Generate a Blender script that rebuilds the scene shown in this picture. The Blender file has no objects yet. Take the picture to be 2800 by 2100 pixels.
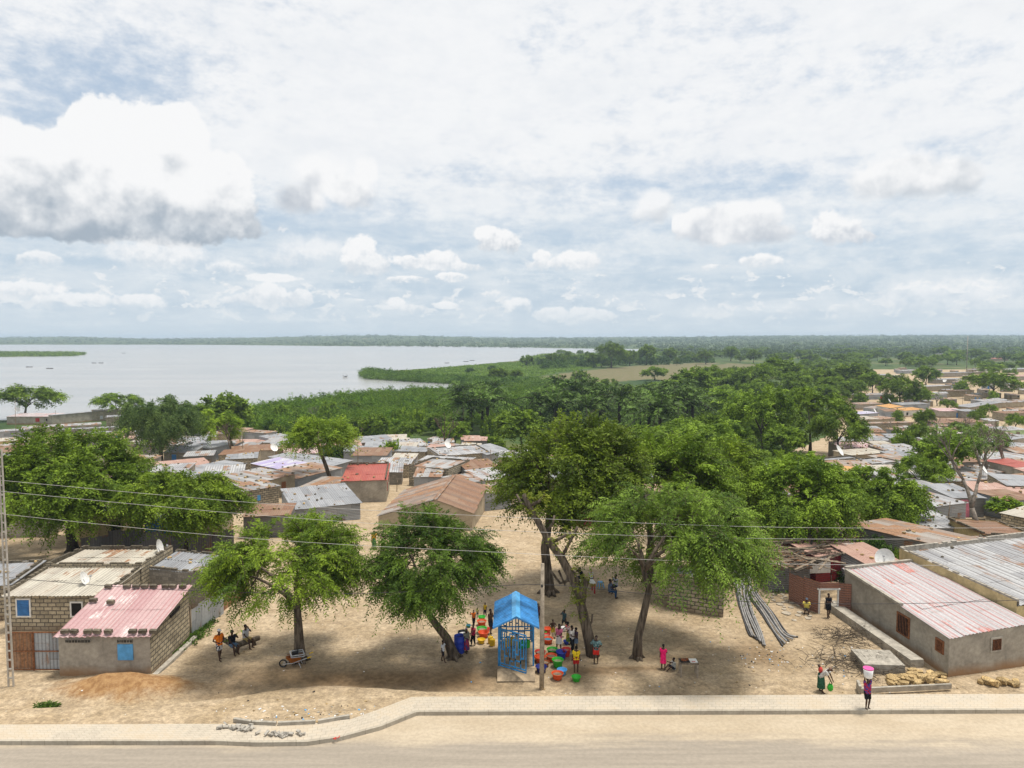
import bpy, bmesh, math, random
import numpy as np
from mathutils import Vector, Matrix, noise as mnoise

# ------------------------------------------------------------------ camera, world, sun, exposure
SC = bpy.context.scene
COL = SC.collection
R = math.radians
CAM_H, FPX, PITCH = 18.0, 1944.0, R(3.68)          # focal length in photograph pixels (2800 wide)
cam_data = bpy.data.cameras.new("camera")
cam = bpy.data.objects.new("camera", cam_data)
COL.objects.link(cam)
cam_data.sensor_width = 36.0
cam_data.lens = FPX / 2800.0 * 36.0
cam_data.clip_start, cam_data.clip_end = 0.5, 30000.0
cam.location = (0, 0, CAM_H)
cam.rotation_euler = (R(90) - PITCH, 0, 0)
SC.camera = cam
SC.view_settings.view_transform = 'Standard'
SC.view_settings.look = 'None'
SC.view_settings.exposure = 0.24
SC.view_settings.gamma = 1.0
SC.cycles.max_bounces = 5
SC.cycles.diffuse_bounces = 2
SC.cycles.glossy_bounces = 2
SC.cycles.transparent_max_bounces = 6
SC.cycles.volume_bounces = 0

SUN_EL, SUN_AZ = R(77), R(72)                     # sun nearly overhead, a little to the right (azimuth from +Y)
sun_data = bpy.data.lights.new("sun", 'SUN')
sun_data.energy = 3.5
sun_data.angle = R(11)
sun_data.color = (1.0, 0.95, 0.87)
sun = bpy.data.objects.new("sun", sun_data)
COL.objects.link(sun)
sd = Vector((math.sin(SUN_AZ) * math.cos(SUN_EL), math.cos(SUN_AZ) * math.cos(SUN_EL), math.sin(SUN_EL)))
sun.rotation_euler = sd.to_track_quat('Z', 'Y').to_euler()
sun.location = sd * 200

def ray(px, py):
    u, v = (px - 1400) / FPX, (1050 - py) / FPX
    return Vector((u, math.cos(PITCH) + v * math.sin(PITCH), -math.sin(PITCH) + v * math.cos(PITCH)))

# ---- a tiny expression builder for shader nodes
class NX:
    def __init__(s, nt, sock): s.nt, s.s = nt, sock
    def _m(s, op, *o, clamp=False):
        n = s.nt.nodes.new('ShaderNodeMath'); n.operation = op; n.use_clamp = clamp
        for i, v in enumerate((s,) + o):
            if isinstance(v, NX): s.nt.links.new(v.s, n.inputs[i])
            else: n.inputs[i].default_value = v
        return NX(s.nt, n.outputs[0])
    def __add__(s, o): return s._m('ADD', o)
    __radd__ = __add__
    def __sub__(s, o): return s._m('SUBTRACT', o)
    def __rsub__(s, o): return s._m('MULTIPLY_ADD', -1.0, o)
    def __mul__(s, o): return s._m('MULTIPLY', o)
    __rmul__ = __mul__
    def __truediv__(s, o): return s._m('DIVIDE', o)
    def ma(s, a, b): return s._m('MULTIPLY_ADD', a, b)
    def pow(s, o): return s._m('POWER', o)
    def min(s, o): return s._m('MINIMUM', o)
    def max(s, o): return s._m('MAXIMUM', o)
    def clamp(s): return s._m('ADD', 0.0, clamp=True)
    def smin(s, o, k): return s._m('SMOOTH_MIN', o, k)
    def step(s, a, b, lo=0.0, hi=1.0):                # smooth ramp from a to b
        n = s.nt.nodes.new('ShaderNodeMapRange'); n.interpolation_type = 'SMOOTHSTEP'
        s.nt.links.new(s.s, n.inputs[0])
        for i, v in enumerate((a, b, lo, hi)): n.inputs[1 + i].default_value = v
        return NX(s.nt, n.outputs[0])

def vmath(nt, op, a, *o, out=0):
    n = nt.nodes.new('ShaderNodeVectorMath'); n.operation = op
    for i, v in enumerate((a,) + o):
        if isinstance(v, NX): nt.links.new(v.s, n.inputs[i])
        else: n.inputs[i].default_value = v
    return NX(nt, n.outputs[out])
def comb(nt, x, y, z=0.0):
    n = nt.nodes.new('ShaderNodeCombineXYZ')
    for i, v in enumerate((x, y, z)):
        if isinstance(v, NX): nt.links.new(v.s, n.inputs[i])
        else: n.inputs[i].default_value = v
    return NX(nt, n.outputs[0])
def sep(nt, v):
    n = nt.nodes.new('ShaderNodeSeparateXYZ'); nt.links.new(v.s, n.inputs[0])
    return [NX(nt, n.outputs[i]) for i in range(3)]
def nz(nt, vec, scale, detail=4.0, rough=0.55, dist=0.0, dims='3D', out=0):
    n = nt.nodes.new('ShaderNodeTexNoise'); n.noise_dimensions = dims
    if vec is not None: nt.links.new(vec.s, n.inputs['Vector'])
    n.inputs['Scale'].default_value = scale; n.inputs['Detail'].default_value = detail
    n.inputs['Roughness'].default_value = rough; n.inputs['Distortion'].default_value = dist
    return NX(nt, n.outputs[out])
def mixc(nt, f, a, b, mode='MIX'):
    n = nt.nodes.new('ShaderNodeMix'); n.data_type = 'RGBA'; n.blend_type = mode
    for sock, v in ((n.inputs[0], f), (n.inputs[6], a), (n.inputs[7], b)):
        if isinstance(v, NX): nt.links.new(v.s, sock)
        elif isinstance(v, (int, float)): sock.default_value = v
        else: sock.default_value = (v[0], v[1], v[2], 1.0)
    return NX(nt, n.outputs[2])

# ---- sky: Nishita with a deck of thin high cloud and rows of cumulus in it
world = bpy.data.worlds.new("World")
SC.world = world
world.use_nodes = True
world.cycles.sampling_method = 'MANUAL'
world.cycles.sample_map_resolution = 512
wt = world.node_tree
wt.nodes.clear()
w_out = wt.nodes.new('ShaderNodeOutputWorld')
w_bg = wt.nodes.new('ShaderNodeBackground')
w_bg.inputs[1].default_value = 0.1
wt.links.new(w_bg.outputs[0], w_out.inputs[0])
sky = wt.nodes.new('ShaderNodeTexSky')
sky.sky_type = 'NISHITA'
sky.sun_disc = False
sky.sun_elevation = SUN_EL
sky.sun_rotation = SUN_AZ
sky.dust_density = 2.0
sky.ozone_density = 1.0
_tc = wt.nodes.new('ShaderNodeTexCoord')
DIR = NX(wt, _tc.outputs['Generated'])
dx, dy, dz = sep(wt, DIR)
AZ = dx._m('ARCTAN2', dy) * (180 / math.pi)
EL = dz._m('ARCSINE') * (180 / math.pi)
SP = comb(wt, AZ, EL)
def azel(px, py):
    d = ray(px, py).normalized()
    return math.degrees(math.atan2(d.x, d.y)), math.degrees(math.asin(d.z))
DEG = FPX * math.pi / 180
# thin high deck, spread on a flat layer far above
zz = dz.max(0.0) + 0.10
plane = comb(wt, dx / zz, dy / zz)
n_hi = nz(wt, plane, 1.25, 6, 0.62, 0.15, '2D')
n_fine = nz(wt, vmath(wt, 'MULTIPLY', SP, (1.0, 1.9, 0)), 0.42, 5, 0.66, 0.0, '2D')
n_tone = nz(wt, plane, 2.2, 4, 0.55, 0.0, '2D')
def gap(px, py, rx, ry):
    a, e = azel(px, py)
    l = vmath(wt, 'LENGTH', vmath(wt, 'MULTIPLY_ADD', SP, (DEG / rx, DEG / ry, 0), (-a * DEG / rx, -e * DEG / ry, 0)), out=1)
    return l.step(0.0, 1.0, 1.0, 0.0)
gaps = None
for g_, k_ in ((gap(270, 180, 460, 210), 0.27), (gap(60, 330, 260, 130), 0.22), (gap(1480, 95, 170, 110), 0.16), (gap(1870, 500, 520, 75), 0.24), (gap(2680, 120, 200, 90), 0.10),
               (gap(2350, 200, 300, 90), 0.10), (gap(900, 640, 1000, 75), 0.22), (gap(2300, 800, 900, 60), 0.10), (gap(1300, 490, 420, 60), 0.12), (gap(2600, 420, 250, 60), 0.2)):
    gaps = g_ * k_ if gaps is None else gaps + g_ * k_
low = EL.step(4.0, 15.5, 1.0, 0.0)
deck = (n_hi * 0.62 + n_fine * 0.55 - gaps - low * 0.35).step(0.11, 0.55)
nish = vmath(wt, 'MULTIPLY', NX(wt, sky.outputs[0]), (1.06, 1.06, 1.05))
blue = mixc(wt, EL.step(0.0, 12.0, 0.75, 0.15), nish, (5.0, 6.0, 6.85))
blue = mixc(wt, 0.60, blue, (4.8, 5.75, 6.85))
tone = (n_tone * 0.55 + n_fine * 0.65).step(0.36, 0.78)
deck_col = mixc(wt, tone, (7.35, 7.5, 7.72), (8.0, 8.04, 8.1))
deck_col = mixc(wt, EL.step(3.0, 16.0, 0.45, 0.0), deck_col, (6.1, 6.75, 7.2))
col = mixc(wt, deck * 0.94, blue, deck_col)
col_deck = col
# cumulus: billows at two sizes
nb1 = nz(wt, SP, 0.30, 5, 0.58, 0.0, '2D')
nb2 = nz(wt, vmath(wt, 'ADD', SP, (0.5, -1.3, 0)), 0.30, 3, 0.5, 0.0, '2D')
nb3 = nz(wt, SP, 0.95, 4, 0.62, 0.0, '2D')
nb4 = nz(wt, vmath(wt, 'ADD', SP, (0.15, -0.45, 0)), 0.95, 3, 0.55, 0.0, '2D')
vor = wt.nodes.new('ShaderNodeTexVoronoi'); vor.feature = 'F1'; vor.voronoi_dimensions = '2D'
vor.inputs['Scale'].default_value = 0.62; vor.inputs['Detail'].default_value = 1.0; vor.inputs['Roughness'].default_value = 0.6
_wv = vmath(wt, 'ADD', comb(wt, nb3 * 1.1, nb1 * 1.3), SP)
wt.links.new(_wv.s, vor.inputs['Vector'])
puff = NX(wt, vor.outputs['Distance'])
BIG = (nb1 * 1.0 + nb3 * 0.55 - puff * 0.30 - 0.60, (nb1 - nb2) * 1.7 + (nb3 - nb4) * 0.15 - (puff - 0.4) * 0.10)
SMALL = (nb3 * 1.5 + nb1 * 0.3 - puff * 0.22 - 0.80, (nb3 - nb4) * 1.3 + (nb1 - nb2) * 0.4 - (puff - 0.4) * 0.12)
def cumulus(col, ells, base_py, top_py, amp=1.0, soft=0.10, grey=(4.24, 4.72, 5.28), white=(8.0, 8.03, 8.08), opacity=1.0, base_soft=1.0, kind=SMALL, sector=None):
    billow, emboss = kind
    d = None
    for px, py, rx, ry in ells:
        a, e = azel(px, py)
        l = vmath(wt, 'LENGTH', vmath(wt, 'MULTIPLY_ADD', SP, (DEG / rx, DEG / ry, 0), (-a * DEG / rx, -e * DEG / ry, 0)), out=1)
        d = l if d is None else d.smin(l, 0.22)
    mid = sum(e[0] for e in ells) / len(ells)
    b_el, t_el = azel(mid, base_py)[1], azel(mid, top_py)[1]
    f = (1.0 - d) + billow * (0.62 * amp)
    cut = (EL - b_el + billow * (1.0 * base_soft)) * (0.45 / base_soft)
    a = f.min(cut).step(-0.03, soft * 2.6, 0.0, opacity)
    h = (EL - b_el) * (1.0 / (t_el - b_el)) + emboss * 0.62 + billow * 0.12
    sh = h.step(-0.14, 0.70)
    return mixc(wt, a, col, mixc(wt, sh, grey, white))
# soft low veil and far rows of small cumulus above the horizon
lowv = vmath(wt, 'MULTIPLY', SP, (0.16, 0.62, 0))
nl = nz(wt, lowv, 1.0, 4, 0.6, 0.3, '2D')
col = mixc(wt, (nl.step(0.32, 0.70) * EL.step(0.0, 2.5)) * EL.step(6.0, 13.0, 0.60, 0.05), col, (6.7, 7.1, 7.4))
sm = vmath(wt, 'MULTIPLY', SP, (0.52, 0.95, 0))
ns = nz(wt, sm, 1.0, 5, 0.62, 0.2, '2D')
ns_up = nz(wt, vmath(wt, 'ADD', sm, (0.05, -0.28, 0)), 1.0, 5, 0.62, 0.2, '2D')
rows = (EL.step(0.6, 1.7) * EL.step(2.6, 6.0, 1.0, 0.0))
m_s = (ns + rows * 0.13 - 0.05).step(0.60, 0.70) * EL.step(4.5, 8.0, 1.0, 0.0) * EL.step(0.5, 1.4, 0.0, 1.0)
s_c = mixc(wt, ((ns - ns_up) * 3.2 + 0.62).clamp(), (5.8, 6.4, 6.9), (7.7, 7.75, 7.8))
col = mixc(wt, m_s * 0.72, col, s_c)
LG = (5.6, 6.1, 6.6)
CLOUDS = [
    # sector 0: the big tower on the left, its neighbours and its dark base
    dict(sector=0, kind=BIG, ells=[(30, 420, 105, 80), (10, 470, 120, 70), (-90, 500, 150, 130), (-260, 470, 190, 120)], base_py=620, top_py=380, amp=0.85, soft=0.05),
    dict(sector=0, kind=BIG, ells=[(290, 375, 95, 95), (250, 440, 110, 90), (400, 390, 110, 95), (500, 370, 62, 78), (380, 480, 220, 110), (220, 530, 250, 90), (600, 490, 85, 70), (545, 560, 150, 80),
               (60, 590, 210, 80), (420, 600, 270, 65), (120, 625, 230, 40), (-200, 600, 250, 60)], base_py=668, top_py=360, amp=0.85, soft=0.05, grey=(3.36, 3.92, 4.56)),
    dict(sector=0, kind=BIG, ells=[(480, 630, 190, 36), (230, 632, 230, 26)], base_py=668, top_py=560, amp=0.5, soft=0.60, grey=(2.88, 3.52, 4.24), white=(5.6, 6.1, 6.6), opacity=0.5),
    dict(sector=0, kind=BIG, ells=[(880, 480, 110, 65), (960, 520, 85, 60), (820, 540, 80, 50), (1000, 470, 45, 50)], base_py=605, top_py=430, amp=0.8, soft=0.2, grey=(4.4, 4.8, 5.36)),
    dict(sector=0, ells=[(400, 690, 120, 42), (490, 700, 95, 42)], base_py=755, top_py=645, amp=0.9, soft=0.25, grey=LG, opacity=0.85),
    dict(sector=0, ells=[(620, 735, 60, 26)], base_py=756, top_py=705, amp=0.8, soft=0.2, grey=LG, opacity=0.85),
    dict(sector=0, ells=[(860, 680, 130, 48), (800, 720, 95, 42)], base_py=752, top_py=620, amp=0.9, soft=0.3, grey=LG, opacity=0.75),
    dict(sector=0, ells=[(985, 690, 52, 48), (1005, 722, 78, 36)], base_py=758, top_py=640, amp=0.8, grey=LG),
    dict(sector=0, ells=[(110, 710, 50, 24)], base_py=724, top_py=685, amp=0.8, grey=LG, opacity=0.8),
    dict(sector=0, ells=[(70, 790, 75, 22), (20, 810, 80, 20)], base_py=818, top_py=770, amp=0.9, grey=LG, opacity=0.85),
    dict(sector=0, ells=[(230, 825, 110, 24), (380, 828, 60, 26), (130, 835, 70, 16)], base_py=846, top_py=795, amp=0.9, grey=LG, opacity=0.85),
    dict(sector=0, ells=[(730, 800, 55, 32), (700, 822, 90, 20), (820, 815, 38, 28), (750, 760, 70, 14)], base_py=842, top_py=765, amp=0.9, grey=LG, opacity=0.85),
    # sector 1: over the middle of the lake
    dict(sector=1, ells=[(985, 690, 52, 48), (1005, 722, 78, 36)], base_py=758, top_py=640, amp=0.8, grey=LG),
    dict(sector=1, ells=[(1200, 712, 70, 30), (1110, 718, 50, 22), (1270, 735, 60, 20)], base_py=748, top_py=680, amp=0.9, grey=LG),
    dict(sector=1, ells=[(1232, 757, 50, 15), (1120, 766, 70, 13)], base_py=775, top_py=740, amp=0.7, grey=LG),
    dict(sector=1, ells=[(1365, 662, 66, 38), (1335, 640, 44, 28)], base_py=696, top_py=615, amp=0.9, grey=(4.48, 4.96, 5.52)),
    dict(sector=1, kind=BIG, ells=[(1460, 480, 125, 58), (1440, 455, 95, 50)], base_py=548, top_py=400, amp=1.0, soft=0.5, grey=(3.76, 4.24, 4.8), opacity=0.85, base_soft=1.4),
    dict(sector=1, kind=BIG, ells=[(1700, 380, 110, 45)], base_py=425, top_py=310, amp=0.9, soft=0.5, grey=(4.8, 5.12, 5.6), opacity=0.7, base_soft=1.4),
    dict(sector=1, ells=[(1580, 715, 80, 32), (1485, 727, 50, 20), (1480, 700, 30, 22)], base_py=746, top_py=675, amp=0.9, grey=LG),
    dict(sector=1, ells=[(1420, 835, 42, 26), (1360, 848, 50, 12)], base_py=858, top_py=812, amp=0.9, grey=LG, opacity=0.85),
    dict(sector=1, ells=[(1130, 850, 45, 22), (1085, 828, 28, 20), (1220, 835, 40, 12)], base_py=864, top_py=812, amp=0.9, grey=LG, opacity=0.85),
    dict(sector=1, ells=[(1610, 862, 75, 26), (1510, 858, 55, 24)], base_py=884, top_py=835, amp=0.9, grey=LG, opacity=0.8),
    dict(sector=1, kind=BIG, ells=[(1790, 560, 60, 50), (1770, 590, 60, 40)], base_py=625, top_py=505, amp=0.9, soft=0.2, grey=(4.64, 5.04, 5.52), opacity=0.9),
    # sector 2: right
    dict(sector=2, kind=BIG, ells=[(1790, 560, 60, 50), (1770, 590, 60, 40)], base_py=625, top_py=505, amp=0.9, soft=0.2, grey=(4.64, 5.04, 5.52), opacity=0.9),
    dict(sector=2, kind=BIG, ells=[(2010, 600, 110, 52), (2080, 590, 70, 46), (1910, 612, 90, 45), (2020, 640, 170, 36)], base_py=675, top_py=530, amp=0.9, grey=(4.72, 5.12, 5.68)),
    dict(sector=2, ells=[(2290, 632, 70, 36), (2262, 610, 38, 36), (2330, 650, 66, 22)], base_py=675, top_py=575, amp=0.9, grey=(4.96, 5.36, 5.92)),
    dict(sector=2, ells=[(2080, 715, 64, 24), (1960, 735, 50, 14)], base_py=740, top_py=685, amp=0.9, grey=LG),
    dict(sector=2, kind=BIG, ells=[(2480, 460, 100, 60), (2590, 480, 95, 55), (2410, 495, 90, 50), (2560, 520, 95, 36)], base_py=556, top_py=390, amp=1.0, soft=0.18, grey=(4.16, 4.64, 5.2)),
    dict(sector=2, ells=[(2790, 620, 60, 26)], base_py=642, top_py=590, amp=0.8, soft=0.4, grey=(4.72, 5.12, 5.6)),
    dict(sector=2, kind=BIG, ells=[(2600, 60, 240, 70), (2330, 30, 160, 60)], base_py=160, top_py=-80, amp=1.2, soft=0.6, grey=(4.4, 4.72, 5.2), opacity=0.5, base_soft=1.8),
    dict(sector=2, ells=[(2440, 825, 80, 44), (2350, 850, 110, 36), (2530, 800, 110, 60), (2680, 810, 140, 80), (2160, 850, 60, 26), (1940, 855, 80, 26)], base_py=886, top_py=780, amp=1.1, soft=0.4, grey=(6.08, 6.4, 6.72), opacity=0.7),
]
hz = EL.step(0.0, 3.5, 0.75, 0.0)
def bg(c):
    n = wt.nodes.new('ShaderNodeBackground'); n.inputs[1].default_value = 0.1
    wt.links.new(c.s, n.inputs[0]); return n
def mixsh(f, a, b):
    n = wt.nodes.new('ShaderNodeMixShader')
    wt.links.new(f.s, n.inputs[0]); wt.links.new(a.outputs[0], n.inputs[1]); wt.links.new(b.outputs[0], n.inputs[2]); return n
plain = mixc(wt, hz, col_deck, (5.6, 6.3, 6.8))
plain = mixc(wt, EL.step(-2.0, -0.2, 1.0, 0.0), plain, (3.2, 3.1, 2.8))     # below the horizon: plain ground bounce
parts_ = []
for k in range(3):
    c = col
    for c_ in CLOUDS:
        if c_['sector'] == k: c = cumulus(c, **c_)
    parts_.append(bg(mixc(wt, hz, c, (5.6, 6.3, 6.8))))
front = mixsh(AZ._m('GREATER_THAN', -10.5), parts_[0], mixsh(AZ._m('GREATER_THAN', 12.5), parts_[1], parts_[2]))
inside = (EL._m('GREATER_THAN', 0.0) * EL._m('LESS_THAN', 36.0)) * AZ._m('ABSOLUTE')._m('LESS_THAN', 50.0)
w_sh = mixsh(inside, bg(plain), front)
wt.nodes.remove(w_bg)
wt.links.new(w_sh.outputs[0], w_out.inputs[0])
# ------------------------------------------------------------------ helpers
rng = random.Random(7)
def smooth(t): t = np.clip(t, 0.0, 1.0); return t * t * (3 - 2 * t)
def PX(px, py, z):                                   # point of a photograph pixel's ray at height z
    d = ray(px, py); t = (z - CAM_H) / d.z
    return Vector((d.x * t, d.y * t, z))
def atY(px, py, Y):
    d = ray(px, py); t = Y / d.y
    return Vector((d.x * t, Y, CAM_H + d.z * t))

CREST = np.array([[PX(px, py, 0.45).x, PX(px, py, 0.45).y] for px, py in
    ((-400, 1925), (0, 1935), (420, 1925), (620, 1907), (720, 1890), (800, 1878), (900, 1872), (1050, 1880), (1200, 1890), (1400, 1888), (1640, 1900), (1900, 1903), (2300, 1900), (3200, 1895))])
ZP, ZR = 0.47, 0.30
PAVE_MID = np.array([[PX(px, py, ZP).x, PX(px, py, ZP).y] for px, py in ((-700, 2012), (540, 2008), (840, 2008), (950, 1992), (1040, 1962), (1132, 1926), (2100, 1922), (3600, 1916))])
RIDGE = np.array([(-1.2, 1), (-.72, 2), (-.62, 3), (-.50, -2), (-.36, 1), (-.25, 7), (-.20, 8), (-.1, 4.5), (0, 1), (.1, 1), (.2, 3.0), (.3, 4.5), (.42, 6.5), (.55, 7.5), (.75, 7), (1.2, 6)])
def poly_in(P, x, y):
    x, y = np.broadcast_arrays(np.asarray(x, float), np.asarray(y, float))
    ins = np.zeros(x.shape, bool); n = len(P)
    for i in range(n):
        x1, y1 = P[i]; x2, y2 = P[(i + 1) % n]
        c = (y1 > y) != (y2 > y)
        with np.errstate(divide='ignore', invalid='ignore'):
            ins ^= c & (x < (x2 - x1) * (y - y1) / (y2 - y1 + 1e-12) + x1)
    return ins
WATER_Z = -10.3
def wpoly(pts, z=WATER_Z): return [tuple(PX(px, py, z).xy) for px, py in pts]
LAKE = wpoly([(-900, 1150), (200, 1150), (540, 1140), (700, 1128), (850, 1108), (1000, 1090), (1150, 1082), (1345, 1080), (1500, 1078), (1590, 1069), (1500, 1064), (1300, 1053), (1150, 1045),
              (1010, 1036), (985, 1026), (1060, 1014), (1200, 1006), (1440, 984), (1480, 972), (1650, 968), (1860, 961), (1850, 956), (1500, 952), (1000, 947), (600, 943), (0, 942), (-900, 942)])
ISLAND = wpoly([(-300, 977), (0, 976), (200, 974.5), (240, 969), (200, 966), (-300, 964)])
MOUND = PX(330, 1880, 0)
def tz(x, y):
    x = np.asarray(x, float); y = np.asarray(y, float)
    z = -10.0 * np.clip((y - 60) / 140.0, 0, 1)
    z = z + np.where((y > 54) & (y < 66), -0.035 * (6 - np.abs(y - 60)) ** 2 / 4.0, 0)
    cy = np.interp(x, CREST[:, 0], CREST[:, 1])
    z = z + 0.42 * (1 - smooth((y - cy) / 0.45)) - 0.10 * np.exp(-((y - cy - 1.1) / 0.8) ** 2)
    z = z + (0.72 + .10 * np.sin(x * 2.3) * np.sin(y * 3.1 + x)) * np.exp(-(((x - MOUND.x) / 2.4) ** 2 + ((y - MOUND.y) / 1.0) ** 2))
    fy = np.interp(x, PAVE_MID[:, 0], PAVE_MID[:, 1])
    z = np.where(y < fy, 0.08, z)
    # the far country: rises to a low ridge
    u = x / np.maximum(y, 1)
    top = CAM_H + np.interp(u, RIDGE[:, 0], RIDGE[:, 1]) / FPX * 4300
    start = np.interp(u, (-.4, 0, .3, .8), (3050, 2300, 1500, 1100))
    t = np.clip((y - start) / (4300 - start), 0, 1)
    z = z + np.where(t > 0, (top + 10) * (0.75 * t ** 1.6 + 0.25 * t), 0)
    return z
def TZ(x, y): return float(tz(x, y))
def on(px, py, h=0.0):                               # where a pixel's ray comes down to h above the ground
    d = ray(px, py); t0 = 15.0; t1 = t0
    while t1 < 6000:
        p = d * t1
        if CAM_H + p.z < TZ(p.x, p.y) + h: break
        t0 = t1; t1 *= 1.02
    for _ in range(30):
        tm = (t0 + t1) / 2; p = d * tm
        if CAM_H + p.z < TZ(p.x, p.y) + h: t1 = tm
        else: t0 = tm
    p = d * t1
    return Vector((p.x, p.y, CAM_H + p.z))
def proj(p):                                         # photograph pixel of a point (used only for choosing labels and far detail)
    q = Vector(p) - Vector((0, 0, CAM_H))
    f = q.y * math.cos(PITCH) - q.z * math.sin(PITCH); v = q.y * math.sin(PITCH) + q.z * math.cos(PITCH)
    return 1400 + FPX * q.x / f, 1050 - FPX * v / f

class MB:
    """collects faces (with uv in metres and a material slot) for one mesh object"""
    def __init__(s): s.v, s.f, s.uv, s.mi = [], [], [], []
    def face(s, pts, uvs=None, mi=0):
        b = len(s.v); s.v.extend(tuple(p) for p in pts); s.f.append(tuple(range(b, b + len(pts))))
        s.uv.extend(uvs if uvs else [(0, 0)] * len(pts)); s.mi.append(mi)
    def quadm(s, a, b, c, d, mi=0, u0=0.0, v0=0.0):    # planar quad, uv in metres along ab / ad
        a, b, c, d = map(Vector, (a, b, c, d))
        e = (b - a); L = e.length or 1; e = e / L
        def uv(p):
            w = p - a; uu = w.dot(e); return (u0 + uu, v0 + (w - e * uu).length)
        s.face((a, b, c, d), [uv(a), uv(b), uv(c), uv(d)], mi)
    def box(s, c, size, rz=0.0, mi=0, M=None):
        c = Vector(c); hx, hy, hz = size[0] / 2, size[1] / 2, size[2] / 2
        m = Matrix.Rotation(rz, 3, 'Z') if M is None else M
        P = [c + m @ Vector((x, y, z)) for x, y, z in ((-hx, -hy, -hz), (hx, -hy, -hz), (hx, hy, -hz), (-hx, hy, -hz), (-hx, -hy, hz), (hx, -hy, hz), (hx, hy, hz), (-hx, hy, hz))]
        for q in ((0, 1, 5, 4), (1, 2, 6, 5), (2, 3, 7, 6), (3, 0, 4, 7), (4, 5, 6, 7), (3, 2, 1, 0)): s.quadm(*[P[i] for i in q], mi=mi)
    def beam(s, a, b, w, h=None, mi=0, up=(0, 0, 1)):
        a, b = Vector(a), Vector(b); d = b - a; L = d.length
        if L < 1e-6: return
        z = d / L; x = z.cross(Vector(up))
        if x.length < 1e-3: x = z.cross(Vector((1, 0, 0)))
        x.normalize(); y = x.cross(z)
        s.box((a + b) / 2, (w, h or w, L), mi=mi, M=Matrix((x, -y, z)).transposed())
    def tube(s, pts, rad, n=8, mi=0, cap=True):
        pts = [Vector(p) for p in pts]; k = len(pts)
        rad = [rad] * k if isinstance(rad, (int, float)) else rad
        b = len(s.v); ref = None
        for i, p in enumerate(pts):
            d = (pts[min(i + 1, k - 1)] - pts[max(i - 1, 0)]).normalized()
            if ref is None:
                ref = d.cross(Vector((0, 0, 1)))
                if ref.length < 0.05: ref = d.cross(Vector((1, 0, 0)))
            ref = (ref - d * ref.dot(d)).normalized(); w = d.cross(ref)
            for j in range(n):
                a = 2 * math.pi * j / n
                s.v.append(tuple(p + (ref * math.cos(a) + w * math.sin(a)) * rad[i]))
        for i in range(k - 1):
            for j in range(n):
                j2 = (j + 1) % n
                s.f.append((b + i * n + j, b + i * n + j2, b + (i + 1) * n + j2, b + (i + 1) * n + j)); s.mi.append(mi)
                s.uv.extend([(j / n, i), ((j + 1) / n, i), ((j + 1) / n, i + 1), (j / n, i + 1)])
        if cap:
            for base, rev in ((b, True), (b + (k - 1) * n, False)):
                q = [base + j for j in range(n)]
                s.f.append(tuple(q[::-1] if rev else q)); s.mi.append(mi); s.uv.extend([(0, 0)] * n)
    def lathe(s, prof, c=(0, 0, 0), n=20, mi=0, sx=1.0, sy=1.0, cap_lo=True, cap_hi=False):
        b = len(s.v); c = Vector(c)
        for r, z in prof:
            for j in range(n):
                a = 2 * math.pi * j / n; s.v.append((c.x + r * math.cos(a) * sx, c.y + r * math.sin(a) * sy, c.z + z))
        for i in range(len(prof) - 1):
            for j in range(n):
                j2 = (j + 1) % n
                s.f.append((b + i * n + j, b + i * n + j2, b + (i + 1) * n + j2, b + (i + 1) * n + j)); s.mi.append(mi)
                s.uv.extend([(j / n, i), ((j + 1) / n, i), ((j + 1) / n, i + 1), (j / n, i + 1)])
        if cap_lo: s.f.append(tuple(b + j for j in range(n))[::-1]); s.mi.append(mi); s.uv.extend([(0, 0)] * n)
        if cap_hi: s.f.append(tuple(b + (len(prof) - 1) * n + j for j in range(n))); s.mi.append(mi); s.uv.extend([(0, 0)] * n)
    def blob(s, c, r, seed=0, mi=0, n=1, rough=0.25):
        bm = bmesh.new(); bmesh.ops.create_icosphere(bm, subdivisions=n, radius=1.0)
        b = len(s.v); r = Vector(r) if not isinstance(r, (int, float)) else Vector((r, r, r))
        for v in bm.verts:
            k = 1 + rough * mnoise.noise(v.co * 1.3 + Vector((seed * 3.1, seed * 1.7, 0)))
            s.v.append((c[0] + v.co.x * r.x * k, c[1] + v.co.y * r.y * k, c[2] + v.co.z * r.z * k))
        for f in bm.faces:
            s.f.append(tuple(b + v.index for v in f.verts)); s.mi.append(mi); s.uv.extend([(0, 0)] * len(f.verts))
        bm.free()
    def mesh(s, name, mats, smooth_=False):
        me = bpy.data.meshes.new(name); me.from_pydata(s.v, [], s.f)
        if not isinstance(mats, (list, tuple)): mats = [mats]
        for m in mats: me.materials.append(m)
        me.polygons.foreach_set('material_index', s.mi)
        uvl = me.uv_layers.new(name='UVMap'); uvl.data.foreach_set('uv', [c for uv in s.uv for c in uv])
        if smooth_: me.polygons.foreach_set('use_smooth', [True] * len(me.polygons))
        me.update(); return me
    def build(s, name, mats, parent=None, smooth_=False):
        return link(name, s.mesh(name, mats, smooth_), parent)
def link(name, me, parent=None):
    o = bpy.data.objects.new(name, me); COL.objects.link(o)
    if parent is not None: o.parent = parent
    return o
def tag(o, label=None, cat=None, group=None, kind=None):
    if label: o['label'] = label
    if cat: o['category'] = cat
    if group: o['group'] = group
    if kind: o['kind'] = kind
    return o
def empty(name, loc, rz=0.0, label=None, cat=None, group=None):
    o = bpy.data.objects.new(name, None); COL.objects.link(o); o.empty_display_size = 0.3
    o.location = loc; o.rotation_euler.z = rz
    return tag(o, label, cat, group)
def copy_tree(o, parent=None):
    c = o.copy(); COL.objects.link(c); c.parent = parent
    for ch in KIDS(o): copy_tree(ch, c)
    return c
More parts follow.
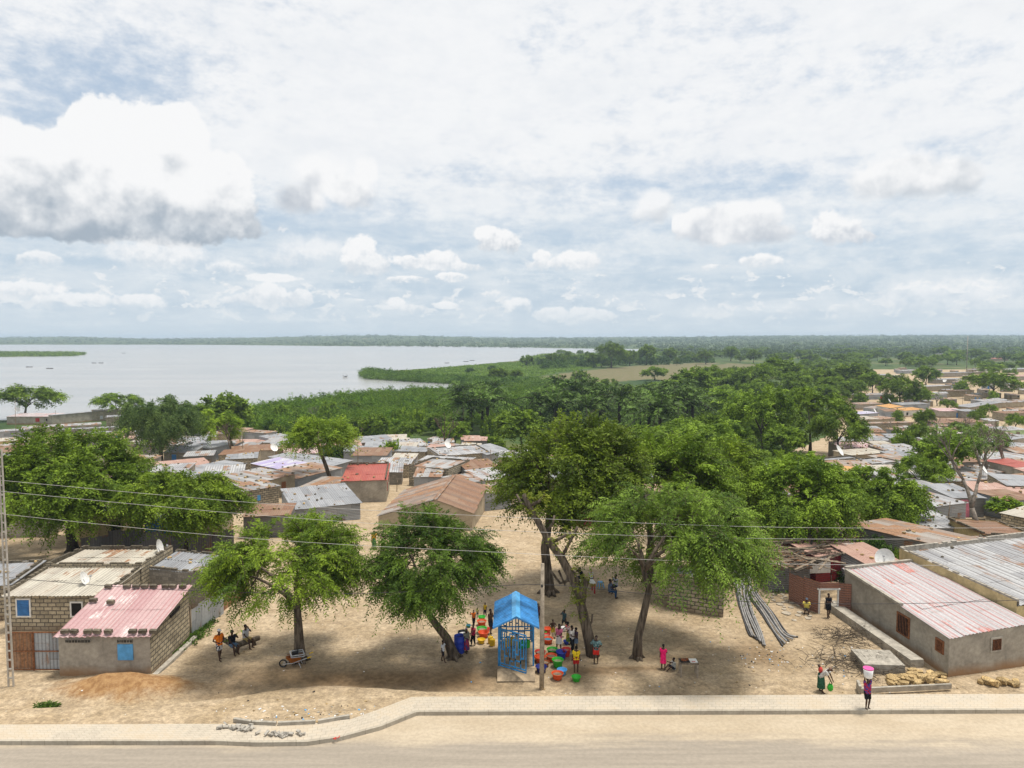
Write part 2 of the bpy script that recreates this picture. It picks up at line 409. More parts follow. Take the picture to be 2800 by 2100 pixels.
def KIDS(o): return [x for x in bpy.data.objects if x.parent is o]

# ------------------------------------------------------------------ materials
def mat(name, fn, rough=0.9, spec=0.15, bump=0.0, bump_dist=0.02, metallic=0.0, trans=0.0):
    """fn(nt, uv, pos, obj) -> colour NX (or colour, height NX)"""
    m = bpy.data.materials.new(name); m.use_nodes = True
    nt = m.node_tree; bs = nt.nodes['Principled BSDF']
    tc = nt.nodes.new('ShaderNodeTexCoord'); ge = nt.nodes.new('ShaderNodeNewGeometry')
    r = fn(nt, NX(nt, tc.outputs['UV']), NX(nt, ge.outputs['Position']), NX(nt, tc.outputs['Object']))
    c, h = r if isinstance(r, tuple) and isinstance(r[0], NX) else (r, None)
    if isinstance(c, NX): nt.links.new(c.s, bs.inputs['Base Color'])
    else: bs.inputs['Base Color'].default_value = (*c, 1)
    bs.inputs['Roughness'].default_value = rough
    bs.inputs['Specular IOR Level'].default_value = spec
    bs.inputs['Metallic'].default_value = metallic
    if h is not None and bump:
        b = nt.nodes.new('ShaderNodeBump'); b.inputs['Strength'].default_value = bump; b.inputs['Distance'].default_value = bump_dist
        nt.links.new(h.s, b.inputs['Height']); nt.links.new(b.outputs[0], bs.inputs['Normal'])
    if trans:
        tr = nt.nodes.new('ShaderNodeBsdfTranslucent'); mx = nt.nodes.new('ShaderNodeMixShader'); mx.inputs[0].default_value = trans
        if isinstance(c, NX): nt.links.new(c.s, tr.inputs[0])
        else: tr.inputs[0].default_value = (*c, 1)
        out = nt.nodes['Material Output']
        nt.links.new(bs.outputs[0], mx.inputs[1]); nt.links.new(tr.outputs[0], mx.inputs[2]); nt.links.new(mx.outputs[0], out.inputs[0])
    return m
def attr(nt, name):
    n = nt.nodes.new('ShaderNodeAttribute'); n.attribute_name = name; return NX(nt, n.outputs[0])
def orand(nt):
    n = nt.nodes.new('ShaderNodeObjectInfo'); return NX(nt, n.outputs['Random'])
def plain(name, c, var=0.25, scale=2.0, rough=0.8, spec=0.2, per_object=0.0):
    def fn(nt, uv, pos, obj):
        n = nz(nt, obj, scale, 4, 0.6)
        k = n.step(0.3, 0.7, 1 - var, 1 + var)
        if per_object: k = k * orand(nt).ma(2 * per_object, 1 - per_object)
        return mixc(nt, 1.0, c, comb(nt, k, k, k), 'MULTIPLY')
    return mat(name, fn, rough, spec)
def rgbn(nt, c):
    n = nt.nodes.new('ShaderNodeRGB'); n.outputs[0].default_value = (*c, 1); return NX(nt, n.outputs[0])
def scl(nt, c, k): return mixc(nt, 1.0, c, comb(nt, k, k, k), 'MULTIPLY')

def f_block(nt, uv, pos, obj, block=(0.56, 0.475, 0.335), mortar=(0.125, 0.11, 0.09), bw=0.50, bh=0.25, msize=0.034):
    b = nt.nodes.new('ShaderNodeTexBrick'); b.offset = 0.5
    wob = nz(nt, uv, 3.0, 2, 0.5, out=1)
    p = vmath(nt, 'ADD', uv, vmath(nt, 'MULTIPLY_ADD', wob, (0.06, 0.05, 0), (-0.03, -0.025, 0)))
    p = vmath(nt, 'ADD', p, comb(nt, orand(nt) * 3.3, 0, 0))
    nt.links.new(p.s, b.inputs['Vector'])
    b.inputs['Color1'].default_value = (1, 1, 1, 1); b.inputs['Color2'].default_value = (0.62, 0.62, 0.62, 1); b.inputs['Mortar'].default_value = (0.8, 0.8, 0.8, 1)
    b.inputs['Scale'].default_value = 1.0; b.inputs['Brick Width'].default_value = bw; b.inputs['Row Height'].default_value = bh
    b.inputs['Mortar Size'].default_value = msize; b.inputs['Mortar Smooth'].default_value = 0.25
    fac = NX(nt, b.outputs['Fac'])
    n1 = nz(nt, uv, 0.7, 4, 0.6); n2 = nz(nt, uv, 9.0, 3, 0.6)
    col = mixc(nt, 1.0, block, NX(nt, b.outputs['Color']), 'MULTIPLY')
    col = scl(nt, col, n2.step(0.2, 0.8, 0.75, 1.2) * n1.step(0.3, 0.7, 0.8, 1.1))
    col = mixc(nt, fac, col, mortar)
    vv = sep(nt, uv)[1]
    col = mixc(nt, n1.step(0.52, 0.70, 0.0, 0.40), col, (0.20, 0.18, 0.15))       # smeared render
    col = mixc(nt, (vv + n1 * 0.8).step(0.9, 0.35, 0.0, 0.6), col, (0.26, 0.17, 0.10))  # splashed earth at the foot
    return col, fac * -1.0 + n2 * 0.3
def f_render(nt, uv, pos, obj, base=(0.35, 0.315, 0.26), foot=(0.30, 0.17, 0.08)):
    n1 = nz(nt, uv, 0.6, 5, 0.6); n2 = nz(nt, uv, 5.0, 4, 0.65); n3 = nz(nt, vmath(nt, 'MULTIPLY', uv, (2.2, 0.35, 1)), 1.0, 4, 0.6)
    col = scl(nt, base, n1.step(0.25, 0.75, 0.72, 1.25) * n2.step(0.2, 0.8, 0.82, 1.15))
    col = mixc(nt, n3.step(0.55, 0.75, 0.0, 0.45), col, (0.12, 0.11, 0.10))
    vv = sep(nt, uv)[1]
    col = mixc(nt, (vv + n1 * 0.9).step(1.1, 0.40, 0.0, 0.9), col, foot)
    return col, n2
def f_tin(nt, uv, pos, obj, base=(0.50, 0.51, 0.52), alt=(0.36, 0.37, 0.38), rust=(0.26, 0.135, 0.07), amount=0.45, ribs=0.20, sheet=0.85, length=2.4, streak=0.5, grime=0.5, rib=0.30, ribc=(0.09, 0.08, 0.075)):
    u, v, _ = sep(nt, uv)
    off = orand(nt) * 17.0
    cu = (u / sheet + off)._m('FLOOR'); cv = (v / length + cu * 0.37)._m('FLOOR')
    wn = nt.nodes.new('ShaderNodeTexWhiteNoise'); wn.noise_dimensions = '3D'
    nt.links.new(comb(nt, cu, cv, off).s, wn.inputs[0]); r = NX(nt, wn.outputs[0]); r2 = sep(nt, NX(nt, wn.outputs[1]))[1]
    n1 = nz(nt, vmath(nt, 'ADD', uv, comb(nt, off, off, 0)), 0.55, 5, 0.62)
    n2 = nz(nt, vmath(nt, 'MULTIPLY', uv, (5.0, 0.45, 1)), 1.0, 4, 0.6)
    n3 = nz(nt, uv, 7.0, 3, 0.6)
    col = mixc(nt, r.step(0.2, 0.9), base, alt)
    col = scl(nt, col, n3.step(0.2, 0.8, 0.86, 1.12))
    rm = r2 * 0.5 + n1 * 0.65 + (n2 - 0.5) * streak
    col = mixc(nt, rm.step(1.12 - amount * 0.95, 1.22 - amount * 0.80), col, scl(nt, rust, n3.step(0.2, 0.8, 0.6, 1.5)))
    fu = (u / sheet + off)._m('FRACT'); seam = fu.step(0.0, 0.06, 1.0, 0.0)
    col = mixc(nt, seam * 0.55 * grime, col, (0.10, 0.08, 0.06))
    fv = (v / length + cu * 0.37)._m('FRACT')
    col = mixc(nt, fv.step(0.0, 0.05, 0.6, 0.0) * (r2.step(0.3, 0.6)) * grime, col, (0.16, 0.09, 0.05))
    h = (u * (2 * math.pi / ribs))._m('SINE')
    col = mixc(nt, h.step(0.35, 0.95, 0.0, 1.0) * n1.step(0.25, 0.6, rib, rib * 1.6), col, ribc)  # dark lines paint rib shadow into the colour; ribc also gives real red ribs
    return col, h * 0.5
def roof_mat(name, **k): return mat(name, lambda nt, uv, pos, obj: f_tin(nt, uv, pos, obj, **k), rough=0.55, spec=0.3, bump=0.55, bump_dist=0.03)
MT = {}
MT['block'] = mat('limestone_block', f_block, bump=0.6, bump_dist=0.02)
MT['block_pale'] = mat('pale_block', lambda *a: f_block(*a, block=(0.52, 0.45, 0.33), mortar=(0.085, 0.08, 0.072)), bump=0.6)
MT['block_grey'] = mat('grey_block', lambda *a: f_block(*a, block=(0.34, 0.31, 0.26), mortar=(0.20, 0.18, 0.16), msize=0.018), bump=0.5)
MT['render'] = mat('cement_render', f_render, bump=0.25)
MT['render_tan'] = mat('tan_render', lambda *a: f_render(*a, base=(0.37, 0.31, 0.22)), bump=0.25)
MT['render_green'] = mat('green_render', lambda *a: f_render(*a, base=(0.42, 0.56, 0.30), foot=(0.30, 0.30, 0.18)), bump=0.2)
MT['render_white'] = mat('white_render', lambda *a: f_render(*a, base=(0.60, 0.58, 0.52)), bump=0.2)
MT['render_yellow'] = mat('yellow_render', lambda *a: f_render(*a, base=(0.50, 0.40, 0.21)), bump=0.2)
def tinwall(name, **k):
    k.setdefault('rib', .42)
    return mat(name, lambda nt, uv, pos, obj: f_tin(nt, vmath(nt, 'MULTIPLY', comb(nt, sep(nt, uv)[1], sep(nt, uv)[0], 0), (1, 1, 1)), pos, obj, **k), rough=0.5, spec=0.3, bump=0.7, bump_dist=0.03)
MT['tin'] = tinwall('tin_wall', base=(0.40, 0.42, 0.44), alt=(0.26, 0.28, 0.30), amount=0.30, ribs=0.16)
MT['tin_dark'] = tinwall('dark_tin_wall', base=(0.16, 0.16, 0.16), alt=(0.22, 0.21, 0.20), amount=0.4, ribs=0.16)
MT['tin_rustwall'] = tinwall('rust_red_tin_wall', base=(0.34, 0.15, 0.095), alt=(0.27, 0.13, 0.09), amount=0.35, ribs=0.14)
MT['tin_redwall'] = tinwall('red_tin_wall', base=(0.32, 0.03, 0.04), alt=(0.26, 0.03, 0.05), amount=0.2, ribs=0.16)
RM = {
    'white': roof_mat('white_tin_roof', ribs=.33, rib=.42, base=(0.404, 0.404, 0.404), alt=(0.284, 0.284, 0.292), amount=0.42, grime=.8),
    'cream': roof_mat('cream_tin_roof', grime=1.0, base=(0.482, 0.447, 0.370), alt=(0.430, 0.387, 0.318), amount=0.42, streak=1.3),
    'zinc': roof_mat('zinc_tin_roof', base=(0.310, 0.318, 0.331), alt=(0.224, 0.232, 0.245), amount=0.36, grime=.8),
    'mixed': roof_mat('mixed_tin_roof', base=(0.370, 0.361, 0.353), alt=(0.241, 0.237, 0.232), amount=0.60, grime=.8),
    'rusty': roof_mat('rusty_tin_roof', base=(0.344, 0.310, 0.275), alt=(0.241, 0.172, 0.129), amount=0.70, rust=(0.29, 0.155, 0.08)),
    'rust': roof_mat('rusted_brown_tin_roof', base=(0.258, 0.159, 0.095), alt=(0.206, 0.116, 0.065), amount=0.75, rust=(0.20, 0.10, 0.05)),
    'pink': roof_mat('faded_pink_tin_roof', rib=.35, ribc=(.33, .13, .13), base=(0.47, 0.33, 0.32), alt=(0.42, 0.26, 0.26), rust=(0.54, 0.46, 0.44), amount=0.45, streak=1.2, ribs=0.26),
    'red': roof_mat('red_tin_roof', ribc=(.2, .03, .02), base=(0.38, 0.10, 0.07), alt=(0.33, 0.075, 0.055), rust=(0.35, 0.10, 0.07), amount=0.35),
    'redwhite': roof_mat('white_and_red_tin_roof', base=(0.447, 0.430, 0.430), alt=(0.404, 0.378, 0.378), rust=(0.45, 0.20, 0.17), amount=0.36, streak=1.3, rib=.32, ribc=(.40, .10, .08), ribs=0.42, sheet=0.9, length=6.0),
    'orange': roof_mat('orange_tin_roof', ribc=(.3, .13, .03), base=(0.516, 0.284, 0.095), alt=(0.464, 0.232, 0.069), rust=(0.40, 0.17, 0.05), amount=0.28),
    'lilac': roof_mat('lilac_sheet_roof', base=(0.50, 0.49, 0.54), alt=(0.38, 0.33, 0.52), amount=0.18),
    'salmon': roof_mat('salmon_tin_roof', base=(0.447, 0.284, 0.224), alt=(0.396, 0.232, 0.181), rust=(0.50, 0.46, 0.42), amount=0.35),
}
MT['stone'] = plain('ochre_stone', (0.38, 0.27, 0.13), 0.5, 6.0, per_object=0.35)
MT['darkstone'] = plain('dark_block', (0.13, 0.11, 0.08), 0.35, 5.0, per_object=0.3)
MT['cement'] = plain('cement', (0.34, 0.31, 0.26), 0.25, 3.0)
MT['wood'] = plain('weathered_wood', (0.20, 0.155, 0.11), 0.4, 6.0)
MT['wood_pale'] = plain('pale_pole_wood', (0.30, 0.25, 0.19), 0.3, 5.0)
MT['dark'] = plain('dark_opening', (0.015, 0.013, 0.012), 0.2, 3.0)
MT['blue_paint'] = plain('blue_paint', (0.035, 0.17, 0.42), 0.22, 2.5, 0.5, 0.4)
MT['blue_light'] = plain('light_blue_paint', (0.09, 0.33, 0.62), 0.18, 3.0, 0.5, 0.4)
MT['green_paint'] = plain('green_paint', (0.02, 0.16, 0.10), 0.2, 2.5, 0.5, 0.4)
MT['rust_iron'] = plain('rust_iron', (0.22, 0.09, 0.04), 0.4, 8.0)
MT['iron'] = plain('black_iron', (0.02, 0.02, 0.022), 0.2, 5.0, 0.5, 0.4)
MT['white_paint'] = plain('white_paint', (0.72, 0.71, 0.68), 0.12, 4.0, 0.5, 0.4)
MT['grey_metal'] = plain('grey_metal', (0.42, 0.43, 0.44), 0.2, 3.0, 0.4, 0.5)
MT['red_paint'] = plain('red_paint', (0.38, 0.03, 0.03), 0.2, 3.0, 0.5, 0.4)
MT['pink_paint'] = plain('pink_paint', (0.50, 0.16, 0.22), 0.2, 3.0, 0.6, 0.3)
# ------------------------------------------------------------------ ground, water, road, pavement
ys = [19.0]
while ys[-1] < 29: ys.append(ys[-1] + 0.5)
while ys[-1] < 64: ys.append(ys[-1] + 0.20)
while ys[-1] < 7000: ys.append(ys[-1] * 1.017)
ys = np.array(ys); us = np.linspace(-1.35, 1.35, 330)
Yg, Ug = np.meshgrid(ys, us, indexing='ij'); Xg = Ug * (Yg + 12)
Zg = tz(Xg, Yg)
inlake = (poly_in(LAKE, Xg, Yg) & ~poly_in(ISLAND, Xg, Yg))
Zg = np.where(inlake, -12.5, Zg)
def wav(x, y): return (np.sin(x * 1.7 + 1.3 * np.sin(y * 1.1)) * np.sin(y * 2.1 + 1.1 * np.sin(x * 0.9)) + 0.6 * np.sin(x * 4.3 + y * 2.7) * np.sin(y * 5.1 - x * 3.3))
near = (Yg < 70) & (Yg > 36)
Zg = Zg + np.where(near, 0.022 * wav(Xg, Yg), 0)
Zg = Zg + np.where(Yg > 1200, 1.5 * np.sin(Xg / 170.0 + Yg / 400.) * np.clip((Yg - 1200) / 2000, 0, 1), 0)
V = np.stack([Xg, Yg, Zg], -1).reshape(-1, 3)
nr, nc = Yg.shape
idx = np.arange(nr * nc).reshape(nr, nc)
F = np.stack([idx[:-1, :-1], idx[:-1, 1:], idx[1:, 1:], idx[1:, :-1]], -1).reshape(-1, 4)
me = bpy.data.meshes.new("ground")
me.vertices.add(len(V)); me.vertices.foreach_set('co', V.astype(np.float32).ravel())
me.loops.add(F.size); me.loops.foreach_set('vertex_index', F.astype(np.int32).ravel())
me.polygons.add(len(F)); me.polygons.foreach_set('loop_start', (np.arange(len(F)) * 4).astype(np.int32)); me.polygons.foreach_set('loop_total', np.full(len(F), 4, np.int32))
# land cover: red = bare sand, green = tilled field, blue = dark moist soil
ZB = -10.0
FIELD = wpoly([(1440, 1038), (1560, 1018), (1700, 1003), (1850, 994), (1960, 992), (1950, 1010), (1800, 1035), (1600, 1050), (1480, 1052)], ZB)
FIELD2 = wpoly([(1780, 1040), (1900, 1003), (2000, 993), (2110, 997), (2060, 1022), (1900, 1048)], ZB)
TOWN = [(-400, 20), (400, 20), (420, 150), (420, 300), (470, 640), (310, 640), (150, 330), (98, 215), (58, 150), (0, 150), (-50, 190), (-85, 215), (-400, 215)]
cov = np.zeros((nr, nc, 4), np.float32); cov[..., 3] = 1
cov[..., 0] = poly_in(TOWN, Xg, Yg) | (Yg < 62)
cov[..., 1] = poly_in(FIELD, Xg, Yg) * 1.0 + poly_in(FIELD2, Xg, Yg) * 0.55
for px, py, rx, ry, k in ((1000, 1856, 7.5, 1.3, 1.0), (1240, 1858, 3.0, 1.6, .95), (800, 1850, 5.0, 1.8, .75), (620, 1878, 3.0, .8, .6), (700, 1900, 5.0, .5, .6), (1600, 1835, 3.0, .8, .8), (1560, 1860, 2.0, .7, .5), (1700, 1828, 3.0, .35, .9), (1540, 1810, 2.0, 1.5, .35),
                          (1850, 1800, 2.5, .5, .6), (1980, 1778, 3., .4, .4), (2090, 1790, 1.8, 2.2, .75), (2230, 1690, 2.5, 2.5, .35), (1780, 1690, 2.5, .8, .2)):
    p = PX(px, py, 0)
    cov[..., 2] = np.maximum(cov[..., 2], k * np.exp(-(((Xg - p.x) / rx) ** 2 + ((Yg - p.y) / ry) ** 2)))
ca = me.color_attributes.new('cover', 'FLOAT_COLOR', 'POINT'); ca.data.foreach_set('color', cov.reshape(-1))
orange = PX(330, 1880, 0)
def f_ground(nt, uv, pos, obj):
    c = NX(nt, nt.nodes.new('ShaderNodeAttribute').outputs[0]); c.s.node.attribute_name = 'cover'
    r, g, b = sep(nt, c)
    n0 = nz(nt, pos, 0.09, 5, 0.6); n1 = nz(nt, pos, 0.55, 5, 0.62); n2 = nz(nt, pos, 3.2, 5, 0.68); n3 = nz(nt, pos, 14.0, 3, 0.6)
    stretch = nz(nt, vmath(nt, 'MULTIPLY', pos, (0.5, 2.2, 1)), 0.8, 5, 0.65)
    sand = mixc(nt, n1.step(0.3, 0.7), (0.365, 0.275, 0.170), (0.475, 0.372, 0.250))
    sand = mixc(nt, stretch.step(0.48, 0.72, 0.0, 0.6), sand, (0.25, 0.185, 0.115))
    n4 = nz(nt, vmath(nt, 'MULTIPLY', pos, (1, 1.5, 1)), 6.5, 4, 0.7)
    sand = scl(nt, sand, n2.step(0.25, 0.75, 0.66, 1.22) * n4.step(0.25, 0.75, 0.74, 1.18) * n3.step(0.2, 0.8, 0.84, 1.14))
    # pebbles and litter
    vo = nt.nodes.new('ShaderNodeTexVoronoi'); vo.inputs['Scale'].default_value = 2.6; nt.links.new(pos.s, vo.inputs['Vector'])
    vd = NX(nt, vo.outputs['Distance']); vr = sep(nt, NX(nt, vo.outputs['Color']))
    sand = mixc(nt, vd.step(0.05, 0.12, 1.0, 0.0) * vr[0]._m('GREATER_THAN', 0.62), sand, mixc(nt, vr[1], (0.12, 0.09, 0.06), (0.72, 0.66, 0.55)))
    soil = mixc(nt, n2.step(0.3, 0.7), (0.135, 0.088, 0.047), (0.25, 0.168, 0.092))
    sand = mixc(nt, (b * 1.25 + (n1 - 0.5) * 0.7 + (n2 - 0.5) * 0.5 - 0.12).clamp(), sand, soil)
    l = vmath(nt, 'LENGTH', vmath(nt, 'MULTIPLY_ADD', pos, (1 / 4.4, 1 / 1.5, 0), (-orange.x / 4.4, -orange.y / 1.5, 0)), out=1)
    sand = mixc(nt, (l + (n1 - 0.5) * 1.2 + (n2 - .5) * .5).step(1.05, 0.45, 0.0, 0.85), sand, mixc(nt, n2.step(0.35, 0.65), (0.24, 0.115, 0.04), (0.37, 0.21, 0.085)))
    far = mixc(nt, n0.step(0.35, 0.65), (0.035, 0.070, 0.016), (0.080, 0.110, 0.030))
    far2 = nz(nt, vmath(nt, 'MULTIPLY', pos, (1, 0.5, 1)), 0.022, 6, 0.68)
    far = mixc(nt, far2.step(0.52, 0.66), far, (0.14, 0.13, 0.055))
    far = mixc(nt, far2.step(0.46, 0.36), far, (0.03, 0.06, 0.018))
    field = mixc(nt, n1.step(0.35, 0.65), (0.19, 0.145, 0.09), (0.125, 0.115, 0.05))
    rows = (sep(nt, pos)[0] * 0.9 + sep(nt, pos)[1] * 0.25)._m('SINE')
    field = mixc(nt, (rows * 0.5 + n1).step(0.6, 0.9, 0, 0.7), field, (0.085, 0.115, 0.035))
    g2 = (g + (n0 - .5) * .35).step(0.30, 0.6)
    col = mixc(nt, g2, far, field)
    r2 = (r + (n1 - .5) * .3).step(0.35, 0.65)
    col = mixc(nt, r2, col, sand)
    return col, n2 * 0.6 + n3 * 0.4
MT['ground'] = mat('ground_earth', f_ground, bump=0.9, bump_dist=0.06)
me.materials.append(MT['ground']); me.polygons.foreach_set('use_smooth', [True] * len(me.polygons))
me.update(); me.validate()
tag(link('ground', me), kind='structure')

def f_water(nt, uv, pos, obj):
    n = nz(nt, vmath(nt, 'MULTIPLY', pos, (0.006, 0.02, 1)), 1.0, 4, 0.6)
    w = nz(nt, vmath(nt, 'MULTIPLY', pos, (0.5, 1.0, 1)), 1.0, 4, 0.6)
    return mixc(nt, n.step(0.35, 0.65), (0.25, 0.26, 0.265), (0.30, 0.30, 0.295)), w
MT['water'] = mat('lake_water', f_water, rough=0.22, spec=0.5, bump=0.35, bump_dist=0.25)
wm = MB(); wm.quadm((-6000, 190, WATER_Z), (3500, 190, WATER_Z), (3500, 4200, WATER_Z), (-6000, 4200, WATER_Z))
tag(wm.build('water', MT['water']), kind='structure')

# pavement with its kerb; the line bends round a lay-by on the left
BACK = [(-700, 1984), (0, 1981), (540, 1979), (700, 1980), (840, 1979), (960, 1966), (1040, 1938), (1125, 1905), (1400, 1904), (2100, 1900), (3600, 1894)]
FRONT = [(-700, 2030), (0, 2027), (600, 2027), (700, 2031), (840, 2029), (930, 2016), (1040, 1987), (1140, 1947), (1400, 1946), (2100, 1944), (3600, 1938)]
def along(P, n=160):
    Q = [PX(px, py, ZP) for px, py in P]
    L = [0]
    for a, b in zip(Q, Q[1:]): L.append(L[-1] + (b - a).length)
    t = np.linspace(0, 1, n)
    # same stations on both lines: interpolate by vertex index
    k = np.interp(t, np.linspace(0, 1, n), np.linspace(0, len(Q) - 1, n))
    return [Q[min(int(i), len(Q) - 2)].lerp(Q[min(int(i), len(Q) - 2) + 1], i - min(int(i), len(Q) - 2)) for i in k]
bk, fr = along(BACK), along(FRONT)
def f_pave(nt, uv, pos, obj):
    b = nt.nodes.new('ShaderNodeTexBrick'); nt.links.new(uv.s, b.inputs['Vector']); b.offset = 0.5
    b.inputs['Color1'].default_value = (0.52, 0.46, 0.37, 1); b.inputs['Color2'].default_value = (0.49, 0.43, 0.345, 1); b.inputs['Mortar'].default_value = (0.37, 0.32, 0.25, 1)
    b.inputs['Scale'].default_value = 1.0; b.inputs['Brick Width'].default_value = 0.34; b.inputs['Row Height'].default_value = 0.24; b.inputs['Mortar Size'].default_value = 0.012; b.inputs['Mortar Smooth'].default_value = 0.4
    n1 = nz(nt, pos, 0.5, 5, 0.6); n2 = nz(nt, pos, 4, 4, 0.6)
    col = scl(nt, NX(nt, b.outputs[0]), n1.step(0.3, 0.7, 0.88, 1.1) * n2.step(0.2, 0.8, 0.9, 1.06))
    col = mixc(nt, (n1 * 0.7 + n2 * 0.3).step(0.42, 0.68, 0.0, 0.75), col, (0.42, 0.34, 0.24))
    return col, NX(nt, b.outputs['Fac']) * -1.0
MT['pave'] = mat('paving_blocks', f_pave, bump=0.5, bump_dist=0.01)
MT['kerb'] = mat('kerb_concrete', lambda nt, uv, pos, obj: (mixc(nt, (sep(nt, uv)[0] * (2 * math.pi / 1.0))._m('COSINE').step(0.990, 0.9995, 0.0, 0.45), scl(nt, mixc(nt, nz(nt, pos, 0.8, 5, 0.6).step(0.3, 0.7), (0.33, 0.29, 0.23), (0.43, 0.385, 0.31)), nz(nt, pos, 7, 3, 0.6).step(0.2, 0.8, 0.85, 1.1)), (0.16, 0.14, 0.11))))
pm, km = MB(), MB(); su = 0.0
for i in range(len(bk) - 1):
    a, b, c, d = fr[i], fr[i + 1], bk[i + 1], bk[i]
    ea, eb = (d - a).normalized(), (c - b).normalized()
    L = (b - a).length; ka, kb = a + ea * 0.17, b + eb * 0.17
    pm.face((ka, kb, c, d), [(su, 0), (su + L, 0), (su + L, (c - kb).length), (su, (d - ka).length)])
    up = Vector((0, 0, 0.012)); dn = Vector((0, 0, ZR - 0.1 - ZP)); lip = -ea * 0.02; lip2 = -eb * 0.02
    km.face((a + up, b + up, kb + up, ka + up), [(su, 0), (su + L, 0), (su + L, .17), (su, .17)])
    km.face((a + lip + dn, b + lip2 + dn, b + up, a + up), [(su, .3), (su + L, .3), (su + L, .6), (su, .6)])
    km.face((ka + up, kb + up, kb, ka), [(su, 0), (su + L, 0), (su + L, .01), (su, .01)])
    bd = Vector((0, 0, -0.3))
    pm.face((d, c, c + bd, d + bd), [(su, 0), (su + L, 0), (su + L, .3), (su, .3)])
    su += L
tag(pm.build('pavement', MT['pave']), kind='structure')
tag(km.build('kerb', MT['kerb']), kind='structure')
def f_road(nt, uv, pos, obj):
    x, y, _ = sep(nt, pos)
    n1 = nz(nt, vmath(nt, 'MULTIPLY', pos, (0.25, 0.8, 1)), 1.0, 6, 0.62); n2 = nz(nt, pos, 6.0, 4, 0.65); n3 = nz(nt, vmath(nt, 'MULTIPLY', pos, (0.18, 3.0, 1)), 1.0, 4, 0.6)
    asp = scl(nt, mixc(nt, n3.step(0.3, 0.7), (0.27, 0.235, 0.19), (0.33, 0.285, 0.23)), n2.step(0.2, 0.8, 0.9, 1.08))
    dust = scl(nt, mixc(nt, n1.step(0.3, 0.7), (0.40, 0.325, 0.23), (0.46, 0.385, 0.285)), n2.step(0.2, 0.8, 0.86, 1.1))
    edge = x.step(-13.0, -3.0, 29.9, 30.3)
    m = (y - edge + (n1 - 0.5) * 3.4 + (n3 - 0.5) * 1.2).step(-0.8, 0.7)
    return mixc(nt, m, asp, dust), n2
MT['road'] = mat('dusty_asphalt', f_road, bump=0.3, bump_dist=0.01)
rm_ = MB()
for i in range(len(fr) - 1):
    a, b = fr[i], fr[i + 1]
    rm_.face((Vector((a.x, 12, ZR)), Vector((b.x, 12, ZR)), Vector((b.x, b.y + 0.02, ZR)), Vector((a.x, a.y + 0.02, ZR))))
tag(rm_.build('road', MT['road']), kind='structure')
# ------------------------------------------------------------------ houses
STONES = []            # (point, size, house label)
FOOT = []              # footprints of everything built, for spacing
HOUSES = []
def sheet_roof(c, zs, over, mats, sheet=0.9, corr=False, r=None, th=0.03):
    """corrugated sheets over the quad c (front-left, front-right, back-right, back-left), corner heights zs"""
    r = r or random.Random(1)
    m = MB(); fl, fr, br, bl = [Vector((p.x, p.y, z)) for p, z in zip(c, zs)]
    du = ((fr - fl).normalized() * over[0]); dv = ((bl - fl).normalized() * over[1]); dv2 = ((br - fr).normalized() * over[1])
    fl, fr, br, bl = fl - du - dv, fr + du - dv2, br + du + dv2 * .6, bl - du + dv * .6
    W = (fr - fl).length; L = (bl - fl).length
    n = max(2, int(round(W / sheet))); k = 1 if L < 3.4 else (2 if L < 7 else 3)
    P = lambda s_, t_: fl.lerp(fr, s_).lerp(bl.lerp(br, s_), t_)
    per = 0.26
    for i in range(n):
        jl, jh = r.uniform(-.10, .06) / max(L, 1), r.uniform(-.03, .05) / max(L, 1)
        for j in range(k):
            s0, s1 = i / n, (i + 1) / n; t0, t1 = j / k, (j + 1) / k
            if j == 0: t0 += jl * .6
            if j == k - 1: t1 += jh
            t1b = min(t1 + 0.02, 1.02)
            dz = [r.uniform(-.012, .03) + 0.018 * (j % 2) for _ in range(4)]
            a, b, cc, d = P(s0, t0), P(s1 + .01, t0), P(s1 + .01, t1b), P(s0, t1b)
            a.z += dz[0]; b.z += dz[1]; cc.z += dz[2] + .004; d.z += dz[3] + .004
            u0, u1, v0, v1 = s0 * W, s1 * W, t0 * L, t1b * L
            if corr:
                q = max(4, int(round((b - a).length / per)) * 4); amp = 0.032
                for e in range(q):
                    e0, e1 = e / q, (e + 1) / q
                    h0, h1 = [amp * (0, 1, 1, 0)[int(x) % 4] for x in (e, e + 1)]
                    A, B, C, D_ = a.lerp(b, e0), a.lerp(b, e1), d.lerp(cc, e1), d.lerp(cc, e0)
                    A.z += h0; D_.z += h0; B.z += h1; C.z += h1
                    ue, uf = u0 + (u1 - u0) * e0, u0 + (u1 - u0) * e1
                    m.face((A, B, C, D_), [(ue, v0), (uf, v0), (uf, v1), (ue, v1)])
                    if j == 0:
                        A2, B2 = A.copy(), B.copy(); A2.z -= .02; B2.z -= .02
                        m.face((A2, B2, B, A), [(ue, v0), (uf, v0), (uf, v0), (ue, v0)])
            else:
                m.face((a, b, cc, d), [(u0, v0), (u1, v0), (u1, v1), (u0, v1)])
                for A, B in ((a, b), (b, cc), (cc, d), (d, a)):
                    A2, B2 = A.copy(), B.copy(); A2.z -= th; B2.z -= th
                    m.face((A2, B2, B, A), [(u0, v0), (u1, v0), (u1, v0), (u0, v0)])
    return m, P
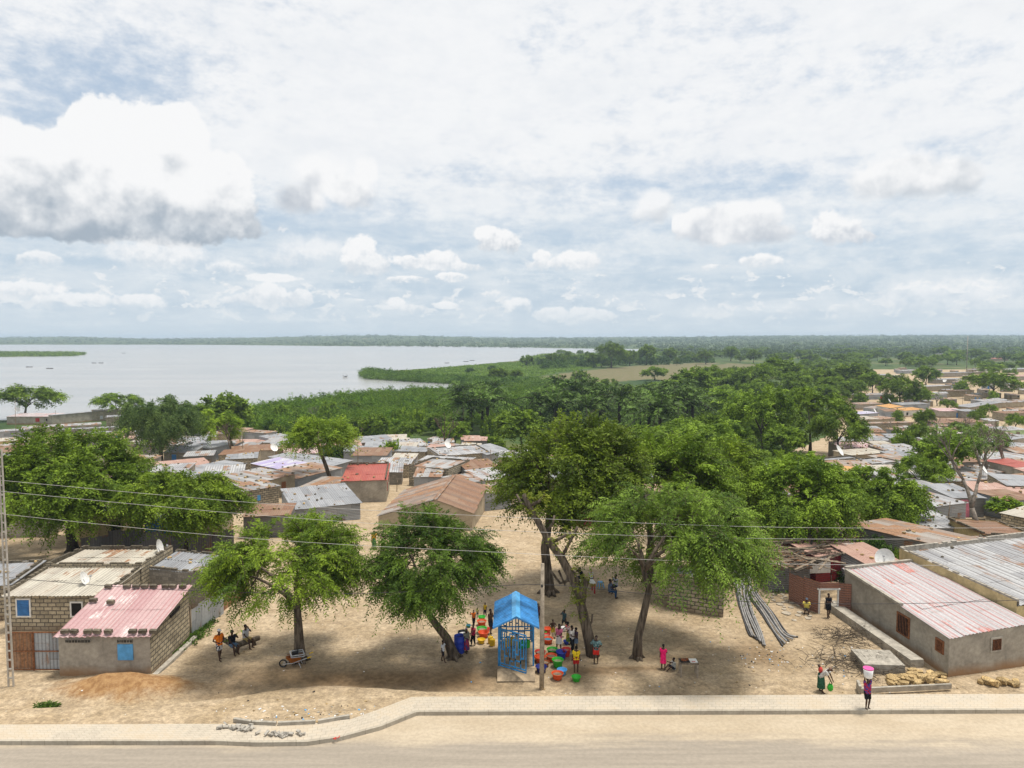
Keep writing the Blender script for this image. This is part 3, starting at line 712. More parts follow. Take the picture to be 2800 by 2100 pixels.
def opening(root, a, b, t, z0, w, h, kind, pm, frame=None, out=0.05, bars=False):
    """a door or window on the wall from a to b (base corners), centred at fraction t"""
    a, b = Vector(a), Vector(b); e = (b - a); L = e.length; e = e / L; nrm = Vector((e.y, -e.x, 0))
    c = a + e * (L * t); z = a.z + z0
    m = MB(); M3 = Matrix((e, -nrm, Vector((0, 0, 1)))).transposed()
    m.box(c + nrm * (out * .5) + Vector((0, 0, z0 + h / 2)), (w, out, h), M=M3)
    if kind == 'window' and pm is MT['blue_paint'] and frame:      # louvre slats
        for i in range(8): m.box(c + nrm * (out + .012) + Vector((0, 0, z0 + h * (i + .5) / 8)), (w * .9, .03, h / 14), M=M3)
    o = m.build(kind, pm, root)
    if frame:
        f = MB(); k = .09
        for s_ in (-1, 1): f.box(c + e * (s_ * (w / 2 + k / 2)) + nrm * (out * .6) + Vector((0, 0, z0 + h / 2)), (k, out * 1.2, h + 2 * k), M=M3)
        for zz_ in (-k / 2, h + k / 2): f.box(c + nrm * (out * .6) + Vector((0, 0, z0 + zz_)), (w - .004, out * 1.2, k), M=M3)
        f.build('frame', frame, o)
    if bars:
        f = MB()
        for i in range(7): f.box(c + e * (w * ((i + .5) / 7 - .5)) + nrm * (out + .02) + Vector((0, 0, z0 + h / 2)), (.022, .022, h), M=M3)
        f.build('bars', MT['rust_iron'], o)
    return o
def house_q(corners, hs, roof, wall, label, cat='house', name='block_house', feats=(), stones=0, par=0.0, par_sides=(0, 1, 2, 3), over=(.12, .2), corr=False, seed=None, sheet=0.9, wall2=None, group=None, par_mat=None):
    """corners: fl, fr, br, bl (xy); hs: wall heights there; a lean-to roof on four walls"""
    r = random.Random(seed if seed is not None else hash(label) % 99991)
    c = [Vector((p[0], p[1], 0)) for p in corners]
    zb = [TZ(p.x, p.y) for p in c]; z0 = min(zb); base = sum(c, Vector()) / 4; base.z = z0
    root = empty(name, base, 0, label, cat, group)
    tops = [sum(zb) / 4 + h for h in hs]
    w = MB()
    for i in range(4):
        j = (i + 1) % 4; a, b = c[i], c[j]; L = (b - a).length
        lo = z0 - .5
        pz = par if (par and i in par_sides) else 0.0
        mi = 1 if (wall2 and i in (1, 3)) else 0
        w.face((Vector((a.x, a.y, lo)) - base, Vector((b.x, b.y, lo)) - base, Vector((b.x, b.y, tops[j] + pz)) - base, Vector((a.x, a.y, tops[i] + pz)) - base),
               [(0, lo - z0), (L, lo - z0), (L, tops[j] + pz - z0), (0, tops[i] + pz - z0)], mi)
    # inner faces and coping of a parapet
    o = w.build('wall', [MT[wall], MT[wall2 or wall]], root)
    if par:
        for i in par_sides:
            pm_ = MB()
            j = (i + 1) % 4; a, b = Vector((c[i].x, c[i].y, tops[i])), Vector((c[j].x, c[j].y, tops[j])); e = (b - a).normalized(); nin = Vector((-e.y, e.x, 0)).normalized() * .16
            up = Vector((0, 0, par)); k = nin
            pm_.quadm(a + up - base, b + up - base, b + up + k - base, a + up + k - base)
            pm_.quadm(b + k - base, a + k - base, a + k + up - base, b + k + up - base)
            L = (b - a).length; n = max(2, int(L / .42))
            for q in range(n):                                  # rough top course, a few blocks missing
                if r.random() < .22: continue
                p = a.lerp(b, (q + .5) / n) + up + k * .5 - base
                pm_.box(p + Vector((0, 0, .055)), (L / n * .9, .17, .11), rz=math.atan2(e.y, e.x) + r.uniform(-.06, .06))
            pm_.build('parapet', MT[par_mat or 'darkstone'], root)
    m, P = sheet_roof([p - base + Vector((0, 0, base.z)) for p in c], [t - base.z + .02 for t in tops], over, None, sheet, corr, r)
    m.build('roof', RM[roof], root)
    for ft in feats:
        side, t, zz0, fw, fh, kind, pmn = ft[:7]; i = side; j = (i + 1) % 4
        a, b = Vector((c[i].x, c[i].y, z0)) - base, Vector((c[j].x, c[j].y, z0)) - base
        opening(root, a, b, t, zz0 + (zb[i] + (zb[j] - zb[i]) * t - z0), fw, fh, kind, MT[pmn], MT[ft[7]] if len(ft) > 7 and ft[7] else None, bars=len(ft) > 8)
    for _ in range(stones):
        s_, t_ = r.random(), r.random()
        if r.random() < .55: t_ = r.choice((.05, .93, .5)) + r.uniform(-.04, .04)
        p = P(s_, t_) + base
        STONES.append((p, r.uniform(.15, .31), label))
    FOOT.append([(p.x, p.y) for p in c]); HOUSES.append((root, label, base, roof, wall))
    return root
def H(fl, fr, depth, hf, hb, roof, wall, label, shear=0.0, **k):
    a, b = on(*fl, hf), on(*fr, hf)
    e = (b - a); e.z = 0; e.normalize(); n = Vector((-e.y, e.x, 0))
    if n.y < 0: n = -n
    d = n * depth + e * shear
    return house_q([a.xy, b.xy, (b + d).xy, (a + d).xy], (hf, hf, hb, hb), roof, wall, label, **k)

# --- the near houses along the road
pink = house_q([(-24.15, 36.9), (-19.25, 36.85), (-19.35, 41.6), (-24.3, 41.6)], (2.25, 2.25, 3.05, 3.05), 'pink', 'render', 'small block house under a faded pink corrugated roof weighted with blocks, by the orange mound',
    corr=True, over=(.10, .28), wall2='block', feats=[(0, .73, .80, .82, .86, 'window', 'blue_light', None)])
for t, n_ in ((.22, 8), (.73, 5)):                   # rows of pierced ventilation blocks
    v = MB()
    for i in range(n_):
        x = -24.15 + 4.9 * t + (i - (n_ - 1) / 2) * .17
        v.box(Vector((x, 36.86, 1.93)) - pink.location, (.15, .06, .19), mi=0)
        for dx_ in (-1, 1): v.box(Vector((x + dx_ * .035, 36.82, 1.93)) - pink.location, (.035, .03, .13), mi=1)
    v.build('vent_block', [MT['cement'], MT['dark']], pink)
v = MB()
for i in range(7): v.box(Vector((-19.24, 39.2 + i * .17, 2.35 - .0 + i * .02)) - pink.location, (.06, .12, .15))
v.build('vent_block', MT['dark'], pink)
f = MB(); f.box(Vector((-19.0, 39.2, 0.06)) - pink.location, (.28, 4.9, .22)); f.build('footing', MT['cement'], pink)
cream = house_q([(-31.2, 42.8), (-24.9, 42.8), (-24.9, 46.7), (-31.2, 46.7)], (2.3, 2.3, 2.55, 2.55), 'cream', 'block', 'long block house with a cream tin roof and blue louvred window, behind the tin gate',
    corr=True, over=(.0, .35), par=.14, par_sides=(1, 3), feats=[(0, .18, .95, .75, 1.0, 'window', 'blue_paint', 'white_paint'), (0, .70, .95, .62, .8, 'window', 'dark', 'white_paint')])
cream2 = house_q([(-31.3, 46.85), (-24.9, 46.85), (-24.9, 51.3), (-31.4, 51.3)], (2.62, 2.62, 2.5, 2.5), 'cream', 'block', 'cream roofed block house ringed by dark parapets, directly behind the one with blue louvres',
    corr=True, over=(-.12, -.05), par=.24, par_sides=(0, 1, 2, 3))
white3 = house_q([(-24.55, 47.2), (-20.35, 46.1), (-20.6, 49.9), (-24.4, 50.9)], (2.4, 2.4, 2.5, 2.5), 'zinc', 'block_grey', 'bluish white flat roofed block house littered with stones, left of the first feathery tree',
    over=(.0, .0), par=.10, par_sides=(0, 1, 2), stones=9, corr=True)
H((0 - 150, 1606), (30, 1598), 4.0, 2.3, 2.5, 'zinc', 'block', 'zinc roofed block house at the left edge, half hidden by the concrete pole', stones=6, par=.1, par_sides=(1, 2))
grey4 = house_q([(23.2, 36.75), (28.6, 38.15), (27.4, 47.8), (22.15, 46.4)], (2.12, 2.35, 2.75, 2.62), 'redwhite', 'render', 'long grey rendered house with a white and red ribbed roof by the road',
    corr=True, over=(.06, .06), sheet=1.0, feats=[(3, .62, .82, .95, 1.05, 'window', 'dark', 'rust_iron', 1), (3, .93, 1.15, .45, .55, 'window', 'dark', 'rust_iron', 1), (0, .56, 1.15, .62, .62, 'window', 'dark', 'cement', 1)])
g = MB()
for a, b in (((22.12, 46.2, 2.70), (22.75, 40.6, 2.46)), ((22.2, 46.45, 2.76), (27.3, 47.7, 2.86))): g.beam(Vector(a) - grey4.location, Vector(b) - grey4.location, .22, .16)
g.build('parapet', MT['cement'], grey4)
g = MB(); a, b = Vector((21.3, 46.6, TZ(21.3, 46.6) + .16)), Vector((22.15, 37.8, .16)); g.beam(a - grey4.location, b - grey4.location, .75, .62)
g.build('ledge', MT['cement'], grey4)
white5 = house_q([(28.75, 39.6), (44, 43.4), (42, 53.6), (27.1, 48.9)], (2.75, 2.95, 3.15, 3.05), 'white', 'render_yellow', 'wide house with a ribbed roof behind a yellow parapet, beyond the long grey house',
    corr=True, over=(-.1, -.05), par=.30, par_sides=(2, 3), sheet=1.0, stones=4, par_mat='cement')
room = house_q([(10.45, 46.3), (13.65, 44.9), (14.4, 47.2), (11.2, 48.4)], (2.2, 2.25, 2.2, 2.15), 'zinc', 'block_pale', 'roofless looking pale block room standing alone on the open ground', name='block_room', over=(-.25, -.25), par=.12, par_mat='block_pale')

# --- middle houses, left of the trees (eave pixel left, eave pixel right, depth, heights)
H((801, 1384), (985, 1371), 7.5, 1.9, 2.5, 'zinc', 'tin', 'grey tin shack with a wide pale stony roof, below the red roofed block house', name='tin_shack', cat='shack', stones=14, feats=[(1, .3, .1, .06, 1.9, 'trim', 'wood'), (1, .66, .1, .06, 1.9, 'trim', 'wood')])
H((934, 1307), (1056, 1305), 9.5, 3.0, 3.3, 'red', 'render', 'tall block house with a bright red roof and two narrow side windows', wall2='block_pale', stones=12, par=.18, par_sides=(1, 2), feats=[(1, .25, 1.0, .55, 1.1, 'window', 'red_paint'), (1, .72, 1.6, .55, .9, 'window', 'red_paint')])
H((655, 1322), (806, 1300), 6.0, 2.5, 2.8, 'mixed', 'render_tan', 'tan house under a patched rust and white roof covered in stones', stones=34, feats=[(0, .78, 1.0, .7, .9, 'window', 'rust_iron'), (0, .9, .0, .0, .0, 'trim', 'wood')][:1])
H((645, 1341), (762, 1329), 4.0, 2.6, 2.7, 'mixed', 'block_pale', 'small block house heaped with dark stones, right beside the rounded tree by the dark fence', stones=30, feats=[(0, .52, 1.2, .35, .6, 'window', 'blue_light')])
H((806, 1302), (932, 1283), 5.5, 2.4, 2.7, 'rusty', 'tin', 'brown and white roofed tin shack behind the leaning tree trunk', name='tin_shack', cat='shack', stones=22, feats=[(0, .55, 0, .75, 1.9, 'door', 'grey_metal')])
H((688, 1268), (770, 1278), 4.5, 2.3, 2.6, 'lilac', 'tin_dark', 'dark shack with white, orange and lilac roof strips', name='tin_shack', cat='shack', stones=4)
H((735, 1252), (910, 1266), 4.0, 2.3, 2.5, 'zinc', 'tin', 'long low grey roofed tin shack behind the brown and white roof', name='tin_shack', cat='shack', stones=12)
H((634, 1233), (752, 1229), 4.5, 2.2, 2.6, 'rust', 'render', 'rust roofed shack with a dark open doorway beside the bare pruned tree', stones=5, feats=[(0, .17, 0, .9, 1.7, 'door', 'dark')])
H((612, 1208), (730, 1207), 3.5, 1.9, 2.0, 'salmon', 'render_tan', 'low tan wall house with a thin salmon roof below the grey tin sheds', stones=3)
H((662, 1180), (728, 1182), 4.0, 2.6, 2.6, 'rusty', 'tin', 'square grey tin shed with a brown roof at the edge of the reed bed', name='tin_shack', cat='shack', stones=10)
H((754, 1200), (812, 1196), 6.0, 2.5, 2.9, 'zinc', 'tin', 'tin shed with a steep pale roof and one open door, against the reed bed', name='tin_shack', cat='shack', stones=14, feats=[(0, .6, 0, .9, 1.7, 'door', 'dark')])
H((555, 1185), (658, 1183), 4.0, 2.4, 2.5, 'mixed', 'block', 'block house with a stone covered mixed roof behind the pruned bare tree', stones=24)
H((780, 1240), (872, 1237), 4.5, 2.3, 2.6, 'pink', 'tin', 'pinkish red roofed shack half hidden behind the flat crowned tree', name='tin_shack', cat='shack', stones=5)
H((985, 1207), (1080, 1203), 5.5, 2.4, 2.9, 'zinc', 'tin_dark', 'zinc roofed shed with dark walls under the green scrub', name='tin_shack', cat='shack', stones=7)
H((1092, 1220), (1172, 1217), 5.5, 2.2, 2.9, 'white', 'render_tan', 'tan house with a blue door and green shutter under a white stone strewn roof', stones=40, feats=[(0, .25, 0, 1.05, 1.8, 'door', 'blue_paint'), (0, .72, .8, .7, .85, 'window', 'green_paint')])
H((1200, 1242), (1338, 1236), 6.0, 2.2, 2.7, 'white', 'block_pale', 'pale block house with a white roof striped by one red sheet', stones=16, par=.1, par_sides=(1, 2, 3), wall2='block')
H((962, 1242), (1056, 1242), 6.0, 2.4, 2.8, 'rust', 'tin', 'solid rust roofed shack left of the dark bush', name='tin_shack', cat='shack', stones=5)
H((1030, 1268), (1120, 1268), 4.5, 2.2, 2.5, 'white', 'block', 'block house under a white roof dotted with ochre stones, right of the grey tin yard', stones=22)
H((1145, 1258), (1275, 1262), 4.0, 2.1, 2.3, 'white', 'block_pale', 'long white flat roof on pale block walls in front of the red striped roof', stones=4, par=.1, par_sides=(0, 2))
H((1118, 1276), (1226, 1281), 7.0, 2.7, 2.9, 'mixed', 'block_pale', 'large pale block house with dark joints and a white and rust roof behind parapets', stones=6, par=.15, par_sides=(0, 1, 2, 3), over=(-.1, -.1), feats=[(1, .5, 1.0, .7, .8, 'window', 'dark')])
H((1285, 1288), (1375, 1284), 6.5, 2.3, 2.9, 'rust', 'tin', 'broad brown rust roof at the left edge of the great central tree', name='tin_shack', cat='shack', stones=8)
H((1258, 1319), (1328, 1312), 4.0, 2.3, 2.5, 'mixed', 'tin', 'tin shack with a row of blocks along its white and rust roof beside the gable', name='tin_shack', cat='shack', stones=10)
H((1325, 1308), (1400, 1302), 5.0, 2.3, 2.7, 'white', 'block', 'white and rust striped roof behind the thatch covered yard', stones=8)
H((1320, 1345), (1398, 1338), 3.5, 2.2, 2.3, 'rusty', 'tin', 'low tin yard shelter right of the gabled rust roof', name='tin_shack', cat='shack', stones=12)
H((1575, 1362), (1690, 1360), 5.0, 2.9, 3.0, 'mixed', 'tin_redwall', 'shed with dark red corrugated walls glimpsed between the great trees', name='tin_shack', cat='shack', stones=8)
H((1330, 1238), (1400, 1232), 6.0, 2.2, 2.8, 'zinc', 'tin', 'plain grey roofed shed at the foot of the palms', name='tin_shack', cat='shack')
H((1170, 1215), (1250, 1222), 3.0, 2.0, 2.2, 'mixed', 'tin', 'low tin fence shelter with stones along its top under the light green tree', name='tin_shack', cat='shack', stones=12)
# gabled hall with a rusted roof
def gable(rb, rf, hr, half_l, half_r, drop_l, drop_r, label):
    a, b = on(*rf, hr), on(*rb, hr); zg = TZ(a.x, a.y); base = Vector((a.x, a.y, zg)); root = empty('gabled_hall', base, 0, label, 'house')
    a.z = zg + hr; b = PX(*rb, a.z); d = (b - a).normalized(); n = Vector((d.y, -d.x, 0))
    for s_, w_, dz_ in ((-1, half_l, drop_l), (1, half_r, drop_r)):
        e0, e1 = a + n * (s_ * w_), b + n * (s_ * w_)
        q = (e0, e1, b, a) if s_ < 0 else (e1, e0, a, b)
        m, P = sheet_roof([Vector((p.x - base.x, p.y - base.y, 0)) for p in q], [(hr - dz_), (hr - dz_), hr, hr], (.05, .2), None, .9, True, random.Random(5))
        m.build('roof', RM['rusty' if s_ < 0 else 'rust'], root)
    w = MB()
    for p, q in (((a - n * half_l), (a + n * half_r)), ((b - n * half_l), (b + n * half_r))):
        lo = Vector((0, 0, -hr - 1)); hl, hr_ = Vector((0, 0, -drop_l - .03)), Vector((0, 0, -drop_r - .03)); mid = (a if (p - a).length < (p - b).length else b) - Vector((0, 0, .05))
        w.face([p + lo - base, q + lo - base, q + hr_ - base, mid - base, p + hl - base], [(0, 0), (5, 0), (5, 2), (3, 3), (0, 2)])
    for p, q, dz_ in ((a - n * half_l, b - n * half_l, drop_l), (a + n * half_r, b + n * half_r, drop_r)):
        w.quadm(p + Vector((0, 0, -hr - 1)) - base, q + Vector((0, 0, -hr - 1)) - base, q + Vector((0, 0, -dz_ - .03)) - base, p + Vector((0, 0, -dz_ - .03)) - base)
    w.build('wall', MT['render_tan'], root)
    FOOT.append([(p.x, p.y) for p in (a - n * half_l, a + n * half_r, b + n * half_r, b - n * half_l)]); HOUSES.append((root, label, base, 'rusty', 'tin'))
gable((1242, 1300), (1190, 1366), 3.0, 5.6, 3.6, 1.7, 1.2, 'large gabled shed with a streaked rust and white roof, left behind the second feathery tree')

# --- far left
H((18, 1139), (142, 1139), 6.5, 2.6, 3.0, 'redwhite', 'render', 'grey house with a white and pink roof by the lake at the far left', feats=[(0, .68, .9, 1.3, 1.2, 'window', 'red_paint'), (0, .88, 1.2, .4, .7, 'window', 'dark')])
H((142, 1136), (252, 1126), 2.0, 3.2, 3.2, 'zinc', 'render', 'blank grey rendered wall block joined to the pink and white roof by the lake')
H((252, 1126), (334, 1122), 4.0, 3.2, 3.3, 'zinc', 'block_pale', 'unroofed pale block shell at the lakeside left of the tall weeping tree', par=.15, par_mat='stone', feats=[(0, .3, .6, .9, 1.1, 'window', 'grey_metal')])
H((290, 1142), (420, 1136), 5.0, 3.0, 3.2, 'zinc', 'block', 'unfinished block house hidden behind the tall weeping tree', par=.1)
H((60, 1172), (275, 1160), 4.0, 2.4, 2.6, 'mixed', 'render', 'long low house with a pale roof edge in front of the lakeside houses', stones=12)
H((150, 1176), (320, 1172), 4.5, 2.4, 2.5, 'zinc', 'block_grey', 'grey block house with a parapet and a blue tarp beside it', par=.2, stones=8, feats=[(0, .82, 1.0, 1.0, .6, 'window', 'dark')])
H((-40, 1180), (86, 1176), 3.5, 2.2, 2.3, 'white', 'tin', 'white roofed tin shed at the left edge above the rust striped roofs', name='tin_shack', cat='shack', stones=3)
H((-60, 1207), (72, 1203), 4.0, 2.2, 2.4, 'cream', 'render_yellow', 'cream roofed house with a mustard yellow wall at the left edge', stones=5)
H((30, 1219), (125, 1212), 4.0, 2.1, 2.3, 'mixed', 'render_yellow', 'mustard walled shed with a stained white roof beside the big left tree', stones=5)
H((-60, 1256), (40, 1250), 3.5, 2.2, 2.4, 'zinc', 'block', 'small zinc roofed house peeping over the big left tree', stones=3)
H((507, 1218), (572, 1222), 6.0, 2.6, 2.8, 'zinc', 'tin', 'box shaped corrugated shed with a plain white roof', name='tin_shack', cat='shack', stones=3, feats=[(1, .1, .0, .3, 2.2, 'door', 'wood_pale')])
H((430, 1276), (575, 1268), 6.0, 1.7, 1.8, 'salmon', 'tin', 'low tin walled compound with a salmon coloured flat roof', name='tin_shack', cat='shack', stones=4)
H((560, 1284), (672, 1270), 4.5, 1.8, 1.9, 'zinc', 'tin', 'low tin walled compound with a grey flat roof', name='tin_shack', cat='shack', stones=8)
H((515, 1175), (560, 1172), 5.0, 2.2, 2.4, 'white', 'tin', 'white roofed shed behind the tall weeping tree', name='tin_shack', cat='shack')
H((195, 1400), (335, 1398), 5.0, 3.0, 3.2, 'cream', 'render_yellow', 'pale yellow house under the big left tree', stones=5, feats=[(0, .86, 0, .8, 2.1, 'door', 'dark')])
H((395, 1412), (470, 1416), 3.0, 2.6, 2.7, 'zinc', 'blue_paint', 'shed with a bright blue boarded wall under the rounded tree', name='tin_shack', cat='shack')
H((470, 1400), (600, 1396), 5.0, 2.6, 2.8, 'rusty', 'render_tan', 'tan house hidden behind the rounded tree', stones=12)
H((665, 1408), (790, 1404), 4.0, 2.2, 2.3, 'rust', 'tin_dark', 'dark shed in shade behind the first feathery tree', name='tin_shack', cat='shack', stones=4)
H((-30, 1395), (130, 1392), 5.0, 2.6, 2.8, 'white', 'render', 'white roofed house behind the lowest branches of the big left tree', stones=5)
# --- right settlement
H((2567, 1487), (2672, 1469), 6.0, 2.2, 2.6, 'rusty', 'tin', 'dark tin shack with a white and rust roof right behind the wide ribbed roof', shear=-2.5, name='tin_shack', cat='shack', wall2='tin_dark', stones=10, feats=[(0, .08, 0, .5, 1.9, 'door', 'rust_iron')])
H((2508, 1440), (2655, 1436), 6.5, 1.9, 2.0, 'white', 'tin', 'sagging white tin roofs strewn with ochre stones below the round drooping tree', name='tin_shack', cat='shack', stones=40)
H((2605, 1356), (2693, 1356), 5.5, 2.3, 2.6, 'zinc', 'tin_dark', 'dark tin shed with a pink door and plain pale roof', name='tin_shack', cat='shack', wall2='tin', stones=8, feats=[(0, .4, 0, .9, 1.9, 'door', 'pink_paint')])
H((2516, 1382), (2642, 1372), 5.0, 2.2, 2.4, 'white', 'tin', 'tin shack under a bright white roof edged with ochre stones beside the dark post', name='tin_shack', cat='shack', stones=30)
H((2512, 1342), (2612, 1336), 5.5, 2.2, 2.4, 'white', 'block', 'block house with a white roof full of dark stones behind the white edged shack', stones=24)
H((2610, 1311), (2768, 1306), 4.0, 2.3, 2.4, 'mixed', 'block', 'long pale block wall house with a satellite dish', stones=18)
H((2262, 1286), (2300, 1291), 3.6, 2.0, 2.3, 'orange', 'render_tan', 'small house with a bare orange sheet roof', feats=[(0, .5, .5, .6, .7, 'window', 'dark')])
H((2240, 1262), (2352, 1256), 2.0, 2.5, 2.6, 'zinc', 'block', 'block walled yard behind the bare orange sheet roof', par=.15, name='block_room')
H((2308, 1223), (2408, 1222), 5.5, 2.3, 2.7, 'pink', 'render', 'house with a clean pink roof pinned by a row of blocks', stones=8, par=.1, par_sides=(1, 2))
H((2326, 1241), (2424, 1237), 4.0, 2.0, 2.2, 'cream', 'render_tan', 'beige roofed house directly below the clean pink roof', stones=6)
H((2418, 1228), (2517, 1226), 4.5, 2.2, 2.5, 'white', 'render', 'white roofed house with a blue door and stones along both eaves', stones=26, feats=[(0, .52, 0, 1.0, 1.8, 'door', 'blue_paint')])
H((2388, 1268), (2468, 1264), 4.0, 2.2, 2.3, 'white', 'render', 'long house with a plain white roof right of the orange sheet roof', par=.1, stones=2)
H((2357, 1147), (2404, 1146), 6.0, 2.4, 2.7, 'cream', 'render_tan', 'tan house with a cream roof and one blue window', stones=8, feats=[(0, .4, .8, 1.0, .9, 'window', 'blue_paint')])
H((2404, 1147), (2448, 1143), 5.0, 2.2, 2.4, 'rusty', 'render_tan', 'rust flecked roof adjoining the tan house with one blue window', stones=10)
H((2380, 1158), (2498, 1155), 3.0, 2.6, 2.6, 'rusty', 'block', 'long block wall house with a rust edge above the small walled yard', stones=14)
H((2466, 1170), (2500, 1168), 3.0, 1.9, 2.0, 'mixed', 'block', 'tiny lean-to against the long block wall', name='tin_shack', cat='shack', stones=3)
H((2434, 1116), (2470, 1111), 5.0, 2.5, 3.0, 'orange', 'render_white', 'whitewashed house with a bright orange roof in the right settlement', feats=[(0, .3, .8, .8, .7, 'window', 'blue_paint')])
H((2473, 1123), (2526, 1119), 4.5, 2.3, 2.6, 'orange', 'render_white', 'pale house with a faded orange roof beside the bright orange one', stones=8, feats=[(0, .15, .6, 1.0, 1.0, 'window', 'dark')])
H((2570, 1124), (2640, 1124), 6.0, 2.4, 2.8, 'pink', 'render', 'grey house with a smooth pink roof and two blue openings', feats=[(0, .72, 0, 1.3, 1.7, 'door', 'blue_paint')])
H((2640, 1125), (2682, 1124), 6.0, 2.6, 2.7, 'zinc', 'block_grey', 'grey block annex with a blue window right of the smooth pink roof', feats=[(0, .3, .8, 1.2, 1.1, 'window', 'blue_paint')])
H((2572, 1158), (2632, 1152), 5.0, 2.4, 2.8, 'rust', 'render', 'grey house with a rusted roof in front of the pink roof', stones=14)
H((2638, 1156), (2686, 1152), 5.0, 2.4, 2.8, 'rust', 'render', 'square grey house with a stone strewn rusted roof left of the green house', stones=14)
H((2514, 1178), (2592, 1176), 4.5, 2.4, 2.6, 'rust', 'render', 'grey house with a low rust roof behind the bare trees', stones=8)
H((2560, 1196), (2642, 1188), 5.0, 1.9, 2.2, 'redwhite', 'tin', 'white and pink striped roof behind the bare shrubs', name='tin_shack', cat='shack', stones=6)
H((2690, 1169), (2730, 1170), 5.5, 2.6, 3.0, 'pink', 'render_green', 'lime green house with a pale pink roof', feats=[(0, .4, .8, .5, .8, 'window', 'dark')])
H((2742, 1175), (2812, 1174), 5.5, 2.5, 2.8, 'white', 'render_green', 'lime green wing with a white porch roof at the right edge', feats=[(0, .6, .8, 1.2, 1.0, 'window', 'wood')])
H((2748, 1131), (2830, 1129), 5.0, 2.6, 2.8, 'rust', 'block', 'block house with a brown roof at the right edge', stones=14, feats=[(0, .25, 1.0, .7, .8, 'window', 'dark')])
H((2650, 1114), (2742, 1100), 5.0, 2.3, 2.5, 'zinc', 'block', 'long pale roofed block house with a tin end, above the grey annex', stones=5)
H((2684, 1097), (2752, 1095), 5.0, 2.2, 2.4, 'white', 'tin', 'plain white roofed shed beyond the long pale roof', name='tin_shack', cat='shack')
H((2740, 1101), (2800, 1099), 4.0, 2.2, 2.4, 'mixed', 'render_tan', 'tan shed with a stone dotted white roof at the right edge', stones=10)
H((2466, 1107), (2540, 1104), 5.0, 2.2, 2.5, 'zinc', 'tin', 'grey tin house with a clean grey roof on the sandy square', name='tin_shack', cat='shack')
H((2350, 1106), (2415, 1103), 4.5, 2.1, 2.3, 'rusty', 'render', 'rust and white roof near the tree clump at the left of the right settlement', stones=10)
H((2340, 1133), (2402, 1129), 4.5, 1.9, 2.1, 'lilac', 'tin', 'shack with a lilac plastic sheet over its roof', name='tin_shack', cat='shack', stones=3)
H((2390, 1118), (2440, 1112), 4.0, 2.0, 2.2, 'mixed', 'tin', 'striped grey roof left of the bright orange roof', name='tin_shack', cat='shack')
H((2370, 1080), (2442, 1078), 5.0, 2.2, 2.5, 'mixed', 'tin', 'dark shack with a red door and a broken white roof', name='tin_shack', cat='shack', stones=14, feats=[(0, .55, 0, 1.0, 1.5, 'door', 'red_paint')])
H((2535, 1057), (2600, 1054), 6.0, 2.6, 2.7, 'white', 'block', 'block house with a small white roof on the rise at the right')
H((2590, 1070), (2664, 1068), 5.0, 2.8, 2.8, 'rusty', 'block', 'bare block shell beside the round crowned roadside tree', par=.2, feats=[(0, .7, 1.4, .8, .8, 'window', 'grey_metal')])
H((2500, 1082), (2590, 1078), 4.5, 2.2, 2.3, 'mixed', 'tin', 'long grey shack with a rust edge below the bare block shell', name='tin_shack', cat='shack', stones=8)
H((2580, 1020), (2662, 1018), 7.0, 3.0, 3.0, 'zinc', 'render', 'wide grey house far back at the right, left of the tall pale pole')
H((2560, 1038), (2640, 1036), 6.0, 2.6, 2.7, 'zinc', 'block_grey', 'low grey house in front of the wide grey house far back')
H((2395, 1026), (2436, 1025), 6.0, 2.4, 2.6, 'zinc', 'render', 'grey shed among the far trees right of the wooded belt')
H((2470, 1014), (2512, 1012), 6.0, 2.4, 2.6, 'white', 'tin', 'white roofed shed far back among trees', name='tin_shack', cat='shack')
H((2760, 1030), (2830, 1028), 7.0, 2.6, 3.0, 'salmon', 'render', 'salmon roofed house far back at the right edge')
H((2770, 1010), (2840, 1008), 8.0, 2.6, 3.0, 'zinc', 'render', 'grey roofed house far back at the right edge')
H((2330, 1037), (2362, 1036), 5.0, 2.0, 2.2, 'white', 'block', 'small white roofed block house beneath the wooded belt')
H((2060, 1044), (2105, 1043), 5.0, 2.0, 2.2, 'white', 'tin', 'lone white roof showing through the wooded belt', name='tin_shack', cat='shack')
H((2583, 968), (2642, 967), 14, 6.0, 6.2, 'zinc', 'render', 'big grey flat building on the horizon beside the tall pale pole')
H((2722, 981), (2758, 980), 8, 3.0, 3.6, 'red', 'render_tan', 'red roofed house on the horizon at the right')
H((2722, 1430), (2830, 1466), 4.0, 2.0, 2.2, 'rust', 'render_yellow', 'stained yellow shed with a rust flat roof at the right edge', par=.1)
H((2738, 1402), (2830, 1418), 5.0, 2.2, 2.4, 'cream', 'block', 'beige and rust roofed house behind the papaya like shrub at the right edge', stones=10)
H((2755, 1364), (2840, 1360), 4.0, 2.2, 2.3, 'rust', 'tin', 'low tin house with a thin rust roof at the right edge', name='tin_shack', cat='shack')
H((2782, 1275), (2850, 1272), 5.0, 3.0, 3.2, 'red', 'render', 'grey house with a dark red roof edge at the right edge behind the bare tree')
H((2738, 1258), (2830, 1250), 5.0, 2.2, 2.4, 'white', 'tin', 'white roofed shed behind the bare branched tree', name='tin_shack', cat='shack', stones=6)
H((2705, 1290), (2790, 1283), 4.0, 2.2, 2.4, 'mixed', 'tin', 'broken white roofs tangled behind the bare branched tree', name='tin_shack', cat='shack', stones=16)
H((2700, 1206), (2800, 1199), 4.5, 2.4, 2.5, 'zinc', 'render', 'grey walled house in front of the lime green wing')
H((2745, 1500), (2840, 1494), 3.0, 1.8, 1.9, 'mixed', 'block_pale', 'low pale block yard right behind the wide ribbed roof', stones=14, name='block_room')
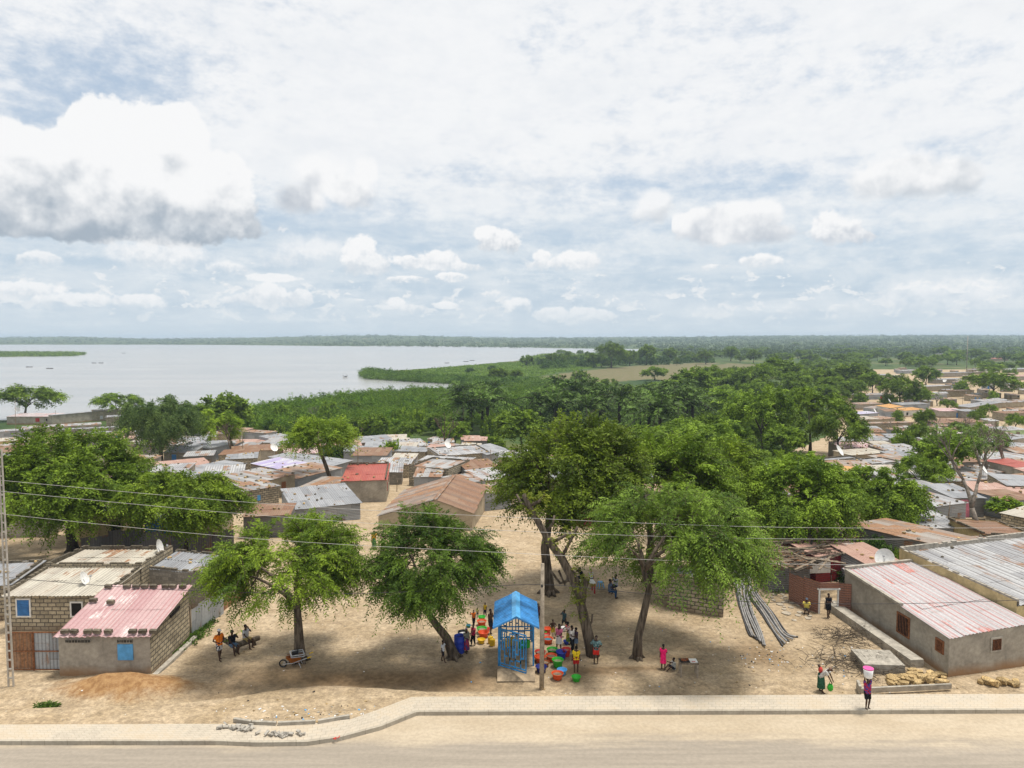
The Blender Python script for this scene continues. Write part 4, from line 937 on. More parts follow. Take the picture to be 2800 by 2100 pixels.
H((2590, 1514), (2720, 1506), 3.0, 1.5, 1.5, 'rusty', 'block_grey', 'half built grey block room with loose blocks on its walls', par=.2, name='block_room', stones=5)
H((2232, 1520), (2370, 1500), 5.0, 2.1, 2.6, 'salmon', 'tin_redwall', 'collapsing shack with a faded pink roof and dark red side', name='tin_shack', cat='shack', stones=4)
H((2380, 1548), (2470, 1540), 4.0, 2.0, 2.3, 'salmon', 'tin', 'faded pink tin roof in front of the satellite dish', name='tin_shack', cat='shack', stones=3)
H((2195, 1480), (2340, 1466), 4.5, 2.0, 2.3, 'rusty', 'tin', 'tin shack with a brown patched roof under the drooping trees', name='tin_shack', cat='shack', stones=12)
H((2100, 1545), (2215, 1552), 4.5, 1.9, 2.1, 'rust', 'tin_dark', 'dark shack buried under scrap planks by the footpath', name='tin_shack', cat='shack', stones=6)
# --- fillers between them so that the lanes stay narrow
def clear(x, y, rad):
    for q in FOOT:
        cx, cy = sum(p[0] for p in q) / 4, sum(p[1] for p in q) / 4
        rr = max(math.hypot(p[0] - cx, p[1] - cy) for p in q)
        if math.hypot(x - cx, y - cy) < rad + rr * .85: return False
    return True
RN = {'white': 'white', 'zinc': 'grey', 'mixed': 'patched white and rust', 'rusty': 'rust streaked', 'rust': 'brown rusted', 'cream': 'cream', 'orange': 'orange', 'pink': 'pink', 'salmon': 'salmon'}
WN = {'block': 'block', 'tin': 'tin', 'render': 'grey rendered', 'render_tan': 'tan rendered', 'block_grey': 'grey block', 'tin_dark': 'dark tin', 'block_pale': 'pale block'}
used_labels = set(); fr_ = random.Random(21); n_fill = 0
zones = [(54, 130, 74, 215, 40), (40, 75, 70, 110, 8), (-62, -8, 82, 165, 38), (-110, -62, 110, 205, 26), (130, 330, 215, 430, 40), (-6, 44, 76, 128, 16), (210, 420, 430, 640, 34)]
for x0, x1, y0, y1, cnt in zones:
    tries = got = 0
    while got < cnt and tries < 900:
        tries += 1
        x, y = fr_.uniform(x0, x1), fr_.uniform(y0, y1)
        sx, sy = proj((x, y, TZ(x, y) + 2))
        if not (-80 < sx < 2880) or not clear(x, y, 2.6): continue
        if x > 44 and sx < 2330: continue
        w_, d_ = fr_.uniform(3.4, 6.5), fr_.uniform(3.0, 5.0); a = fr_.choice((0, .12, -.15, .3, -.35))
        e = Vector((math.cos(a), math.sin(a), 0)); n = Vector((-e.y, e.x, 0)); p = Vector((x, y, 0))
        rf, wl = fr_.choice(['white', 'white', 'zinc', 'mixed', 'mixed', 'rusty', 'rust', 'rusty', 'cream', 'salmon']), fr_.choice(['block', 'tin', 'render', 'render_tan', 'block_grey', 'tin', 'tin_dark', 'block_pale'])
        near_ = sorted(HOUSES[:118], key=lambda h: (h[2] - p).length)[:3]
        lab = None
        for h in near_:
            core = h[1].split(' with ')[0].split(' under ')[0].split(' behind ')[0].split(' beside ')[0].split(' at ')[0].split(' in ')[0].split(' below ')[0].split(' above ')[0].split(' directly ')[0]
            side_ = 'behind' if y > h[2].y + 3 else ('in front of' if y < h[2].y - 3 else ('right of' if x > h[2].x else 'left of'))
            cand = f"{RN[rf]} roofed {WN[wl]} shack just {side_} the {core}"
            if cand not in used_labels and len(cand.split()) <= 16: lab = cand; break
        if not lab: continue
        used_labels.add(lab)
        feats = []
        if fr_.random() < .6: feats.append((0, fr_.uniform(.2, .8), 0, .8, 1.75, 'door', fr_.choice(['dark', 'dark', 'wood', 'blue_paint', 'grey_metal'])))
        if fr_.random() < .45: feats.append((0, fr_.choice((.12, .88)), .9, .6, .7, 'window', fr_.choice(['dark', 'blue_paint', 'wood'])))
        if len(feats) == 2 and abs(feats[0][1] - feats[1][1]) < .3: feats.pop()
        hf = fr_.uniform(1.9, 2.4)
        house_q([(p - e * w_ / 2).xy, (p + e * w_ / 2).xy, (p + e * w_ / 2 + n * d_).xy, (p - e * w_ / 2 + n * d_).xy], (hf, hf, hf + fr_.uniform(.1, .5), hf + fr_.uniform(.1, .5)), rf, wl, lab,
                name='tin_shack' if 'tin' in wl else 'block_house', cat='shack', feats=feats, stones=fr_.choice((0, 4, 8, 14)), seed=n_fill)
        got += 1; n_fill += 1
[print('LONG', len(h[1].split()), h[1]) for h in HOUSES if len(h[1].split()) > 16]
print('HOUSES', len(HOUSES), 'fill', n_fill, 'stones', len(STONES))
# ------------------------------------------------------------------ trees
def f_leaf(nt, uv, pos, obj):
    c = attr(nt, 'tint')
    return scl(nt, c, orand(nt).ma(0.45, 0.95))
def leaf_mat(name, trans=0.26): return mat(name, f_leaf, rough=0.6, spec=0.12, trans=trans)
MT['leaf'] = leaf_mat('feathery_leaf'); MT['palm_leaf'] = mat('palm_leaf', f_leaf, rough=0.6, spec=0.12, trans=0.15)
def f_bark(nt, uv, pos, obj):
    n = nz(nt, vmath(nt, 'MULTIPLY', obj, (7, 7, 1.1)), 1.0, 5, 0.65); n2 = nz(nt, obj, 1.2, 3, 0.5)
    return scl(nt, mixc(nt, n.step(0.35, 0.65), (0.055, 0.042, 0.030), (0.17, 0.135, 0.10)), n2.step(0.2, 0.8, 0.8, 1.2)), n
MT['bark'] = mat('rough_bark', f_bark, bump=0.9, bump_dist=0.06)
MT['bark_dark'] = plain('dark_bark', (0.05, 0.04, 0.03), 0.4, 4.0)
MT['bark_pale'] = plain('pale_dry_bark', (0.20, 0.17, 0.14), 0.4, 4.0)

def leaves_mesh(name, O, Dr, Ln, K, lw, ll, G, base, tip, droop=0.35, spread=0.85, material=None, jit=0.25, shade=None):
    """sprays: origins O, directions Dr, lengths Ln, K leaflets each; colours from base to tip tint"""
    S = len(O); g = G
    t = (np.arange(K) + 0.6) / K
    Dn = Dr / np.linalg.norm(Dr, axis=1, keepdims=True)
    tt = t[None, :, None]; L = Ln[:, None, None]
    P = O[:, None, :] + Dn[:, None, :] * (L * tt) + np.array([0, 0, -1.0])[None, None, :] * (L * droop * tt ** 2)
    T = Dn[:, None, :] + np.array([0, 0, -1.0]) * (2 * droop * tt); T = T / np.linalg.norm(T, axis=2, keepdims=True)
    up = np.array([0, 0, 1.0]) + g.normal(0, .35, (S, 1, 3))
    side = np.cross(T, up); side /= np.linalg.norm(side, axis=2, keepdims=True) + 1e-6
    sg = np.where(np.arange(K) % 2 == 0, 1.0, -1.0)[None, :, None]
    ld = T * 0.55 + side * sg * spread + np.array([0, 0, -.25]) + g.normal(0, jit, (S, K, 3)); ld /= np.linalg.norm(ld, axis=2, keepdims=True)
    nv = np.cross(ld, np.cross(T, side) + g.normal(0, .5, (S, K, 3))); nv /= np.linalg.norm(nv, axis=2, keepdims=True) + 1e-6
    l_ = ll * g.uniform(.7, 1.25, (S, K, 1)) * (1.15 - 0.5 * tt); w_ = lw * g.uniform(.7, 1.25, (S, K, 1))
    a = P; b = P + ld * l_ * .5 + nv * w_ * .5; c = P + ld * l_; d = P + ld * l_ * .5 - nv * w_ * .5
    V = np.stack([a, b, c, d], 2).reshape(-1, 3)
    n = S * K; F = np.arange(n * 4)
    me = bpy.data.meshes.new(name)
    me.vertices.add(n * 4); me.vertices.foreach_set('co', V.astype(np.float32).ravel())
    me.loops.add(n * 4); me.loops.foreach_set('vertex_index', F.astype(np.int32))
    me.polygons.add(n); me.polygons.foreach_set('loop_start', (np.arange(n) * 4).astype(np.int32)); me.polygons.foreach_set('loop_total', np.full(n, 4, np.int32))
    sh = (g.random((S, 1, 1)) if shade is None else shade[:, None, None]) * .7 + g.random((S, K, 1)) * .3
    col = np.array(base)[None, None] * (1 - sh) + np.array(tip)[None, None] * sh
    col = np.concatenate([col, np.ones((S, K, 1))], 2)
    col = np.repeat(col.reshape(-1, 4), 4, 0)
    ca = me.color_attributes.new('tint', 'FLOAT_COLOR', 'POINT'); ca.data.foreach_set('color', col.astype(np.float32).ravel())
    me.materials.append(material or MT['leaf']); me.update()
    return me
def bez(a, b, c, n=6):
    return [a * (1 - t) ** 2 + b * (2 * t * (1 - t)) + c * t * t for t in np.linspace(0, 1, n)]
GREEN = ((0.030, 0.064, 0.009), (0.215, 0.318, 0.028))
GREEN_A = ((0.030, 0.064, 0.009), (0.225, 0.320, 0.026)); GREEN_B = ((0.022, 0.054, 0.010), (0.170, 0.275, 0.030)); GREEN_C = ((0.036, 0.074, 0.012), (0.220, 0.330, 0.042)); GREEN_D = ((0.030, 0.058, 0.009), (0.205, 0.280, 0.024))
LIGHT = ((0.050, 0.100, 0.010), (0.265, 0.370, 0.030))
DARK = ((0.014, 0.038, 0.008), (0.095, 0.170, 0.024))
GREYG = ((0.036, 0.075, 0.020), (0.185, 0.270, 0.070))
YEL = ((0.110, 0.160, 0.010), (0.38, 0.40, 0.03))
OLIVE = ((0.06, 0.065, 0.012), (0.23, 0.18, 0.03))
def make_tree(seed, trunk_pts, trunk_r, c, rx, ry, up, dn, ntips=110, per_tip=20, K=16, lw=.062, ll=.27, slen=(.45, 1.05), tint=GREEN, hang=.5, lobes=13, fill=.5, nlimb=5, flat=1.0, twig=True, bark='bark', outw=1.0):
    """returns trunk mesh and crown mesh in local coordinates (base of the trunk at the origin)"""
    g = np.random.default_rng(seed); rr = random.Random(seed)
    m = MB(); tp = [Vector(p) for p in trunk_pts]
    k = len(tp); m.tube(tp, [trunk_r * (1.25 if i == 0 else 1 - .38 * i / (k - 1)) for i in range(k)], 10)
    for a_ in range(5):                                   # root flare
        an = a_ * 1.256 + rr.random(); m.tube([tp[0] + Vector((0, 0, .35 * trunk_r / .3)), tp[0] + Vector((math.cos(an), math.sin(an), -.08)) * trunk_r * 1.9], [trunk_r * .7, trunk_r * .22], 5)
    fork = tp[-1]; C = Vector(c)
    # lumpy crown: tips on and inside a lobed dome
    lob = g.normal(0, 1, (lobes, 3)); lob[:, 2] = np.abs(lob[:, 2]) * 1.0 - .25; lob /= np.linalg.norm(lob, axis=1, keepdims=True)
    tips = []
    while len(tips) < ntips:
        if g.random() < .78: d = lob[g.integers(len(lob))] + g.normal(0, .30, 3)
        else: d = g.normal(0, 1, 3); d[2] = d[2] * .75 + .28
        d /= np.linalg.norm(d)
        ad = np.max(lob @ d); rad = (0.66 + .40 * np.clip((ad - .55) / .45, 0, 1)) * (1 - fill * g.random() ** 2.2)
        z = d[2] * (up if d[2] > 0 else dn) * flat
        tips.append(np.array([c[0] + d[0] * rx * rad, c[1] + d[1] * ry * rad, c[2] + z * rad]))
    limbs = []
    for i in range(nlimb):
        an = 2 * math.pi * (i + rr.uniform(-.3, .3)) / nlimb
        e = Vector((c[0] + math.cos(an) * rx * .55, c[1] + math.sin(an) * ry * .55, c[2] + up * rr.uniform(.05, .45)))
        midp = fork.lerp(e, .45) + Vector((0, 0, (e - fork).length * .10)) - Vector((math.cos(an), math.sin(an), 0)) * .1 * rx
        pts = bez(fork, midp, e, 7); limbs.append(pts)
        m.tube(pts, [trunk_r * (.56 - .44 * j / 6) for j in range(7)], 7, cap=False)
    nodes = [p for pts in limbs for p in pts[2:]]; N = np.array([tuple(p) for p in nodes])
    O, Dr, Ln, Sh = [], [], [], []
    for tip in tips:
        j = int(np.argmin(np.linalg.norm(N - tip, axis=1) + .35 * np.maximum(N[:, 2] - tip[2], 0)))
        a, e = nodes[j], Vector(tip); md = a.lerp(e, .5) + Vector((0, 0, (e - a).length * .22))
        pts = bez(a, md, e, 5); m.tube(pts, [trunk_r * .14, trunk_r * .11, trunk_r * .08, trunk_r * .05, .012], 4, cap=False)
        out = np.array([e.x - C.x, e.y - C.y, (e.z - C.z) * .7]); out = out / (np.linalg.norm(out) + 1e-6)
        tone = rr.random()                            # each clump has its own tint, old leaf or new
        for q in range(per_tip):
            s_ = rr.random() ** .6
            p = np.array(tuple(pts[min(int(s_ * 4), 3)].lerp(pts[min(int(s_ * 4), 3) + 1], s_ * 4 - min(int(s_ * 4), 3)))) + g.normal(0, .16, 3)
            dr = out * (1.15 * outw) + g.normal(0, .48, 3) + np.array([0, 0, .15 - hang * .5 * rr.random()])
            O.append(p); Dr.append(dr); Ln.append(rr.uniform(*slen)); Sh.append(np.clip(tone + rr.uniform(-.3, .3), 0, 1))
    O, Dr, Ln, Sh = map(np.array, (O, Dr, Ln, Sh))
    if twig:
        for i in range(0, len(O), 3):
            d = Dr[i] / np.linalg.norm(Dr[i]); p0 = Vector(O[i]); p1 = Vector(O[i] + d * Ln[i] * .5 - np.array([0, 0, hang * .25 * Ln[i] * .5])); p2 = Vector(O[i] + d * Ln[i] - np.array([0, 0, hang * Ln[i]]))
            m.tube([p0, p1, p2], [.012, .009, .005], 3, cap=False)
    cm = leaves_mesh('crown', O, Dr, Ln, K, lw, ll, g, tint[0], tint[1], droop=hang, shade=Sh)
    return m.mesh('trunk', MT[bark], True), cm
def plant(tm, cm, loc, label, cat='tree', name='feathery_tree', group=None, sc=1.0, rz=0.0, sz=None):
    root = empty(name, loc, rz, label, cat, group); root.scale = (sc, sc, sz or sc)
    if tm: link('trunk', tm, root)
    if cm: link('crown', cm, root)
    return root
def near_tree(label, base, x0, x1, top, low, trunk, D=None, r=.30, seed=1, depth=.95, name='feathery_tree', ccy=.42, **k):
    """base pixel, crown extent in pixels, trunk = list of pixels from base to fork (all at the trunk's distance)"""
    b = on(*base); D = b.y
    P = [b] + [atY(px, py, D) for px, py in trunk]
    cx0, cx1 = atY(x0, low, D).x, atY(x1, low, D).x; zt, zl = atY(base[0], top, D).z, atY(base[0], low, D).z
    zc = zl + (zt - zl) * ccy
    tm, cm = make_tree(seed, [p - b for p in P], r, ((cx0 + cx1) / 2 - b.x, 0, zc - b.z), (cx1 - cx0) / 2 * 1.0, (cx1 - cx0) / 2 * depth, (zt - zc) * .95, (zc - zl) * .9, **k)
    return plant(tm, cm, b, label, name=name)
near_tree('feathery drooping tree with a wheelbarrow leaning at its foot', (820, 1808), 590, 985, 1392, 1695, [(818, 1755), (815, 1700), (812, 1660)], r=.30, seed=11, hang=.42, ntips=160, per_tip=19, K=19, tint=GREEN_A, slen=(.6, 1.4), lobes=15)
near_tree('feathery tree with a leaning trunk beside the blue barrel', (1243, 1800), 1022, 1345, 1372, 1690, [(1222, 1745), (1190, 1705), (1160, 1660)], r=.27, seed=12, hang=.46, ntips=150, per_tip=19, K=19, tint=GREEN_B, slen=(.6, 1.4), lobes=15)
near_tree('drooping feathery tree with exposed roots, right of the pollarded trunk', (1742, 1800), 1560, 2075, 1325, 1690, [(1745, 1740), (1762, 1670), (1775, 1610), (1760, 1560)], r=.25, seed=13, hang=.52, ntips=195, per_tip=20, K=19, tint=GREEN_C, slen=(.7, 1.8), ccy=.52, lobes=18)
near_tree('broad feathery tree in the middle of the bare ground, largest of all', (1500, 1622), 1372, 1770, 1138, 1500, [(1497, 1570), (1490, 1500), (1500, 1430)], r=.42, seed=14, hang=.38, ntips=250, per_tip=21, K=14, tint=GREEN_D, lw=.10, ll=.32, slen=(.8, 1.8))
near_tree('tall feathery tree standing behind the drooping one with exposed roots', (1775, 1590), 1590, 1990, 1185, 1480, [(1775, 1530), (1780, 1480), (1775, 1430)], r=.34, seed=15, hang=.38, ntips=250, per_tip=20, K=14, lw=.105, ll=.33, slen=(.8, 1.8))
near_tree('yellowish feathery tree behind the tall ones, above the red walled shed', (1900, 1480), 1790, 2110, 1195, 1450, [(1900, 1440), (1905, 1400), (1910, 1360)], r=.30, seed=16, tint=LIGHT, ntips=170, per_tip=19, K=13, lw=.11, ll=.35, slen=(.7, 1.6))
near_tree('dense green tree over the scrap covered shack', (2145, 1523), 2045, 2335, 1245, 1525, [(2143, 1480), (2140, 1440), (2150, 1400)], r=.30, seed=17, ntips=220, per_tip=20, K=14, lw=.11, ll=.34, slen=(.7, 1.6), hang=.6, bark='bark_dark')
near_tree('round drooping tree beside the dish and the tin shacks', (2375, 1468), 2290, 2505, 1278, 1450, [(2375, 1430), (2378, 1400), (2380, 1370)], r=.32, seed=18, hang=.65, ntips=160, per_tip=20, K=13, lw=.12, ll=.36, slen=(.7, 1.6), bark='bark_dark')
near_tree('huge umbrella shaped tree in the left yard', (200, 1512), -25, 415, 1168, 1495, [(197, 1480), (190, 1455), (195, 1430)], r=.45, seed=19, hang=.40, ntips=330, per_tip=22, K=14, lw=.11, ll=.34, slen=(.8, 1.8), bark='bark_dark', nlimb=6)
near_tree('smaller rounded tree beside the dark corrugated fence', (512, 1530), 345, 665, 1290, 1470, [(512, 1480), (505, 1450), (510, 1430)], r=.30, seed=20, hang=.55, ntips=240, per_tip=20, K=14, lw=.105, ll=.33, slen=(.6, 1.5), tint=LIGHT, bark='bark_dark', nlimb=6, ccy=.5)
near_tree('tall weeping grey green tree by the lakeside houses', (440, 1268), 345, 530, 1068, 1262, [(440, 1240), (438, 1210), (440, 1180)], r=.40, seed=21, hang=.85, tint=GREYG, ntips=210, per_tip=20, K=12, lw=.15, ll=.50, slen=(1.0, 2.6), ccy=.55, twig=False)
near_tree('flat crowned tree with a long leaning trunk among the tin roofs', (907, 1347), 782, 975, 1138, 1250, [(900, 1300), (888, 1265), (875, 1235), (868, 1215)], r=.30, seed=22, hang=.35, tint=LIGHT, ntips=120, per_tip=18, K=12, lw=.11, ll=.36, slen=(.7, 1.6), fill=.4, ccy=.3, nlimb=6)
near_tree('feathery tree cut back hard, half bare, beside the rust roofed shack', (642, 1255), 528, 655, 1118, 1215, [(640, 1232), (632, 1210), (625, 1190)], r=.30, seed=23, tint=LIGHT, ntips=70, per_tip=16, K=12, lw=.13, ll=.42, slen=(.8, 1.8), nlimb=5, ccy=.45, twig=False)

# --- pollarded tree in front: a thick trunk, one long bare limb, cut stubs with fresh sprouts
def pollard():
    b = on(1622, 1792); D = b.y; m = MB(); q = lambda px, py, dy=0: atY(px, py, D + dy) - b
    main = [q(1622, 1796), q(1612, 1755), q(1600, 1700), q(1588, 1650), q(1592, 1610), q(1602, 1585)]
    m.tube(main, [.40, .33, .30, .28, .26, .22], 10)
    limb = [q(1590, 1640), q(1570, 1590), q(1535, 1525), q(1505, 1485), q(1470, 1425), q(1447, 1385), q(1432, 1352)]
    m.tube(limb, [.26, .25, .23, .21, .17, .15, .13], 8)
    for pts, r0 in (([q(1535, 1525), q(1560, 1478), q(1580, 1440)], .10), ([q(1505, 1485), q(1535, 1470), q(1562, 1455)], .10), ([q(1555, 1565), q(1545, 1600), q(1528, 1560)], .09), ([q(1447, 1385), q(1475, 1370), q(1490, 1352)], .10),
                    ([q(1447, 1385), q(1425, 1375), q(1412, 1352)], .09), ([q(1560, 1585), q(1532, 1595), q(1505, 1560)], .09), ([q(1592, 1610), q(1572, 1570), q(1560, 1555)], .10), ([q(1490, 1460), q(1512, 1430), q(1516, 1410)], .08), ([q(1606, 1720), q(1618, 1700), q(1620, 1680)], .07)):
        m.tube(pts, [r0, r0 * .9, r0 * .8], 6)
    root = empty('pollarded_tree', b, 0, 'thick pollarded trunk with one long bare limb and fresh sprouts, behind the basins', 'tree')
    m.build('trunk', MT['bark'], root, True)
    g = np.random.default_rng(5); O, Dr, Ln = [], [], []
    for px, py, n in ((1580, 1600, 26), (1600, 1590, 22), (1575, 1640, 26), (1585, 1680, 14), (1580, 1560, 14), (1440, 1360, 16), (1490, 1360, 16), (1430, 1390, 12), (1455, 1400, 14), (1560, 1460, 10), (1500, 1480, 16), (1515, 1500, 14), (1585, 1625, 18)):
        for i in range(n):
            O.append(np.array(q(px, py)) + g.normal(0, .16, 3)); Dr.append(g.normal(0, .7, 3) + [0, -.2, .5]); Ln.append(g.uniform(.25, .6))
    link('crown', leaves_mesh('crown', np.array(O), np.array(Dr), np.array(Ln), 10, .06, .16, g, (.07, .11, .012), (.24, .26, .03), droop=.3), root)
pollard()

# --- middle distance: prototypes, then copies
def proto(seed, H, Rr, tint, **k):
    return make_tree(seed, [(0, 0, 0), (.1, 0, H * .18), (-.1, .1, H * .34)], .028 * H, (0, 0, H * .60), Rr, Rr, H * .40, H * .30, **k)
lo = dict(ntips=90, per_tip=13, K=9, lw=.20, ll=.62, slen=(.8, 1.9), twig=False, bark='bark_dark', nlimb=5)
PR = {'umb': [proto(31, 9, 5.6, GREEN, hang=.5, fill=.45, **lo), proto(32, 9, 5.0, LIGHT, hang=.55, fill=.5, **lo), proto(33, 9, 5.8, GREEN, hang=.6, fill=.4, **lo)],
      'round': [proto(34, 8, 3.9, DARK, hang=.25, **dict(lo, lw=.34, ll=.6)), proto(35, 8, 4.2, GREEN, hang=.3, **dict(lo, lw=.34, ll=.6)), proto(36, 8, 4.4, LIGHT, hang=.3, **dict(lo, lw=.30, ll=.55))],
      'oliv': [proto(37, 8, 4.3, OLIVE, hang=.3, **dict(lo, lw=.3, ll=.6))], 'yel': [proto(38, 7, 3.6, YEL, hang=.3, **dict(lo, lw=.34, ll=.6, slen=(.6, 1.2)))]}
def bush_proto(seed, tint, H=3.0, Rr=2.4):
    g = np.random.default_rng(seed); n = 420
    d = g.normal(0, 1, (n, 3)); d[:, 2] = np.abs(d[:, 2]); d /= np.linalg.norm(d, axis=1, keepdims=True); rad = g.uniform(.45, 1.0, (n, 1)) * (1 + .22 * np.sin(d[:, :1] * 5 + seed) * np.cos(d[:, 1:2] * 4))
    O = d * rad * np.array([Rr, Rr, H * .85]) + np.array([0, 0, .1])
    m = MB(); rr = random.Random(seed)
    for i in range(6):
        an = i * 1.05 + rr.random(); m.tube([(0, 0, -.2), (math.cos(an) * .4, math.sin(an) * .4, H * .35), (math.cos(an) * Rr * .6, math.sin(an) * Rr * .6, H * .7)], [.09, .06, .02], 4)
    return m.mesh('trunk', MT['bark_dark']), leaves_mesh('crown', O, d + g.normal(0, .5, (n, 3)), g.uniform(.4, .9, n), 8, .24, .42, g, tint[0], tint[1], droop=.3)
PR['bush'] = [bush_proto(41, GREEN), bush_proto(42, LIGHT), bush_proto(43, DARK)]
PRH = {'umb': 9.0, 'round': 8.0, 'oliv': 8.0, 'yel': 7.0, 'bush': 2.9}; PRW = {'umb': 11.6, 'round': 9.2, 'oliv': 9.2, 'yel': 7.8, 'bush': 5.6}
KN = {'umb': 'umbrella_tree', 'round': 'round_crowned_tree', 'oliv': 'olive_brown_tree', 'yel': 'yellow_leaved_tree', 'bush': 'bush'}
tr_ = random.Random(77)
TREE_SPOTS = []
def mid_tree(px, base_py, w, top, kind, v, label, group=None, cat='tree', name='green_tree', loc=None):
    b = loc or on(px, base_py); tm, cm = PR[kind][v % len(PR[kind])]
    h = (base_py - top) * b.y / FPX / PRH[kind]; s_ = w * b.y / FPX / PRW[kind]
    TREE_SPOTS.append((b.x, b.y))
    return plant(tm, cm, b, label, 'bush' if kind == 'bush' else cat, KN[kind], group, s_, tr_.uniform(0, 6.28), max(h, .55 * s_))
MID = [
 (70, 1146, 180, 1055, 'umb', 0, 'broad tree behind the white and pink roof at the far left shore'), (322, 1146, 120, 1077, 'umb', 2, 'tree rising behind the unroofed pale block shell'),
 (608, 1195, 150, 1084, 'round', 0, 'dark rounded tree at the left end of the reed bed'), (560, 1190, 90, 1112, 'umb', 1, 'small tree right of the tall weeping tree'), (920, 1262, 95, 1212, 'bush', 2, 'dark bush hugging the long leaning trunk'),
 (1068, 1264, 68, 1200, 'bush', 1, 'dense bright bush left of the tan house with the blue door'), (1118, 1212, 108, 1152, 'umb', 1, 'light green tree behind the white stone strewn roof'), (1245, 1222, 110, 1152, 'umb', 1, 'pale spreading tree in front of the palms'),
 (1426, 1235, 140, 1124, 'round', 2, 'bright light green tree at the foot of the palm grove'), (1030, 1205, 90, 1140, 'oliv', 0, 'olive green tree at the foot of the reed bed'), (980, 1200, 80, 1145, 'round', 0, 'dark tree at the foot of the reed bed'),
 (1350, 1225, 70, 1190, 'bush', 1, 'bush by the plain grey shed under the palms'), (1955, 1300, 215, 1150, 'umb', 0, 'wide feathery tree behind the yellowish one'), (2082, 1245, 190, 1062, 'umb', 0, 'tall domed tree at the centre of the right hand wood'),
 (2215, 1240, 195, 1066, 'umb', 2, 'tall dark trunked tree at the edge of the right settlement'), (2290, 1252, 165, 1122, 'umb', 1, 'drooping tree leaning over the clean pink roof'), (1975, 1160, 150, 1068, 'round', 2, 'bright green broadleaf tree beyond the wood'),
 (1850, 1260, 180, 1150, 'umb', 2, 'feathery tree right behind the great central crown'), (2030, 1330, 170, 1215, 'umb', 1, 'light feathery tree left of the dense tree over the scrap shack'), (1760, 1235, 100, 1165, 'yel', 0, 'yellow leaved tree above the great central crown'),
 (1900, 1280, 110, 1180, 'yel', 0, 'yellow green tree between the feathery crowns'), (2160, 1330, 120, 1235, 'bush', 1, 'leafy bush behind the dense tree over the scrap shack'), (2510, 1362, 150, 1245, 'umb', 0, 'drooping tree right of the round one'),
 (2578, 1316, 150, 1186, 'round', 1, 'dense dark crowned tree among white roofs at the right'), (2690, 1262, 115, 1172, 'umb', 2, 'greyish tree below the lime green house'), (2526, 1178, 52, 1122, 'round', 1, 'small round tree by the faded orange roof'),
 (2460, 1112, 105, 1028, 'umb', 0, 'tree clump tree on the sandy square'), (2500, 1112, 80, 1062, 'round', 2, 'lower light tree beside the grey tin house'), (2532, 1055, 68, 1004, 'round', 0, 'dark round tree in front of the wide grey house far back'),
 (2715, 1092, 142, 1018, 'umb', 0, 'large round crowned roadside tree at the upper right'), (2705, 1030, 90, 992, 'umb', 1, 'crown peeping out behind the large roadside tree'), (2385, 1078, 72, 1022, 'round', 1, 'upright tree beside the dark shack with a red door'),
 (2350, 1102, 45, 1070, 'bush', 0, 'small bush at the gap left of the right settlement'), (2432, 1112, 60, 1076, 'bush', 1, 'low leafy bush below the sandy square tree'), (2410, 1215, 60, 1195, 'bush', 0, 'small shrub between the pink and white roofs'),
 (2760, 1490, 70, 1450, 'bush', 2, 'dark shrub by the stained yellow shed'), (2745, 1420, 90, 1362, 'round', 0, 'papaya like dark shrub at the right edge'), (2250, 1330, 110, 1260, 'bush', 2, 'dark scrub behind the bare orange roof'),
 (2395, 1545, 110, 1465, 'bush', 2, 'dark green shrub by the satellite dish'), (2350, 1590, 120, 1530, 'bush', 2, 'dark shrub behind the rust red tin gate'), (2440, 1548, 60, 1500, 'bush', 0, 'leafy shrub under the faded pink roofs'),
 (1890, 1095, 110, 1010, 'round', 0, 'dark tree at the near end of the tilled field'), (1962, 1080, 125, 1004, 'umb', 0, 'spreading tree beside the pale track'), (2062, 1082, 135, 998, 'umb', 2, 'wide tree left of the lone white roof'), (2135, 1066, 105, 984, 'round', 1, 'round tree above the lone white roof'),
 (2172, 1096, 115, 1018, 'umb', 1, 'feathery tree right of the lone white roof'), (2232, 1080, 125, 1008, 'umb', 0, 'broad tree in the far wood, third from the right settlement'), (2292, 1096, 125, 1032, 'umb', 2, 'broad low tree against the right settlement'), (2332, 1064, 105, 998, 'round', 1, 'rounded tree above the small white roofed block house'),
 (1790, 1040, 70, 1006, 'oliv', 0, 'brownish tree on the tilled field'), (2060, 995, 40, 960, 'oliv', 0, 'small orange leaved tree beyond the field'), (1820, 1100, 120, 1050, 'round', 0, 'dark tree at the right end of the palm grove'), (1740, 1110, 90, 1062, 'round', 1, 'green tree behind the palms'),
 (1440, 1002, 40, 973, 'round', 0, 'round dark tree standing alone on the headland'), (1622, 1004, 48, 968, 'round', 0, 'dark tree left of the tall umbrella tree'), (1672, 1006, 88, 938, 'umb', 0, 'tall umbrella tree on the headland skyline'), (1722, 1000, 52, 957, 'umb', 1, 'slim tree right of the tall umbrella tree'),
 (1768, 998, 46, 946, 'round', 1, 'tall narrow tree on the headland'), (1832, 990, 44, 953, 'round', 0, 'dark tree beside the pale track'), (1998, 988, 42, 950, 'round', 0, 'dark topped tree beyond the field'), (1930, 996, 50, 958, 'umb', 2, 'flat tree beyond the pale track'),
 (1286, 1020, 30, 1004, 'bush', 2, 'small dark bush near the headland tip'), (1345, 1014, 30, 998, 'bush', 2, 'dark bush on the crest of the headland'), (1362, 1045, 55, 1008, 'round', 1, 'leafy tree on the near bank of the headland'), (1410, 1040, 40, 1012, 'round', 0, 'dark tree above the inlet'), (1585, 1040, 60, 1010, 'bush', 0, 'bush at the edge of the tilled field'),
 (2580, 975, 40, 948, 'round', 0, 'dark tree left of the big grey building on the horizon'), (2655, 985, 60, 955, 'umb', 2, 'tree right of the big grey building on the horizon'),
]
for t in MID: mid_tree(*t)
